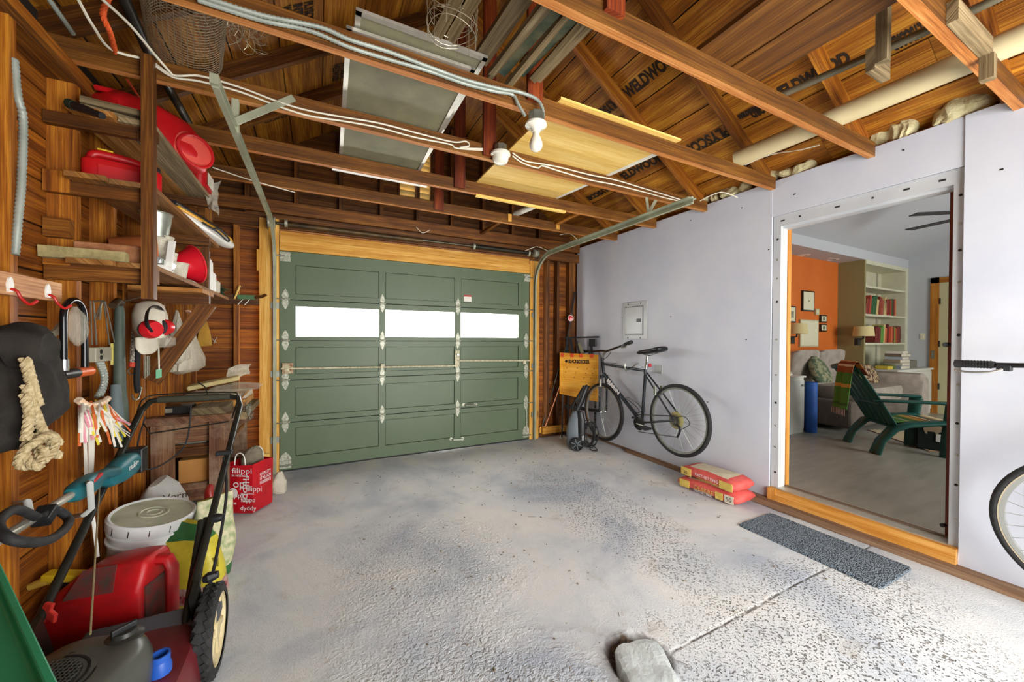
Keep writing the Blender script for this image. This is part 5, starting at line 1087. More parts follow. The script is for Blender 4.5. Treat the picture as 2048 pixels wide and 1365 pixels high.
g = R0.lerp(R1, .62); MB().box(g+V(-.01, -.01, .02), (.07, .035, .02)).build('cable_clip', BLACK, mw, bevel=.004)
for dx, dy in ((-.035, 0), (-.02, .02)): MB().tube([R0+V(dx+.02, dy-.03, -.12), R0.lerp(R1, .3)+V(dx, dy, 0)], .013, 10).build('lower_tube', BLKT, mw, smooth=True)
cable([g+V(-.01, -.02, .0), R0.lerp(R1, .4)+V(.035, 0, -.02), R0+V(.045, .02, -.02), R0+V(.0, -.1, -.12), V(-.5, 1.5, .2)], .006).build('control_cable', RUBBER, mw, smooth=True)
MB().lathe([(.016, -.02), (.02, 0), (.016, .02)], 10, axis_frame(R0.lerp(R1, .3)+V(.02, 0, 0), (1, 0, 0))).build('clamp_knob', BLACK, mw, smooth=True); MB().lathe([(.012, -.02), (.022, 0), (.014, .03)], 8, axis_frame(R0+V(.05, .03, .05), (1, 0, .2))).build('clamp_knob', BLACK, mw)
MB().prism([(0, -.035), (.012, -.012), (.045, -.03), (.05, .0), (.03, .012), (.04, .035), (.01, .04), (-.008, .012)], P(92, 1225, y=1.9), (.8, -.5, 0), (0, 0, 1), .012).build('red_wing_nut', mat('red_knob', '#c2322a', rough=.4), mw, bevel=.003)
for x in (-.84, -.42): MB().beam((x, 1.90, .12), (x, 1.81, .34), .02, .07, up=(0, 1, 0)).build('handle_bracket', BLKT, mw)
def superdeck(z, k): return ring((-.63, 1.58, z), (1, 0, 0), (0, 1, 0), .25*k, .29*k, 4, 40)
MB().loft([superdeck(.06, 1.02), superdeck(.10, 1.03), superdeck(.18, 1.0), superdeck(.215, .93), superdeck(.225, .7)]).build('deck', DECK, mw, smooth=True)
MB().box((-.55, 1.86, .20), (.40, .10, .05), (.25, 0, 0)).build('rear_flap', mat('grey_flap', '#4a4c52', rough=.5), mw, bevel=.012)
def sr(z, k, p=3.2): return ring((-.615, 1.455, z), (.95, -.3, 0), (.3, .95, 0), .145*k, .175*k, p, 36)
MB().loft([sr(.20, .95), sr(.27, 1.0), sr(.325, 1.0), sr(.365, .93), sr(.38, .8), sr(.385, .4)]).build('engine_shroud', SHROUD, mw, smooth=True)
gm = MB().lathe([(.085, 0), (.088, .004), (.08, .008), (.002, .012)], 32, frame_at((-.66, 1.43, .380), (.95, -.3, 0), (.3, .95, 0))).build('grille_disc', mat('dark_grille', '#161616', rough=.6), mw, smooth=True)
for k in range(-7, 8):
    w2 = math.sqrt(max(0, .082**2-(k*.011)**2))
    for e, f in (((.95, -.3, 0), (.3, .95, 0)), ((.3, .95, 0), (-.95, .3, 0))):
        e, f = Vector(e).normalized(), Vector(f).normalized(); q = V(-.66, 1.43, .3925)+f*k*.011
        MB().beam(q-e*w2, q+e*w2, .0018, .002).build('grille_wire', SHROUD, gm)
for k, rr_ in enumerate((.098, .112)):
    MB().tube([V(-.66, 1.43, .383-k*.003)+V(rr_*math.cos(a), rr_*math.sin(a), 0) for a in [-1.0+j/12*2.4 for j in range(13)]], .005, 6).build('vent_slot', mat('slot_black', '#0e0e0e', rough=.7) if k == 0 else bpy.data.materials['slot_black'], mw)
MB().prism([(-.06, 0), (0, -.012), (.06, 0), (0, .012)], (-.655, 1.425, .394), (.9, -.45, 0), (.45, .9, 0), .004).build('badge', mat('badge_silver', '#b9a8a4', '#8a3a38', scale=40, rough=.3, metal=.5), mw)
kp = V(-.53, 1.56, .37); MB().lathe([(.045, 0), (.045, .012), (.03, .018), (.028, .03)], 20, Matrix.Translation(kp)).build('fuel_cap', mat('cap_grey', '#2d2d2a', rough=.35), mw, smooth=True); MB().box(kp+V(0, 0, .036), (.06, .012, .018), (0, 0, .7)).build('cap_grip', BLACK, mw, bevel=.003)
q = P(320, 1340, z=.235); MB().lathe([(.03, -.01), (.03, .012), (.024, .03), (.026, .032), (.026, .05), (.02, .05), (.02, .01)], 22, Matrix.Translation(q)).build('blue_filler_neck', mat('blue_filler', '#1f4fa8', '#2a5cba', rough=.4), mw, smooth=True)
for k in range(5): MB().box(q+V(-.085+.012*k, -.06, -.005), (.004, .05, .02), (0, 0, .4)).build('muffler_fin', mat('muffler_black', '#26211f', rough=.6) if k == 0 else bpy.data.materials['muffler_black'], mw)
# wheels
CREAMH = mat('cream_hub', '#d2c59c', '#bfb086', scale=14, rough=.5)
def mwheel(c, r, wd, s):
    M = axis_frame(c, (s, 0, 0)); ti = MB().lathe([(r*.80, -wd*.5), (r*.93, -wd*.5), (r, -wd*.32), (r, wd*.32), (r*.93, wd*.5), (r*.80, wd*.5)], 40, M, False, False)
    for k in range(30):
        a = k/30*6.283
        for side in (-1, 1):
            p = M @ Vector((r*math.cos(a), r*math.sin(a), side*wd*.24)); rad = (M.to_3x3() @ Vector((math.cos(a), math.sin(a), 0))); tng = (M.to_3x3() @ Vector((-math.sin(a), math.cos(a), .5*side))).normalized()
            ti.beam(p-tng*wd*.22, p+tng*wd*.22, .012, .010, up=rad)
    w2 = ti.build('tire', RUBBER, mw, smooth=True)
    MB().lathe([(r*.80, -wd*.42), (r*.82, wd*.42), (r*.74, wd*.40), (r*.70, wd*.22), (r*.25, wd*.20), (r*.2, wd*.42), (r*.08, wd*.46)], 40, M).build('hub', CREAMH, w2, smooth=True)
    for k in range(6):
        a = k/6*6.283; p = M @ Vector((r*.46*math.cos(a), r*.46*math.sin(a), wd*.24)); MB().beam(p-(M.to_3x3() @ Vector((math.cos(a), math.sin(a), 0)))*r*.24, p+(M.to_3x3() @ Vector((math.cos(a), math.sin(a), 0)))*r*.24, .022, .014, up=(s, 0, 0)).build('hub_rib', CREAMH, w2, bevel=.003)
mwheel(V(-.375, 1.83, .158), .158, .062, 1); mwheel(V(-.905, 1.80, .158), .158, .055, -1); mwheel(V(-.375, 1.40, .10), .10, .05, 1); mwheel(V(-.905, 1.40, .10), .10, .05, -1)
# ---- green bin at the near left corner
gb = thing('green_bin', 'green bin whose rim cuts the lower left corner', 'bin', (-.75, .9, 0))
GRN = mat('bright_green_plastic', '#27a87c', '#1f9a70', scale=3, rough=.4)
a, b = V(-.626, 1.25, .80), V(-.33, .77, .80); e = (b-a).normalized(); f = V(-abs(e.y), -abs(e.x), 0)*.30
def br(z, k, ins=0): 
    c = (a+b)/2+f/2; return [Vector((c.x, c.y, z))+((p-V(0, 0, p.z))-V(c.x, c.y, 0))*k for p in (a, b, b+f, a+f)]
MB().loft([br(.0, .8), br(.72, .95), br(.72, 1.0), br(.80, 1.0), br(.80, .92), br(.785, .91)], cap=True).build('bin_wall', GRN, gb, bevel=.008)
# ================================================================ things lying on or fixed to the ceiling joists
ZJ = JT+.001
# window screens
MESH_ = mat('dark_screen_mesh', '#77745c', '#878467', scale=6, rough=.75)
def screen(lab, x0, x1, y0, y1, z, tilt=0):
    t = thing('window_screen', lab, 'screen', ((x0+x1)/2, (y0+y1)/2, z), (0, 0, tilt)); X, Y = (x1-x0)/2, (y1-y0)/2
    for a in ((-X, X, -Y, -Y+.025), (-X, X, Y-.025, Y), (-X, -X+.022, -Y, Y), (X-.022, X, -Y, Y)): MB().bb(a[0], a[1], a[2], a[3], 0, .014).build('frame_bar', ALU, t, world=False)
    MB().bb(-X+.02, X-.02, -Y+.02, Y-.02, .006, .008).build('mesh', MESH_, t, world=False); return t
screen('upper aluminium window screen lying across the joists', .13, .70, 1.64, 2.96, ZJ+.022, .0)
screen('lower aluminium window screen under the first one', .112, .68, 1.72, 3.0, ZJ+.002, -.02)
# plywood sheet and white foam strip
t = MB().prism([(1.15, 1.70), (2.08, 1.70), (1.91, 2.97), (1.15, 2.97)], (0, 0, ZJ+.001), (1, 0, 0), (0, 1, 0), .012).build('plywood_sheet', W_PLY); tag(t, 'pale yellow plywood sheet laid on top of the joists', 'plywood')
a, b = V(2.10, 1.85, ZJ+.03), V(1.84, 3.56, ZJ+.03)
o = MB().tube([a, b], .03, 16).build('white_tube', mat('white_pvc', '#dcd9cc', rough=.4), smooth=True); tag(o, 'white plastic tube lying along the edge of the pale plywood', 'pipe')
# large cream pipe and thin grey pipe at the right
o = MB().tube([(2.77, -.9, ZJ+.06), (2.77, 1.0, ZJ+.059), (2.765, 1.765, ZJ+.059)], .058, 24).build('cream_pipe', mat('cream_pvc', '#d2c39a', '#c4b489', scale=3, rough=.45), smooth=True); tag(o, 'large cream plastic pipe lying over the joists at right', 'pipe')
o = MB().tube([(2.28, -.9, ZJ+.018), (2.29, .5, ZJ+.018), (2.18, 1.19, ZJ+.018)], .017, 12).build('grey_pipe', mat('grey_steel_pipe', '#7d7560', '#66604e', rough=.4, metal=.5), smooth=True); tag(o, 'thin grey steel pipe lying over the joists', 'pipe')
# light boards across the near joists
for k, (x0, x1, lab) in enumerate(((1.50, 1.72, 'wide orange board on the near joists, left one of two'), (1.73, 1.95, 'wide orange board on the near joists, right one of two'))):
    o = MB().bb(x0, x1, .02, 1.22 if k else 1.24, ZJ+.001, ZJ+.022).build('wide_board', W_JOIST); tag(o, lab, 'board')
# weathered shutters / lumber bundle
GREENP = mat('peeling_green_paint', '#2a3d2e', '#5c5a42', scale=12, rough=.8); rg = random.Random(21)
spots = [(.70, 1.86, .05, 0), (.745, 1.83, .035, 0), (.785, 1.80, .03, 0), (.815, 1.88, .03, 0), (.86, 1.86, .05, 1), (.905, 1.84, .035, 0), (.95, 1.80, .055, 1), (1.005, 1.78, .035, 0), (1.04, 1.76, .03, 0)]
nm = ['first weathered strip of the lumber bundle, nearest the wire coil', 'second weathered strip of the lumber bundle', 'third thin weathered strip of the lumber bundle', 'fourth thin weathered strip of the lumber bundle', 'peeling green board in the middle of the lumber bundle', 'pale weathered strip right of the middle green board', 'broad peeling green shutter board of the lumber bundle', 'pale strip next to the broad green shutter board', 'outermost weathered strip at the right of the lumber bundle']
for k, (x, ye, wd, g) in enumerate(spots):
    y1 = ye+rg.uniform(-.04, .04); x *= .95; y1 *= .95; a = V(x+.12, .3, ZJ+.03+rg.uniform(0, .12)); b = V(x, y1, ZJ+.014+rg.uniform(0, .05))
    m = MB().beam(a, b, wd, .022, up=(rg.uniform(-.5, .5), 0, 1)); o = m.build('weathered_board', GREENP if g else W_GREY); tag(o, nm[k], 'board', group='lumber bundle on the joists')
for k, (x, y1) in enumerate(((.46, 1.72), (.52, 1.70))):
    o = MB().beam((x+.10, .6, ZJ+.06), (x, y1-.05, ZJ+.05), .045, .025, up=(.6, 0, 1)).build('weathered_post', W_GREY); tag(o, ('left' if k == 0 else 'right')+' weathered stick resting over the window screens', 'board')
# hardware cloth roll, chicken wire, wire fence coil
WIREG = mat('galvanised_wire', '#b0a890', rough=.4, metal=.6)
hc = thing('hardware_cloth', 'roll of square wire mesh lying across the joists', 'wire mesh', (-.45, 1.8, ZJ))
a0, a1 = V(-.59, 2.43, ZJ+.149), V(-.31, 1.2, ZJ+.149); ax = (a1-a0).normalized(); R_ = .145; e1_ = ax.orthogonal().normalized(); e2_ = ax.cross(e1_)
L_ = (a1-a0).length; m = MB(); na, nl_ = 44, int(L_/.02)
for k in range(na):
    an = k/na*6.283; d = e1_*math.cos(an)*R_+e2_*math.sin(an)*R_; m.tube([a0+d, a1+d], .0014, 3, cap=False)
for j in range(nl_):
    c = a0+ax*(L_*j/nl_); m.tube([c+e1_*math.cos(k/24*6.283)*R_+e2_*math.sin(k/24*6.283)*R_ for k in range(24)], .0014, 3, closed=True)
m.build('mesh_wires', WIREG, hc)['kind'] = 'stuff'
cw = MB(); rg = random.Random(2); c0 = P(478, 50, y=2.25)
for k in range(46):
    c = c0+V(rg.uniform(-.09, .09), rg.uniform(-.1, .1), rg.uniform(-.05, .08)); r_ = rg.uniform(.03, .07); n1 = V(rg.uniform(-1, 1), rg.uniform(-1, 1), rg.uniform(-1, 1)).normalized(); n2 = n1.orthogonal().normalized()
    cw.tube([c+(n1*math.cos(t)+n2*math.sin(t))*r_ for t in [j/10*5 for j in range(11)]], .0012, 3)
tag(cw.build('chicken_wire', WIREG), 'tangled wad of chicken wire next to the mesh roll', 'wire', kind='stuff')
wf = thing('wire_coil', 'loose coil of wide-mesh fence wire above the window screens', 'wire', P(905, 60, y=1.6))
c0 = P(905, 20, y=1.55); m = MB()
for j in range(9):
    z = -.1+j*.028; r_ = .10+.008*math.sin(j*2); m.tube([c0+V(r_*math.cos(t), r_*.9*math.sin(t), z+.01*math.sin(2*t+j)) for t in [k/18*6.283 for k in range(18)]], .0015, 4, closed=True)
for k in range(12):
    t = k/12*6.283; m.tube([c0+V(.105*math.cos(t), .095*math.sin(t), -.13), c0+V(.11*math.cos(t+.06), .1*math.sin(t+.06), .2)], .0015, 4)
m.build('coil_wires', WIREG, wf)
# ceiling lamps and wiring
PORC = mat('white_porcelain', '#e4e2d2', rough=.25)
def lampholder(name, label, c, bulb):
    t = thing(name, label, 'lamp', c); c = Vector(c)
    MB().lathe([(.042, 0), (.042, .045), (.036, .05)], 8, Matrix.Translation(c)).build('junction_box', STEEL, t)
    MB().lathe([(.03, -.002), (.055, -.008), (.056, -.018), (.036, -.028), (.025, -.036), (.022, -.05)] if bulb else [(.03, -.002), (.064, -.006), (.066, -.02), (.054, -.028), (.051, -.055), (.04, -.07), (.02, -.074)], 28, Matrix.Translation(c)).build('porcelain_socket', PORC, t, smooth=True)
    if bulb: MB().lathe([(.014, -.046), (.016, -.062), (.027, -.085), (.034, -.108), (.0335, -.124), (.026, -.14), (.012, -.149), (.001, -.151)], 28, Matrix.Translation(c)).build('bulb', mat('milky_bulb_glass', '#ece7d4', rough=.12), t, smooth=True)
    return t
la = lampholder('ceiling_lamp', 'porcelain lampholder with a bare unlit bulb', P(1072, 245, y=1.70), True)
lb_ = lampholder('ceiling_lamp', 'flat white porcelain lampholder without a bulb', P(1001, 305, y=2.28), False)
# armoured conduits along joist A
yA = 1.732-.014
def onA(u, v): return P(u, v, y=yA)
o = flex([onA(395, -10), onA(520, 30), onA(640, 55), onA(700, 80), onA(780, 105), onA(860, 135), onA(930, 160), onA(1000, 178), onA(1040, 185), P(1072, 198, y=1.70), P(1084, 215, y=1.69), P(1087, 235, y=1.69)], .010).build('armoured_conduit', CONDUIT, smooth=True); tag(o, 'upper armoured conduit curling down to the bare bulb', 'conduit')
o = flex([onA(395, 0), onA(520, 40), onA(620, 62), onA(700, 95), onA(780, 120), onA(850, 140), onA(930, 168), onA(990, 183), onA(1025, 190), P(1036, 208, y=1.71), P(1050, 232, y=1.70)], .009).build('armoured_conduit', CONDUIT, smooth=True); tag(o, 'lower armoured conduit joining the lampholder from the left', 'conduit')
yB = 2.322-.008
def onB(u, v): return P(u, v, y=yB)
for k, pts in enumerate((((300, 118), (345, 150), (400, 152), (480, 175), (560, 205), (620, 222), (690, 235), (760, 247), (840, 268), (905, 284), (932, 283), (938, 292), (920, 296), (975, 298)), ((300, 124), (345, 154), (400, 163), (480, 184), (560, 214), (620, 232), (690, 243), (760, 256), (830, 275), (900, 289), (915, 297), (985, 302)))):
    o = cable([onB(u, v) for u, v in pts], .0048, 6, 6).build('white_cable', WIRE_W, smooth=True); tag(o, ('upper' if k == 0 else 'lower')+' white cable stapled along the joist left of the lampholder', 'cable')
for k, pts in enumerate((((1025, 306), (1050, 322), (1083, 328), (1120, 335), (1180, 350), (1230, 360), (1290, 378), (1330, 390), (1365, 401)), ((1025, 312), (1045, 326), (1075, 336), (1085, 332), (1120, 343), (1180, 360), (1230, 370), (1290, 385), (1330, 396), (1362, 403)))):
    o = cable([onB(u, v) for u, v in pts], .0048, 6, 6).build('white_cable', WIRE_W, smooth=True); tag(o, ('upper' if k == 0 else 'lower')+' white cable stapled along the joist right of the lampholder', 'cable')
for k, pts in enumerate((((152, -10, 2.0), (185, 50, 2.1), (225, 100, 2.25), (300, 120, 2.314)), ((195, -10, 1.9), (260, 50, 2.1), (310, 110, 2.25), (345, 150, 2.314)))):
    o = cable([P(u, v, y=y) for u, v, y in pts], .0055).build('white_cable', WIRE_W, smooth=True); tag(o, ('left' if k == 0 else 'right')+' white cable dropping from the roof to the joist corner', 'cable')
o = rope([P(220, -10, y=2.0), P(206, 28, y=2.05), P(220, 65, y=2.1), P(230, 105, y=2.28)], .010).build('twisted_rope', mat('orange_cord', '#c8501c', rough=.7), smooth=True); tag(o, 'twisted orange cord hanging behind the shelf corner', 'cord')
o = cable([P(255, 160, y=2.45), P(275, 190, y=2.6), P(292, 212, y=2.7)], .006).build('twisted_rope', mat('orange_cord_dark', '#b8401c', rough=.7), smooth=True); tag(o, 'orange cord end running behind the shelf post', 'cord')
# black pole along the joists at the left
o = MB().tube([P(235, -30, z=2.75), P(300, 110, z=2.66), P(425, 330, z=2.66)], .022, 14).build('black_pole', mat('black_pole', '#1c1b18', '#3a372e', rough=.35), smooth=True); tag(o, 'long black pole laid lengthwise over the joists at left', 'pole')
for k, (pts, lab) in enumerate(((((1475, 395, 2.0), (1440, 385, 2.05), (1400, 402, 2.2)), 'white cable end curling out of the insulation'), (((1120, 470, 3.9), (1140, 468, 3.8), (1155, 480, 3.75)), 'short white wire loop near the track bend'), (((1050, 502, 4.1), (1075, 494, 4.1), (1100, 503, 4.05), (1118, 494, 4.0)), 'wavy white wire lying over the track bend'), (((833, 455, 4.2), (845, 466, 4.2), (860, 460, 4.2)), 'small white wire loop hanging under the gable plate'), (((1490, 330, 1.8), (1540, 310, 1.7), (1600, 300, 1.5), (1640, 290, 1.4)), 'white cable draped along the wall top by the insulation'), (((425, 335, 3.2), (500, 360, 3.3), (590, 385, 3.4)), 'thin pale wire sagging behind the left track'))):
    o = cable([P(u, v, y=y) for u, v, y in pts], .004).build('white_wire', WIRE_W, smooth=True); tag(o, lab, 'cable')
# small things standing on the screens / white strip under joist C
o = MB().bb(.08, .75, 2.957, 2.972, 2.478, 2.487).build('white_strip', WHITE); tag(o, 'thin white strip under the third joist below the screens', 'strip')
# insulation along the top of the white wall
INS = mat('dirty_insulation', '#cfc79e', '#a89c74', scale=14, rough=1, bump=.9, bscale=45)
for k, (u0, u1, v0, v1, lab, yy) in enumerate(((1402, 1442, 372, 400, 'tuft of insulation at the end of the track', 2.3), (1445, 1500, 355, 392, 'wad of insulation left of the second joist end', 2.05), (1535, 1635, 285, 355, 'grimy torn insulation beside the cream pipe end', 1.6), (1740, 1835, 210, 290, 'fluffy torn insulation batt between the rafters', 1.05), (1850, 1990, 165, 245, 'long insulation batt under the cream pipe', .75))):
    a, b = P(u0, (v0+v1)/2, x=3.24), P(u1, (v0+v1)/2, x=3.24); zc = 2.56; n = 15; sp = []
    hgt = (.07, .09, .08, .12, .11)[k]
    t = thing('insulation', lab, 'insulation', (3.25, (a.y+b.y)/2, zc)); rg = random.Random(k)
    for i in range(n):
        f = i/(n-1); c = V(3.255, a.y+(b.y-a.y)*f, zc+hgt*.5); s = (.4 if i in (0, n-1) else 1)*rg.uniform(.65, 1.2); sp.append((c, .05*s, hgt*.62*s, 2.2))
    m = soft(sp, ex=(1, 0, 0), ey=(0, 0, 1), n=36, noise=.12, seed=k); crumple(crumple(m, .02, k, 26), .010, k+9, 70).build('batt', INS, t, smooth=True, sub=1)
# ================================================================ right side of the garage
# ---- electrical panel
ep = thing('electrical_panel', 'grey metal electrical panel on the white wall above the bicycle', 'electrical panel', (XR, 3.21, 1.29))
EPM = mat('panel_grey_steel', '#a2a4a3', '#969896', scale=3, rough=.4, metal=.25)
MB().bb(XR-.012, XR, 3.025, 3.395, 1.297, 1.722).build('cover', EPM, ep, bevel=.003)
MB().bb(XR-.018, XR-.012, 3.075, 3.355, 1.345, 1.672).build('door_rim', mat('panel_rim_steel', '#6f7271', rough=.4, metal=.3), ep, bevel=.003); MB().bb(XR-.024, XR-.018, 3.084, 3.346, 1.354, 1.663).build('door_leaf', EPM, ep, bevel=.003)
MB().bb(XR-.028, XR-.024, 3.10, 3.165, 1.49, 1.527).build('latch', BLACK, ep, bevel=.002)
for y in (3.12, 3.31):
    for z in (1.315, 1.70): MB().lathe([(.008, 0), (.006, .003)], 10, axis_frame((XR-.012, y, z), (-1, 0, 0))).build('screw', HOLE, ep)
# ---- bicycle hung on the wall
BX = 3.045
def PB(u, v, x=BX): return P(u, v, x=x)
BKF = mat('dark_blue_grey_frame', '#23272e', '#2b2f37', rough=.3, metal=.2); RIM = mat('silver_rim', '#b9bab4', rough=.25, metal=.8); TAN = mat('tan_sidewall', '#9a8f78', rough=.7); TIRE = mat('tire_rubber', '#1d1d1e', '#2c2c2d', scale=60, rough=.8); PLASTY = clear_plastic('yellowed_disc', '#b9b068', .6)
rh, fh, bb_ = PB(1357, 841), PB(1206, 824), PB(1284, 846)
bi = thing('bicycle', 'dark bicycle hung on the white wall below the electrical panel', 'bicycle', (BX, 3.0, rh.z-.345), group='bicycles on the white wall')
def wheel(c, r, name):
    M = axis_frame(c, (-1, 0, 0)); w = MB()
    w.tube([M @ Vector(((r-.018)*math.cos(a), (r-.018)*math.sin(a), 0)) for a in [k/64*6.2832 for k in range(64)]], .0185, 10, closed=True); w = w.build(name, TIRE, bi, smooth=True)
    MB().lathe([(r-.05, -.011), (r-.030, -.013), (r-.028, .013), (r-.05, .011), (r-.05, -.011)], 64, M, False, False).build('rim', RIM, w, smooth=True)
    MB().lathe([(r-.033, -.0166), (r-.028, -.0175)], 64, M, False, False).build('sidewall', TAN, w, smooth=True); MB().lathe([(r-.033, .0166), (r-.028, .0175)], 64, M, False, False).build('sidewall', TAN, w, smooth=True)
    MB().lathe([(.008, -.055), (.02, -.035), (.013, -.025), (.013, .025), (.02, .035), (.008, .055)], 16, M).build('hub', CHROME, w, smooth=True)
    s = MB()
    for k in range(32):
        a = k/32*6.2832; sg = 1 if k % 2 else -1; h = a+(.9 if (k//2) % 2 else -.9)
        s.tube([M @ Vector((.02*math.cos(h), .02*math.sin(h), sg*.03)), M @ Vector(((r-.048)*math.cos(a), (r-.048)*math.sin(a), 0))], .0012, 4, cap=False)
    s.build('spokes', STEEL, w); return w
wr_ = wheel(rh, .345, 'rear_wheel'); wf_ = wheel(fh, .345, 'front_wheel')
st_top, hd_t, hd_b = PB(1291, 742), PB(1204, 716), PB(1208, 752)
fr = MB(); fr.tube([hd_t, hd_b], .019, 12); fr.tube([hd_t.lerp(hd_b, .35), st_top], .015, 12); fr.tube([hd_b.lerp(hd_t, .12), bb_], .021, 12); fr.tube([st_top.lerp(bb_, -.03), bb_], .016, 12)
fr.build('main_frame', BKF, bi, smooth=True)
m = MB()
for sx in (-.05, .05):
    o_ = V(sx, 0, 0); m.tube([bb_+o_*.5, rh+o_*1.2], .009, 8); m.tube([st_top+o_*.4+V(0, 0, -.02), rh+o_*1.2], .0085, 8)
m.build('rear_stays', BKF, bi, smooth=True)
m = MB()
for sx in (-.045, .045): m.tube(spline([hd_b+V(sx*.6, 0, -.01), hd_b.lerp(fh, .3)+V(sx, 0, 0), hd_b.lerp(fh, .8)+V(sx*1.15, .0, 0), fh+V(sx*1.2, 0, 0)], 4), [.013]*6+[.011]*7, 10)
m.box(hd_b+V(0, 0, -.005), (.10, .03, .03)); m.build('fork', BKF, bi, smooth=True)
# drivetrain
M = axis_frame(bb_+V(-.045, 0, 0), (-1, 0, 0)); MB().lathe([(.02, -.006), (.07, -.004), (.076, 0), (.07, .004), (.02, .006)], 36, M).build('chainring', mat('dark_chainring', '#3a3a3a', rough=.4, metal=.7), bi, smooth=True)
ca = PB(1330, 862)-bb_; ca.x = 0; ca = ca.normalized()*.17
for s, x in ((1, -.075), (-1, .06)):
    MB().beam(bb_+V(x, 0, 0), bb_+V(x, 0, 0)+ca*s, .012, .022, up=(1, 0, 0)).build('crank_arm', RIM, bi, bevel=.004); pdl = bb_+V(x*1.7, 0, 0)+ca*s; MB().box(pdl, (.09, .085, .022)).build('pedal', BLACK, bi, bevel=.004)
M = axis_frame(rh+V(-.035, 0, 0), (-1, 0, 0)); MB().lathe([(.065, -.008), (.082, -.006), (.082, -.004), (.02, .02)], 36, M).build('spoke_guard', PLASTY, bi, smooth=True)
m = MB()
for k in range(6): m.lathe([(.028+.0065*(5-k), k*.005), (.028+.0065*(5-k), k*.005+.002)], 26, axis_frame(rh+V(-.036, 0, 0), (-1, 0, 0)))
m.build('cassette', mat('cassette_steel', '#77756c', rough=.35, metal=.8), bi)
m = MB(); c_ = V(-.052, 0, 0)
m.tube([bb_+c_+V(0, 0, .09), rh+c_+V(0, 0, .045)], .004, 4); m.tube([bb_+c_+V(0, 0, -.09), rh+c_+V(0, -.03, -.15)], .004, 4); m.build('chain', mat('chain_steel', '#4a4840', rough=.5, metal=.7), bi)
MB().tube(spline([rh+c_+V(0, -.02, -.03), rh+c_+V(0, -.06, -.06), rh+c_+V(0, -.05, -.11), rh+c_+V(0, -.03, -.15)], 4), .011, 8).build('derailleur', BLACK, bi, smooth=True)
cable([rh+c_+V(0, .03, .01), rh+c_+V(0, -.10, .06), rh+c_+V(0, -.16, .0), rh+c_+V(0, -.07, -.07)], .003).build('shift_cable', RUBBER, bi)
for hub, top in ((rh, st_top), (fh, hd_b)):
    d = (top-hub).normalized(); p = hub+d*.35
    for sx in (-.05, .04): MB().box(p+V(sx, 0, .0), (.018, .03, .09)).build('brake_arm', RIM, bi, bevel=.004)
# saddle
sp0 = PB(1293, 733); MB().tube([st_top+V(0, 0, -.01), PB(1295, 712)], .0135, 10).build('seat_post', CHROME, bi, smooth=True)
sc0, sc1 = PB(1276, 706), PB(1329, 702); ax = (sc1-sc0); m = MB()
m.loft([ring(sc0+ax*t+V(0, 0, dz), (1, 0, 0), (0, 0, 1), a, b, 2.4, 20) for t, a, b, dz in ((0, .015, .01, 0), (.06, .024, .02, .002), (.3, .032, .025, .004), (.55, .05, .028, .006), (.78, .075, .03, .014), (.95, .07, .026, .02), (1, .045, .016, .02))]).build('saddle', mat('black_saddle', '#15161a', rough=.35), bi, smooth=True)
MB().tube([sc0+ax*.2+V(0, 0, -.02), sc0+ax*.5+V(0, 0, -.04), sc0+ax*.85+V(0, 0, -.012)], .004, 6).build('saddle_rail', CHROME, bi)
MB().lathe([(.016, 0), (.018, .02), (.012, .024)], 14, axis_frame(PB(1298, 731, BX-.02), (0, -1, .1))).build('red_reflector', mat('red_reflector', '#b3202a', rough=.2), bi, smooth=True)
# bars turned along the wall
stem = PB(1211, 704); MB().tube([hd_t, stem], .014, 10).build('stem', RIM, bi, smooth=True)
gA, gB = P(1262, 685, x=2.90), P(1168, 703, x=3.12)
bars = spline([gA, gA.lerp(stem, .45), stem+V(-.02, -.05, .01), stem, stem+V(.01, .06, .01), stem.lerp(gB, .6), gB], 5); MB().tube(bars, .0125, 10).build('handlebar', mat('dark_bar', '#2a2a2a', rough=.3, metal=.5), bi, smooth=True)
for g_, d_ in ((gA, (bars[4]-gA).normalized()), (gB, (bars[-5]-gB).normalized())):
    grip = MB().tube([g_-d_*.01, g_+d_*.02, g_+d_*.12, g_+d_*.13], [.021, .0195, .0185, .016], 14).build('grip', RUBBER, bi, smooth=True)
    for k in range(9): MB().tube([g_+d_*(.025+k*.011)+Vector((0, 0, .0)), g_+d_*(.028+k*.011)], .0205, 12).build('grip_ring', RUBBER, grip)
    MB().box(g_+d_*.16+V(0, 0, -.012), (.03, .05, .035)).build('shifter', BLACK, bi, bevel=.006)
    MB().tube(spline([g_+d_*.16+V(-.03, 0, -.02), g_+d_*.12+V(-.05, 0, -.035), g_+d_*.05+V(-.055, 0, -.04), g_+V(-.05, 0, -.03)], 5), .006, 8).build('brake_lever', RIM, bi, smooth=True)
cable([stem+V(-.02, -.12, .0), stem+V(-.03, -.06, -.06), hd_t+V(-.03, -.03, -.05), st_top.lerp(hd_t, .6)+V(-.02, 0, -.01)], .0035).build('brake_cable', RUBBER, bi); cable([stem+V(-.02, .1, .0), stem+V(-.03, .05, -.08), hd_b+V(-.03, .02, .03), hd_b+V(-.02, 0, -.03)], .0035).build('brake_cable', RUBBER, bi)
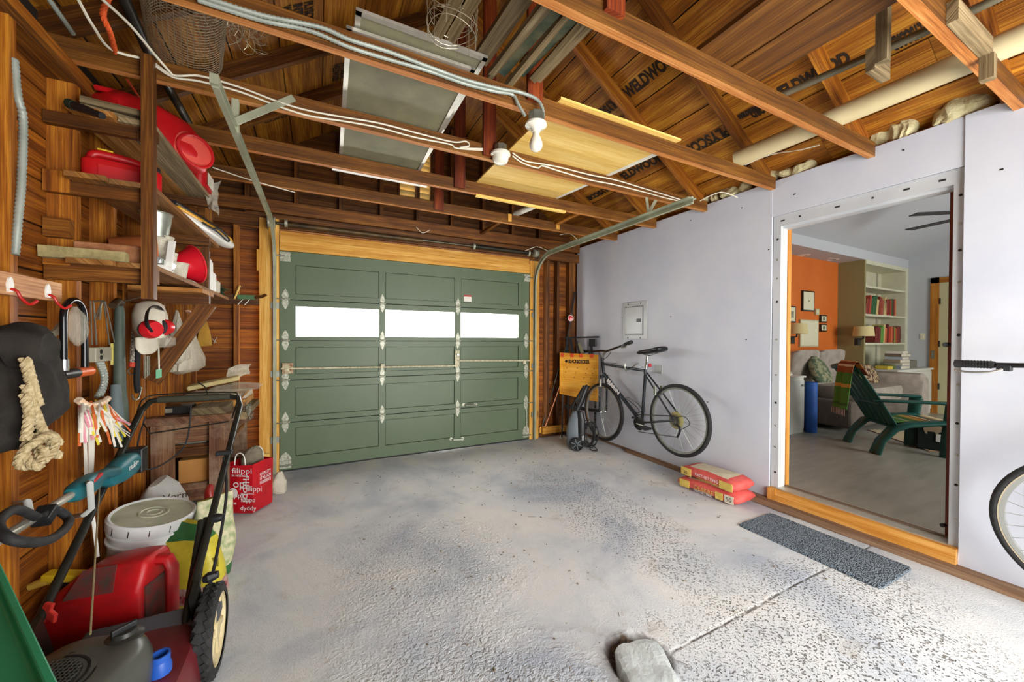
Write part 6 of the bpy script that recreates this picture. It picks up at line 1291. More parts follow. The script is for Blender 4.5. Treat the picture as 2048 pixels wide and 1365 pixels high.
# bottle cage, lettering on the down tube
q0 = hd_b.lerp(bb_, .55); q1 = hd_b.lerp(bb_, .85); nrm_ = V(0, -.75, .65)
m = MB()
for sx in (-.03, .03): m.tube(spline([q0+nrm_*.03, q0+nrm_*.05+V(sx, 0, 0), q0.lerp(q1, .6)+nrm_*.1+V(sx, 0, 0), q1+nrm_*.09+V(sx*.6, 0, 0), q1+nrm_*.03], 4), .003, 6)
m.build('bottle_cage', BLACK, bi)
dt = (bb_-hd_b).normalized(); text('lettering', 'MARIN', hd_b+dt*.09+V(-.0225, 0, 0)+V(-.75*0, 0, 0)-V(0, -dt.z, dt.y)*.0, dt, V(-1, 0, 0).cross(dt), .065, RT2, bi, fit=.24, bold=.003)
for k in (.3, .62): MB().tube([hd_t.lerp(hd_b, .35).lerp(st_top, k)+V(-.022, -.02, 0), hd_t.lerp(hd_b, .35).lerp(st_top, k)+V(-.022, .02, 0)], .014, 8).build('strap', RUBBER, bi)
SIDEW = mat('dark_sidewall', '#2a2a2a', rough=.7)
for w_2 in (wr_, wf_):
    for c2 in w_2.children:
        if c2.name.startswith('sidewall'):
            c2.material_slots[0].link = 'OBJECT'; c2.material_slots[0].material = SIDEW
bi2 = dup(bi); bi2.location = (2.98, bi.location.y+(.255-fh.y), bi.location.z+.04); bi2['label'] = 'second bicycle on the wall right of the doorway, cut by the frame'
def tan_(o):
    for c2 in o.children:
        if c2.name.startswith('sidewall'): c2.material_slots[0].link = 'OBJECT'; c2.material_slots[0].material = TAN
        tan_(c2)
tan_(bi2)
# wall hooks that carry them
for k, (y, lab) in enumerate(((st_top.y+.25, 'steel wall hook carrying the bicycle under the electrical panel'), (bi2.location.y-.05, 'steel wall hook carrying the second bicycle'))):
    z = st_top.z+.02+(.04 if k else 0); o = MB().tube(spline([(XR, y, z+.04), (XR-.05, y, z+.02), (XR-.16, y, z-.035), (XR-.20, y, z-.01), (XR-.205, y, z+.04)], 5), .007, 8).build('utility_hook', STEEL, smooth=True); tag(o, lab, 'hook')
o = MB().bb(XR-.02, XR, st_top.y-.09, st_top.y+.0, st_top.z-.03, st_top.z+.06).build('power_socket', EPM, bevel=.003); tag(o, 'grey socket plate on the wall behind the bicycle seat post', 'socket')
# ---- folding workbench
fw = thing('folding_workbench', 'folded workbench with an orange plywood top against the corner', 'workbench', (3.0, 3.98, 0))
A_, B_ = V(2.85, 4.19, 0), V(3.15, 3.78, 0); e = (B_-A_).normalized(); nrm2 = V(e.y, -e.x, 0)
W_OR = wood('orange_plywood', '#b87414', '#d6962a', '#e6b04a', knots=.1, grain=.5, vary=.02)
w_top = MB(); w_top.prism([(0, .573), (.508, .505), (.508, 1.099), (0, 1.116)], A_, e, (0, 0, 1), .022); w_top = w_top.build('top_board', W_OR, fw)
text('lettering', 'BLACK&DECKER', A_+e*.12+nrm2*.0235+V(0, 0, .985), e, (0, 0, 1), .06, INK, w_top, fit=.28, bold=.003)
MB().lathe([(.018, 0), (.018, .001)], 12, axis_frame(A_+e*.09+nrm2*.0225+V(0, 0, 1.005), nrm2)).build('logo_mark', INK, w_top)
PLG = mat('orange_red_plug', '#c2441c', rough=.5)
for k in (.035, .17, .29, .43): MB().box(A_+e*k+nrm2*.024+V(0, 0, 1.085), (.045, .02, .05), (0, 0, math.atan2(e.y, e.x))).build('swivel_jaw', PLG, w_top, bevel=.006)
for i in range(3):
    for k in (.06, .2, .33, .42): MB().lathe([(.006, 0), (.006, .001)], 8, axis_frame(A_+e*(k+.02*i)+nrm2*.0225+V(0, 0, .80+.06*i), nrm2)).build('peg_hole', HOLE, w_top)
BLKS = mat('black_bench_steel', '#202123', '#2c2d2f', rough=.4, metal=.3)
b0 = A_-nrm2*.05; 
MB().beam(b0+e*.05+V(0, 0, 1.31), b0+e*.50+V(0, 0, 1.325), .06, .02).build('top_rail', BLKS, fw)
for k, (x0, z0, x1, z1) in enumerate(((.08, 1.31, .08, .75), (.12, 1.30, .17, 1.05), (.20, 1.28, .30, .95), (.40, 1.30, .44, .6), (.1, .3, .1, .9), (.46, .25, .46, .9))): MB().beam(b0+e*x0+V(0, 0, z0), b0+e*x1+V(0, 0, z1), .02, .045, up=nrm2).build('frame_bar', BLKS, fw)
MB().beam(b0+e*.22+V(0, 0, 1.24), b0+e*.34+V(0, 0, .98), .004, .06, up=e).build('grey_strut', mat('olive_strut', '#77765a', rough=.5), fw); MB().beam(b0+e*.05+V(0, 0, .40), b0+e*.50+V(0, 0, .38), .03, .04).build('step_bar', BLKS, fw); MB().box(b0+e*.42+V(0, 0, 1.25), (.09, .05, .10), (0, 0, math.atan2(e.y, e.x))).build('jaw_block', BLKS, fw, bevel=.006)
for k in (.1, .46): MB().box(b0+e*k+V(0, 0, .02), (.06, .05, .04)).build('foot', RUBBER, fw); MB().beam(b0+e*k+V(0, 0, .03), b0+e*k+V(0, 0, .32), .02, .04, up=nrm2).build('leg', BLKS, fw)
# ---- pressure washer
pw = thing('pressure_washer', 'small grey and black pressure washer with a wheel and coiled hose', 'pressure washer', (2.72, 3.68, 0), (0, 0, -.64))
GRYP = mat('blue_grey_plastic', '#5f6870', '#6a737b', rough=.45)
soft([((0, 0, .03), .09, .09, 3), ((0, 0, .06), .10, .11, 3), ((-.01, 0, .2), .095, .10, 3), ((-.0, 0, .34), .075, .085, 3), ((.01, 0, .42), .05, .07, 3), ((.015, 0, .44), .03, .05, 3)], n=28).build('body', GRYP, pw, world=False, smooth=True)
soft([((.075, -.06, .12), .045, .05, 3), ((.075, -.06, .36), .042, .05, 3), ((.06, -.05, .44), .035, .04, 3)], n=20).build('pump_cover', BLACK, pw, world=False, smooth=True)
MB().tube([(0, .03, .40), (.07, .05, .56), (.13, .06, .72), (.15, .06, .735)], [.028, .04, .036, .02], 14).build('gun_holster', BLACK, pw, world=False, smooth=True); MB().tube([(-.06, .06, .2), (-.03, .06, .5), (.10, .07, .73), (.17, .05, .72)], .012, 8).build('handle', BLACK, pw, world=False, smooth=True)
for s in (-1, 1):
    M = axis_frame((.02, s*.125, .078), (0, s, 0)); wl_ = MB().lathe([(.05, -.02), (.074, -.02), (.078, -.012), (.078, .016), (.07, .022), (.06, .016)], 30, M, False, False).build('wheel', BLACK, pw, world=False, smooth=True)
    MB().lathe([(.062, -.01), (.062, .006), (.015, .008), (.012, .02)], 24, M).build('hub', mat('dark_hub', '#101112', rough=.5) if s < 0 else bpy.data.materials['dark_hub'], wl_, world=False)
    for k in range(6):
        a = k/6*6.283; M3 = M.to_3x3(); p0 = M @ Vector((.012*math.cos(a), .012*math.sin(a), .012)); p1 = M @ Vector((.064*math.cos(a), .064*math.sin(a), .012)); MB().beam(p0, p1, .009, .012, up=(0, s, 0)).build('spoke', GRYP, wl_, world=False)
MB().box((.09, -.10, .15), (.03, .04, .06)).build('silver_fitting', CHROME, pw, world=False, bevel=.006)
cl = MB(); rg = random.Random(8)
for k in range(9):
    c = V(2.86+rg.uniform(-.02, .02), 3.58+rg.uniform(-.03, .03), .17+rg.uniform(-.02, .02)); r1, r2 = rg.uniform(.055, .085), rg.uniform(.12, .17); th = rg.uniform(-.25, .25)
    cl.tube([c+V(.8*r1*math.cos(a)+.2*r2*math.sin(a)*th, -.6*r1*math.cos(a), r2*math.sin(a)) for a in [j/26*6.283 for j in range(26)]], .0055, 6, closed=True)
cl.tube(spline([(2.84, 3.56, .03), (2.82, 3.50, .006), (2.86, 3.45, .006), (2.90, 3.50, .006), (2.88, 3.56, .05)], 6), .0055, 6)
tag(cl.build('hose_coil', RUBBER, smooth=True), 'coil of thin black hose beside the pressure washer', 'hose')
# ---- rods in the corner
for lab, a, b, r_, mt in (('dark thin rod leaning in the corner by the door', P(1080, 872, z=0), P(1118, 735, y=4.26), .009, mat('dark_rod', '#3a3a34', rough=.4, metal=.5)), ('coppery thin rod leaning next to the dark one', P(1084, 874, z=0), P(1122, 768, y=4.22), .008, mat('copper_rod', '#a86a4a', rough=.4, metal=.4))):
    a = a+V(0, 0, .005); o = MB().tube([a, b], r_, 10).build('rod', mt, smooth=True); tag(o, lab, 'rod')
pl = thing('reflector_stake', 'black stake with a round red reflector standing behind the workbench', 'stake', (2.9, 4.2, 0))
a, b = P(1128, 720, y=4.2), P(1150, 585, y=4.24); MB().tube([V(a.x-.06, 4.15, 0), a, b], .011, 10).build('pole', BLACK, pl, smooth=True)
c = P(1141, 637, y=4.19); rf = MB().lathe([(.036, 0), (.04, .006), (.034, .012), (.03, .008)], 24, axis_frame(c, (-.5, -1, 0)), True, False).build('rim', RT2, pl, smooth=True); MB().lathe([(.033, .003), (.033, .010), (.02, .013)], 24, axis_frame(c, (-.5, -1, 0))).build('red_disc', mat('red_reflector_lens', '#c01c28', rough=.2), rf, smooth=True)
# ---- cement sacks
CRED = mat('salmon_red_sack', '#cf5a54', '#bd4640', scale=9, rough=.6); CCRM = mat('cream_sack_panel', '#cfc6ae', '#bdb498', scale=18, rough=.65); CYEL = mat('yellow_sack_patch', '#d9be62', '#c0a64e', scale=40, rough=.6)
def cement(name, label, x0, x1, y0, y1, z0, z1, rot, words):
    c = V((x0+x1)/2, (y0+y1)/2, z0); t = thing(name, label, 'sack', c, (0, 0, rot), group='cement sacks'); X, Y, H_ = (x1-x0)/2, (y1-y0)/2, z1-z0
    sp = []
    for f in (-1, -.97, -.9, -.7, -.4, 0, .4, .7, .9, .97, 1):
        k = {1: .30, .97: .55, .9: .82, .7: .96}.get(abs(f), 1); sp.append((V(0, f*Y, H_*.5*(.9 if abs(f) > .85 else 1)), X*(.90 if abs(f) == 1 else (.97 if abs(f) > .9 else 1)), H_*.5*k, 3.0))
    m = soft(sp, ex=(1, 0, 0), ey=(0, 0, 1), n=40); 
    for fi, f in enumerate(m.f[:-2]):
        q = [Vector(m.v[i]) for i in f]; cx_ = sum((p.x for p in q), 0)/4; cz_ = sum((p.z for p in q), 0)/4; cy_ = sum((p.y for p in q), 0)/4
        if cz_ > H_*.93 and abs(cx_) < X*.72 and abs(cy_) < Y*.88: m.mi[fi] = 1
    crumple(crumple(m, .006, int(x0*100) % 7+int(z0*50), 22), .0025, 3, 90).build('sack_body', [CRED, CCRM], t, world=False, smooth=True)
    MT = WM[t.name]; M3 = MT.to_3x3()
    def on(y, z): return MT @ Vector((-X-.006, y, z))
    ex_ = M3 @ Vector((0, -1, 0)); 
    for y, z, sz, s, mm in words:
        if s.startswith('#'):
            w2, h2 = [float(k) for k in s[1:].split('x')]; MB().box((-X-.002, y, z), (.006, w2, h2)).build('printed_patch', mm, t, world=False)
        else: text('lettering', s, on(y, z), ex_, (0, 0, 1), sz, mm, t)
    return t
BKI = mat('black_print', '#1d1a16', rough=.6)
cement('cement_sack', 'salmon red cement sack lying flat on the floor, lower of two', 2.85, 3.12, 1.81, 2.33, .0, .098, .05, ((.19, .045, 0, '#.09x.06', CYEL), (-.20, .045, 0, '#.07x.06', PAPER), (-.175, .028, .05, '50', BKI), (-.12, .045, 0, '#.06x.055', CYEL), (.10, .03, .05, 'QUIKRETE', CYEL), (.10, .012, .026, 'FAST-SETTING', RT2)))
cement('cement_sack', 'salmon red cement sack lying on top of the other one', 2.87, 3.14, 1.83, 2.33, .094, .192, -.03, ((.18, .045, 0, '#.10x.065', CYEL), (.205, .025, .04, '50', BKI), (-.19, .045, 0, '#.11x.06', CYEL), (.09, .042, .034, 'FAST-SETTING', RT2), (.07, .015, .028, 'CONCRETE MIX', CYEL)))
# ---- door mat
m = MB(); R_ = .03
def rrect(x0, x1, y0, y1, r):
    o = []
    for cx, cy, a0 in ((x1-r, y1-r, 0), (x0+r, y1-r, 1), (x0+r, y0+r, 2), (x1-r, y0+r, 3)):
        for k in range(5): a = (a0+k/4)*math.pi/2; o.append((cx+r*math.cos(a), cy+r*math.sin(a)))
    return o
def matmat():
    m, nt, b, N, L = _mat('blue_grey_looped_mat'); tc = N.new('ShaderNodeTexCoord').outputs['Object']
    vo = N.new('ShaderNodeTexVoronoi'); vo.inputs['Scale'].default_value = 105; L.new(_map(N, L, tc, (1, 1.3, 1)), vo.inputs['Vector'])
    L.new(_ramp(N, L, vo.outputs['Distance'], [(.1, lin('#a3b2bf')), (.42, lin('#7d8c99')), (.75, lin('#454f58'))]), b.inputs['Base Color']); b.inputs['Roughness'].default_value = .95
    inv = N.new('ShaderNodeMath'); inv.operation = 'MULTIPLY'; inv.inputs[1].default_value = -1; L.new(vo.outputs['Distance'], inv.inputs[0]); _bump(N, L, b, inv.outputs[0], 1, .02); return m
o = MB().prism(rrect(2.60, 3.0, .872, 1.632, .03), (0, 0, .0), (1, 0, 0), (0, 1, 0), .012).build('door_mat', matmat(), bevel=.004); tag(o, 'blue grey looped door mat in front of the doorway', 'mat')
# ---- concrete chunk in the hole and a splinter of wood
co_ = [P(u, v, z=.035) for u, v in ((1233, 1292), (1268, 1280), (1312, 1277), (1338, 1318), (1362, 1366), (1345, 1400), (1290, 1395), (1258, 1362), (1238, 1325))]
cc_ = sum(co_, V(0, 0, 0))/len(co_)
def ckr(z, k): return [V(cc_.x, cc_.y, z)+(p-cc_)*k for p in co_][::-1]
co_ = spline(co_, 4, closed=True); rg = random.Random(17); co_ = [cc_+(p-cc_)*rg.uniform(.965, 1.03) for p in co_]
ck = crumple(MB().loft([ckr(-.05, .97), ckr(.005, 1.0), ckr(.022, 1.0), ckr(.030, .955), ckr(.034, .8), ckr(.036, .5), ckr(.035, .2)]), .003, 3, 55).build('concrete_chunk', mat('blue_grey_stone', '#b0b8b9', '#bdc4c3', scale=9, rough=.75, bump=.35, bscale=60)); tag(ck, 'pale blue grey chunk of concrete set in the broken floor', 'stone')
o = MB().loft([[Vector(p) for p in r] for r in ([(1.055, 1.10, -.03), (1.075, 1.10, -.03), (1.065, 1.10, -.01)], [(1.06, .98, -.005), (1.10, .96, -.01), (1.08, .97, .015)])]).build('wood_splinter', W_GREY); tag(o, 'grey splinter of wood in the hole beside the chunk', 'splinter')
# ---- loose grit and twigs on the floor
rg = random.Random(31); gt = MB()
for k in range(260):
    x = rg.uniform(.2, 3.0); y = rg.uniform(.9, 4.0)
    if 2.58 < x < 3.02 and .86 < y < 1.65: continue
    if 2.8 < x and 1.8 < y < 2.36: continue
    s = rg.uniform(.002, .006); gt.box((x, y, fz(x, y)+s*.4), (s*rg.uniform(1, 2.5), s*rg.uniform(1, 1.6), s), (rg.uniform(0, 1), 0, rg.uniform(0, 3)))
for k in range(46):
    x = rg.uniform(0, 3.0); y = rg.uniform(1, 4.0); a = rg.uniform(0, 3.1); L_ = rg.uniform(.02, .06); gt.tube([V(x, y, fz(x, y)+.003), V(x+L_*math.cos(a), y+L_*math.sin(a), fz(x, y)+.004)], .0012, 4)
tag(gt.build('floor_grit', mat('grit', '#6a5f50', '#8a7f6c', rough=.9)), 'loose grit and dry twigs scattered on the concrete', 'grit', kind='stuff')
# ================================================================ the room beyond the doorway
SHELFP = mat('pale_bookcase_paint', '#cfcdb4', '#c6c4aa', rough=.55); CABW = mat('white_cabinet_paint', '#cfd0c6', rough=.5)
bc_ = thing('bookcase', 'tall pale built-in bookcase beside the orange wall', 'bookcase', (8.3, 2.93, ZF))
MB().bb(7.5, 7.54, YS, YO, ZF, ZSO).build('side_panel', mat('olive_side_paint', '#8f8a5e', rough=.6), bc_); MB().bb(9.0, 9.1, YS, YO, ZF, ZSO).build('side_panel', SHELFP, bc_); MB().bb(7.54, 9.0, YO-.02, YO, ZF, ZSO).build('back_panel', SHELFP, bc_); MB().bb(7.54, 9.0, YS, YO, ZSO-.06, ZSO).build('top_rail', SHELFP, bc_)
SZ = [P(1732, v, y=YS).z for v in (571, 628, 686)]
for z in SZ: MB().bb(7.54, 9.0, YS, YO-.02, z-.03, z).build('shelf', SHELFP, bc_)
for x in (8.2, 8.8): MB().bb(x, x+.03, YO-.035, YO-.02, ZF, ZSO-.06).build('shelf_standard', ALU, bc_)
cab = thing('base_cabinet', 'white base cabinet under the bookcase', 'cabinet', (8.3, 2.5, ZF)); ZC = P(1740, 745, y=YS-.3).z
MB().bb(7.74, 9.06, YS-.30, YS, ZF, ZC-.03).build('body', CABW, cab); MB().bb(7.68, 9.09, YS-.33, YS, ZC-.03, ZC).build('counter', CABW, cab)
for a, b in ((7.76, 8.39), (8.41, 9.04)):
    d_ = MB().bb(a, b, YS-.315, YS-.30, ZF+.08, ZC-.05).build('door', CABW, cab); MB().lathe([(.012, 0), (.014, .02)], 10, axis_frame(((b-.05) if a < 8 else a+.05, YS-.315, ZC-.12), (0, -1, 0))).build('knob', STEEL, d_)
bcol = ['#7a2620', '#a8452c', '#c9653a', '#d8b48c', '#b8362e', '#8a8a3a', '#3f7a34', '#5a8a3c', '#2e5a34', '#c8b078', '#6a2a22', '#7e3226', '#904030', '#8a2e26', '#70281f', '#9c4a3a']
bm = [mat('book_cloth_%02d' % i, c, rough=.7) for i, c in enumerate(bcol)]
BC2 = ['maroon', 'rust', 'orange', 'tan', 'red', 'olive', 'green', 'bright green', 'dark green', 'cream', 'wine', 'brown', 'brick red', 'crimson', 'dark brown', 'rose']
ordn = ['first', 'second', 'third', 'fourth', 'fifth', 'sixth', 'seventh', 'eighth', 'ninth', 'tenth', 'eleventh', 'twelfth', 'thirteenth', 'fourteenth', 'fifteenth', 'sixteenth', 'seventeenth', 'eighteenth', 'nineteenth', 'twentieth']
rg = random.Random(4)
for row, (z, x0, n, lean) in enumerate(((SZ[1], 7.60, 18, .18), (SZ[2], 7.95, 16, .08))):
    x = x0
    for k in range(n):
        w2 = rg.uniform(.042, .075); h = rg.uniform(.24, .31); i = rg.randrange(16); ln = lean if k < n*.6 else 0
        if x+w2 > 8.98: break
        t = thing('book', '%s book from the left on the %s shelf of books, %s cover' % (ordn[k], 'upper' if row == 0 else 'lower', BC2[i]), 'book', (x+w2/2, YS+.10, z), (0, ln, 0), group='books on the bookcase')
        MB().bb(-w2/2, w2/2, -.075, .075, .0+abs(ln)*w2*.5, h).build('cover', bm[i], t, world=False); MB().bb(-w2/2+.004, w2/2-.004, -.07, .078, h-.004+abs(ln)*0, h+.001).build('pages', PAPER, t, world=False)
        x += w2+.006+(.03 if ln and k == int(n*.6)-1 else 0)
for k, (w2, h, c, nm_) in enumerate(((.34, .05, '#8a93a0', 'slate'), (.30, .045, '#c9c3b0', 'cream'), (.33, .05, '#9a8a70', 'tan'), (.28, .045, '#a8b0b8', 'pale blue'), (.30, .05, '#7a6a58', 'brown'), (.24, .04, '#d8d2c4', 'white'))):
    t = thing('book', '%s book lying in the stack on the cabinet counter, %s cover' % (['lowest', 'second lowest', 'third', 'fourth', 'second highest', 'topmost'][k], nm_), 'book', (8.25+.02*math.sin(k*2), YS-.14, ZC+sum((.05, .045, .05, .045, .05)[:k])), (0, 0, .1*math.sin(k*3)), group='stacked books on the counter')
    MB().bb(-w2/2, w2/2, -.10, .10, 0, h-.002).build('cover', mat('stack_book_%d' % k, c, rough=.6), t, world=False); MB().bb(-w2/2+.005, w2/2-.005, -.102, .09, .006, h-.008).build('pages', PAPER, t, world=False)
for k, (x, w2, h, c, lab) in enumerate(((7.86, .2, .05, '#c8b040', 'yellow box lying on the cabinet counter'), (7.98, .12, .07, '#5a6a3a', 'olive jar at the back of the cabinet counter'), (8.7, .3, .12, '#77736a', 'grey basket at the right end of the cabinet counter'))):
    o = MB().box((x, YS-.12, ZC+h/2), (w2, .16, h)).build(('box', 'jar', 'basket')[k], mat('counter_item_%d' % k, c, rough=.7), bevel=.012); tag(o, lab, ('box', 'jar', 'basket')[k])
o = MB().lathe([(.03, 0), (.06, .03), (.05, .05)], 14, Matrix.Translation((7.68, YS+.1, SZ[0]))).build('shell', WHITE); tag(o, 'small white ornament on the top bookcase shelf', 'ornament')
# pictures on the orange wall
FRB = mat('dark_picture_frame', '#241d16', rough=.4); FRS = mat('pale_gold_frame', '#b9ad84', rough=.4); MATB = mat('picture_mat', '#d6d2b4', rough=.6); PH = mat('grey_photo', '#6a6a5c', '#a8a890', scale=20, rough=.5)
for k, (u0, u1, v0, v1, fm, lab) in enumerate(((1602, 1625, 581, 624, FRB, 'tall pale picture in a thin dark frame'), (1572, 1588, 612, 646, FRB, 'framed picture partly hidden by the door jamb'), (1597, 1633, 639, 694, FRS, 'large pale picture behind the left lamp'), (1628, 1635, 618, 631, FRS, 'tiny framed picture in the middle of the group'), (1638, 1650, 630, 646, FRB, 'small dark framed photo, upper of two'), (1638, 1650, 648, 664, FRB, 'small dark framed photo, lower of two'))):
    a, b = P(u0, v0, y=YO), P(u1, v1, y=YO); t = thing('picture', lab+' on the orange wall', 'picture', ((a.x+b.x)/2, YO, b.z))
    MB().bb(a.x, b.x, YO-.025, YO, b.z, a.z).build('frame', fm, t); MB().bb(a.x+.02, b.x-.02, YO-.028, YO-.024, b.z+.02, a.z-.02).build('mat_board', MATB, t)
    if k in (1, 4, 5, 0): MB().box(((a.x+b.x)/2, YO-.029, (a.z+b.z)/2), ((b.x-a.x)*(.4 if k else .08), .003, (a.z-b.z)*(.4 if k else .08))).build('print', PH, t)
# wall lamps
SHD = mat('cream_lampshade', '#cdbf8a', rough=.8)
for k, (u, v, x, y, lab) in enumerate(((1594, 658, None, YO-.12, 'drum shade wall lamp on the orange wall'), (1727, 663, None, YS-.02, 'drum shade wall lamp on the bookcase side'))):
    c = P(u, v, y=y); t = thing('sconce_lamp', lab, 'lamp', (c.x, c.y, c.z-.2)); MB().lathe([(.13, -.075), (.115, .075), (.112, .075), (.127, -.075)], 28, Matrix.Translation(c), False, False).build('shade', SHD, t, smooth=True)
    MB().tube([c+V(0, 0, .0), c+V(0, 0, -.11)], .012, 8).build('stem', BLACK, t); MB().tube([c+V(0, 0, -.11), c+V(-.02 if k else -.12, .1, -.16)], .009, 8).build('arm', BLACK, t); MB().box(c+V(-.03 if k else -.02, .06, -.16), (.09, .05, .11)).build('bracket', BLACK, t, bevel=.005)
# sofa
so_ = thing('sofa', 'grey beige upholstered sofa under the pictures', 'sofa', (6.9, 2.6, ZF)); UPH = mat('beige_upholstery', '#8d857a', '#a39a8e', scale=10, rough=.95, bump=.2, bscale=300)
MB().bb(6.1, 7.45, 2.36, 3.05, ZF+.05, .50).build('base', mat('taupe_upholstery', '#5f564e', '#6b6158', scale=10, rough=.95), so_, bevel=.03)
for k, (x0, x1) in enumerate(((5.62, 6.28), (6.27, 7.0))):
    m = MB().loft([ring(((x0+x1)/2, 2.97-.12*t, .52+.62*t), (1, 0, 0), (0, 1, -.3), (x1-x0)/2*s, .12*s, 4, 28) for t, s in ((0, .95), (.1, 1), (.8, 1), (.95, .95), (1, .8))]); m.build('back_cushion', UPH, so_, smooth=True)
MB().bb(5.62, 6.12, 2.74, 3.05, ZF+.05, .62).build('back_frame', UPH, so_, bevel=.03)
m = MB().loft([ring((6.85, 2.60, z), (1, 0, 0), (0, 1, 0), .62*s, .36*s, 5, 32) for z, s in ((.48, .96), (.52, 1), (.63, 1), (.67, .96), (.675, .85))]); m.build('seat_cushion', UPH, so_, smooth=True)
m = MB().loft([ring((7.56, y, .50), (1, 0, 0), (0, 0, 1), .14*s, .34*s, 3.4, 24) for y, s in ((2.10, .85), (2.14, 1), (2.95, 1), (3.0, .9))]); m.build('arm', UPH, so_, smooth=True)
o = soft([(V(7.22, 2.58, .68), .18, .05), (V(7.22, 2.60, .72), .23, .07), (V(7.22, 2.65, .88), .23, .07), (V(7.22, 2.68, .94), .17, .04)], n=24, p=4).build('cushion', mat('brown_patterned_cushion', '#4a3020', '#b09a78', scale=24, rough=.9, lo=.48, hi=.52), smooth=True); tag(o, 'brown patterned cushion on the sofa seat', 'cushion')
o = soft([(V(6.0, 2.62, .74), .16, .05), (V(6.0, 2.64, .80), .2, .07), (V(6.0, 2.70, .98), .16, .06), (V(6.0, 2.74, 1.08), .04, .02)], n=24, p=3).build('cushion', mat('green_leaf_cushion', '#4a5a44', '#8a8a6a', scale=18, rough=.9, lo=.45, hi=.55), smooth=True); tag(o, 'green patterned cushion against the sofa back', 'cushion')
# left cabinet, blue roll
lc_ = thing('side_cabinet', 'pale cabinet just inside the doorway at left', 'cabinet', (4.7, 1.9, ZF)); a = P(1606, 865, z=ZF); zt = P(1606, 752, y=a.y).z
MB().bb(a.x-.45, a.x, a.y, a.y+.45, ZF, zt-.02).build('body', CABW, lc_); MB().bb(a.x-.47, a.x+.02, a.y-.02, a.y+.45, zt-.02, zt).build('top', CABW, lc_)
d_ = MB().bb(a.x-.42, a.x-.015, a.y-.014, a.y, ZF+.06, zt-.06).build('door', CABW, lc_); MB().lathe([(.014, 0), (.016, .02)], 12, axis_frame((a.x-.07, a.y-.014, zt-.12), (0, -1, 0))).build('knob', STEEL, d_)
for k, (w2, c) in enumerate(((.2, '#d8d4c4'), (.18, '#b8b0a0'))):
    o = MB().box((a.x-.2, a.y+.15, zt+.012+.022*k), (w2, .14, .022)).build('magazine', mat('magazine_%d' % k, c, rough=.6)); tag(o, ('lower' if k == 0 else 'upper')+' magazine on the side cabinet', 'magazine')
c = P(1621, 865, z=ZF); zt2 = P(1621, 765, y=c.y).z
yr = thing('yoga_mat', 'rolled blue mat standing on end beside the sofa', 'mat', c); MB().lathe([(.065, ZF-c.z), (.068, .004), (.068, zt2-c.z-.004), (.065, zt2-c.z)], 28, Matrix.Identity(4)).build('roll', mat('blue_foam', '#1c4f9c', '#245aaa', rough=.6), yr, world=False, smooth=True)
MB().tube([(.062*math.cos(t)*(1-t/26), .062*math.sin(t)*(1-t/26), zt2-c.z+.002) for t in [k*.5 for k in range(36)]], .002, 4).build('spiral_edge', mat('dark_blue_foam', '#12356c', rough=.7), yr, world=False)
# door on the far wall
dd = thing('door_3', 'pine door frame with a cream door on the far wall', 'door', (XF, 1.75, ZF), kind='structure')
ya, yb = P(1862, 600, x=XF).y, P(1893, 600, x=XF).y; zt3 = P(1862, 557, x=XF).z
MB().bb(XF-.03, XF, ya-.10, ya, ZF, zt3).build('casing', W_ROOMDOOR, dd); MB().bb(XF-.03, XF, yb-1.0, ya, zt3-.09, zt3).build('casing', W_ROOMDOOR, dd); MB().bb(XF-.02, XF, yb-.9, ya-.10, ZF, zt3-.09).build('door_leaf', mat('cream_door_paint', '#b9b48c', rough=.5), dd)
for z in (.5, 1.2, 1.9): MB().tube([(XF-.03, ya-.11, z), (XF-.03, ya-.11, z+.1)], .01, 8).build('hinge', BLACK, dd)
MB().bb(XF-.036, XF-.03, ya-.06, ya-.02, 1.0, 1.14).build('strike_plate', STEEL, dd)
a, b = P(1840, 668, x=XF), P(1850, 680, x=XF); sw = thing('light_switch', 'cream twin light switch on the far grey wall', 'switch', (XF, (a.y+b.y)/2, b.z)); MB().bb(XF-.008, XF, b.y, a.y, b.z, a.z).build('plate', mat('cream_plate', '#ded9b8', rough=.4), sw, bevel=.002)
for f in (.33, .67): y = a.y+(b.y-a.y)*f; MB().box((XF-.012, y, (a.z+b.z)/2), (.01, .01, .03)).build('toggle', WHITE, sw)
# fan
cf = thing('ceiling_fan', 'dark ceiling fan with thin blades below the vaulted ceiling', 'fan', (6.2, 1.0, 2.45)); FB = mat('dark_fan_blade', '#3a3d42', rough=.5)
hubp = P(2000, 420, x=6.3)
MB().lathe([(.08, -.06), (.11, -.03), (.11, .05), (.05, .08)], 24, Matrix.Translation(hubp)).build('motor', FB, cf, smooth=True); MB().tube([hubp+V(0, 0, .05), V(hubp.x, hubp.y, cz(hubp.y)-.02)], .015, 8).build('down_rod', FB, cf)
for k, t_ in enumerate((P(1815, 430, z=hubp.z), P(1813, 464, z=hubp.z-.02))):
    d = (t_-hubp); d.z = 0; d = d.normalized(); MB().beam(hubp+d*.1, hubp+d*min(.75, (t_-hubp).length), .12, .008).build('blade', FB, cf)
for an in (2.2, 3.4, 4.4): MB().beam(hubp, hubp+V(math.cos(an), math.sin(an), 0)*.65*(-1 if an < 3 else 1), .12, .008).build('blade', FB, cf)
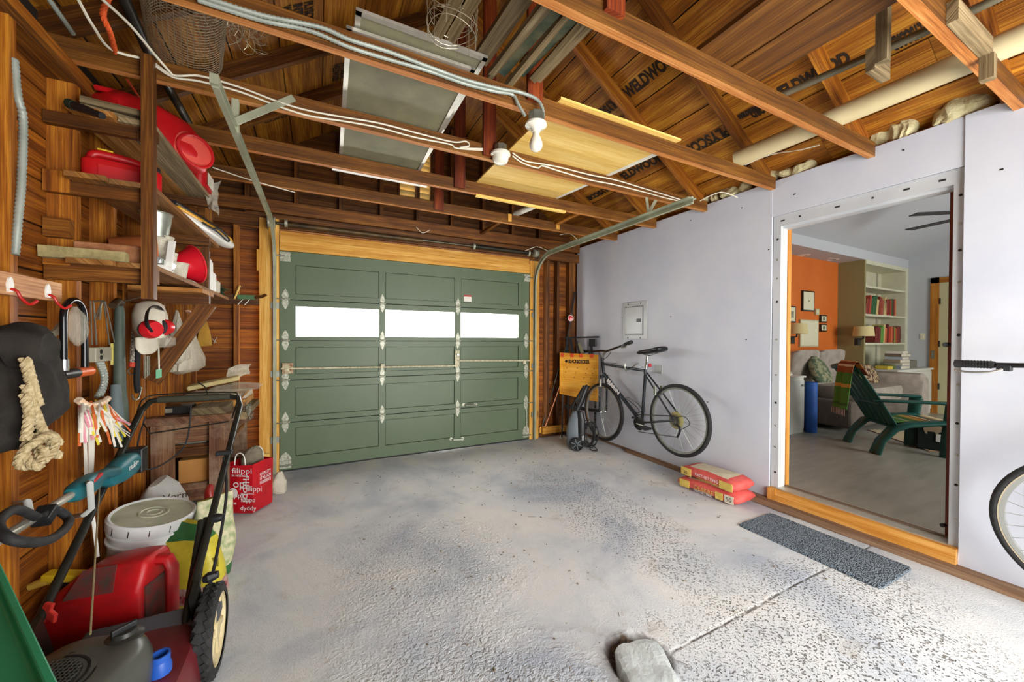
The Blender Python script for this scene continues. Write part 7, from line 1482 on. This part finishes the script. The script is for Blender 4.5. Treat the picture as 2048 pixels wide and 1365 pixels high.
# garden chair of green plastic with a striped blanket
ch = thing('adirondack_chair', 'dark green plastic adirondack chair facing away in the room beyond', 'chair', (5.43, 2.0, ZF)); CG = mat('dark_green_chair_plastic', '#12453c', '#174f44', rough=.35)
O = V(5.43, 2.0, ZF); f = V(.75, -.66, 0).normalized(); s = V(.66, .75, 0).normalized(); Wd = .245
def C_(a, b, z): return O+f*a+s*b+V(0, 0, z)
for sd_ in (-1, 1):
    b = sd_*Wd
    MB().tube([C_(-.02, b, 0), C_(.03, b*.98, .14), C_(.14, b*.96, .27), C_(.26, b*.95, .32), C_(.62, b*.95, .36)], [.07, .062, .07, .065, .05], 12, flat=.5).build('rear_leg', CG, ch, smooth=True)
    MB().tube([C_(.60, b, 0), C_(.60, b, .2), C_(.62, b, .40), C_(.64, b, .55)], [.065, .055, .055, .06], 12, flat=.55).build('front_leg', CG, ch, smooth=True)
    MB().tube(spline([C_(-.02, b*.92, .56), C_(.10, b*1.05, .565), C_(.4, b*1.15, .565), C_(.68, b*1.15, .56)], 4), [.04]*3+[.055]*7+[.065]*3, 12, flat=.3).build('arm', CG, ch, smooth=True)
    MB().tube([C_(.17, b*.9, .30), C_(.03, b*.92, .55), C_(-.17, b*.88, .90)], [.03, .03, .022], 10, flat=.6).build('back_stile', CG, ch, smooth=True)
for k in range(5): b = (-.8+.4*k)*Wd*.9; MB().tube([C_(.16, b, .28), C_(.02, b, .55), C_(-.19, b*.95, .92-.03*abs(k-2)/2)], .04, 8, flat=.25).build('back_slat', CG, ch, smooth=True)
MB().tube([C_(-.185, -Wd*.85, .89), C_(-.2, 0, .925), C_(-.185, Wd*.85, .89)], .028, 10).build('back_crest', CG, ch, smooth=True); MB().tube([C_(.04, -Wd*.9, .52), C_(.04, Wd*.9, .52)], .02, 8).build('back_rail', CG, ch, smooth=True)
for k in range(6): a = .17+.085*k; MB().beam(C_(a, -Wd*.95, .285+.012*k), C_(a, Wd*.95, .285+.012*k), .07, .018).build('seat_slat', CG, ch)
def stripes(name, stops, axis):
    m, nt, b, N, L = _mat(name); uv = N.new('ShaderNodeTexCoord').outputs['UV']; sp = N.new('ShaderNodeSeparateXYZ'); L.new(uv, sp.inputs[0])
    r = N.new('ShaderNodeValToRGB'); r.color_ramp.interpolation = 'CONSTANT'; e = r.color_ramp.elements; e[0].position, e[0].color = stops[0][0], lin(stops[0][1]); e[1].position, e[1].color = stops[1][0], lin(stops[1][1])
    for p, c in stops[2:]: k = e.new(p); k.color = lin(c)
    L.new(sp.outputs[axis], r.inputs[0]); L.new(r.outputs[0], b.inputs['Base Color']); b.inputs['Roughness'].default_value = .95; return m
BLK = stripes('striped_blanket', [(0, '#7a3a1c'), (.1, '#b8702c'), (.16, '#5a2a18'), (.22, '#c08a3a'), (.3, '#7a3a1c'), (.38, '#c9b48a'), (.42, '#8a4a20'), (.5, '#4a7a2c'), (.62, '#b8903a'), (.66, '#4a7a2c'), (.85, '#3a5a24'), (.9, '#4a7a2c')], 1)
bl = thing('blanket', 'striped green and brown blanket draped over the chair back', 'blanket', C_(-.2, -.1, .3))
path = [C_(-.10, 0, .83), C_(-.19, 0, .965), C_(-.24, 0, .93), C_(-.27, 0, .75), C_(-.29, 0, .56), C_(-.30, 0, .46)]; sp_ = spline(path, 6)
m = MB(); m.grid(lambda a, t: sp_[int(t*(len(sp_)-1))]+s*(-.30+.26*a)+f*(.018*math.sin(a*13+t*2)*min(1, t*3)-.02), 24, len(sp_)-1); m.build('cloth', BLK, bl, smooth=True, solid=.008)
for k in range(9): q = sp_[-1]+s*(-.29+.03*k)+f*-.02; MB().tube([q, q+V(0, 0, -.07)], .004, 5).build('fringe', mat('blanket_fringe', '#7a5a4a', rough=.9) if k == 0 else bpy.data.materials['blanket_fringe'], bl)
b2_ = thing('seat_blanket', 'green and brown striped blanket spread on the chair seat', 'blanket', C_(.4, 0, .33)); BLK2 = stripes('seat_stripes', [(0, '#6a7a3a'), (.12, '#3f6a24'), (.45, '#b8b08a'), (.48, '#3f6a24'), (.62, '#b8903a'), (.7, '#7a4a24'), (.76, '#c0a060'), (.84, '#8a5a2c'), (.92, '#c9b48a')], 0)
def seatb(a, t):
    x = -.02+.70*a; z = .36+.03*(x-.2) if x > .16 else .36+.9*(.16-x)**.9; return C_(x if x > .16 else .16-(.16-x)*.6, -Wd*.9+2*Wd*.9*t, z-.02+.004*math.sin(20*a))
MB().grid(seatb, 24, 8).build('cloth', BLK2, b2_, smooth=True, solid=.008)
# rug and dark box with an animal emblem
rgm = MB().prism([(-.4, -.5), (.4, -.5), (.4, .5), (-.4, .5)], C_(1.0, .5, .001), f, s, .008).build('rug', stripes('rug_stripes', [(0, '#b8a888'), (.2, '#8a6a48'), (.35, '#c9bc9c'), (.5, '#9a7a58'), (.7, '#c2b494'), (.85, '#7a5a40')], 0)); tag(rgm, 'pale striped rug lying beyond the green chair', 'rug')
bx_ = thing('dark_bag', 'dark bag with a tan animal emblem beside the chair front leg', 'bag', (5.3, 1.25, ZF)); q = P(1873, 905, z=ZF)
c = q+V(.10, .02, .17); n_ = V(-c.x, -c.y, 0).normalized(); rt_ = (-n_).cross(V(0, 0, 1)); R3 = Matrix((rt_, -n_, V(0, 0, 1))).transposed()
MB().box(c, (.34, .15, .34), R3).build('bag_body', mat('black_canvas', '#15201c', rough=.85), bx_, bevel=.025)
em_ = [(-.075, .0), (-.06, -.045), (-.045, -.05), (-.045, -.02), (.01, -.02), (.02, -.055), (.035, -.055), (.04, -.02), (.06, -.015), (.085, -.03), (.09, .0), (.075, .03), (.04, .055), (.0, .045), (-.04, .035), (-.07, .03)]
MB().prism(em_, c+n_*.0765+V(0, 0, .06)-rt_*.03, rt_, (0, 0, 1), .003).build('emblem', mat('tan_emblem', '#b09a7c', rough=.8), bx_)
MB().prism([(-.022, -.04), (.022, -.04), (.022, .04), (-.022, .04)], c+n_*.081+V(0, 0, -.02)+rt_*.01, rt_, (.05, 0, 1), .002).build('paper_tag', WHITE, bx_)
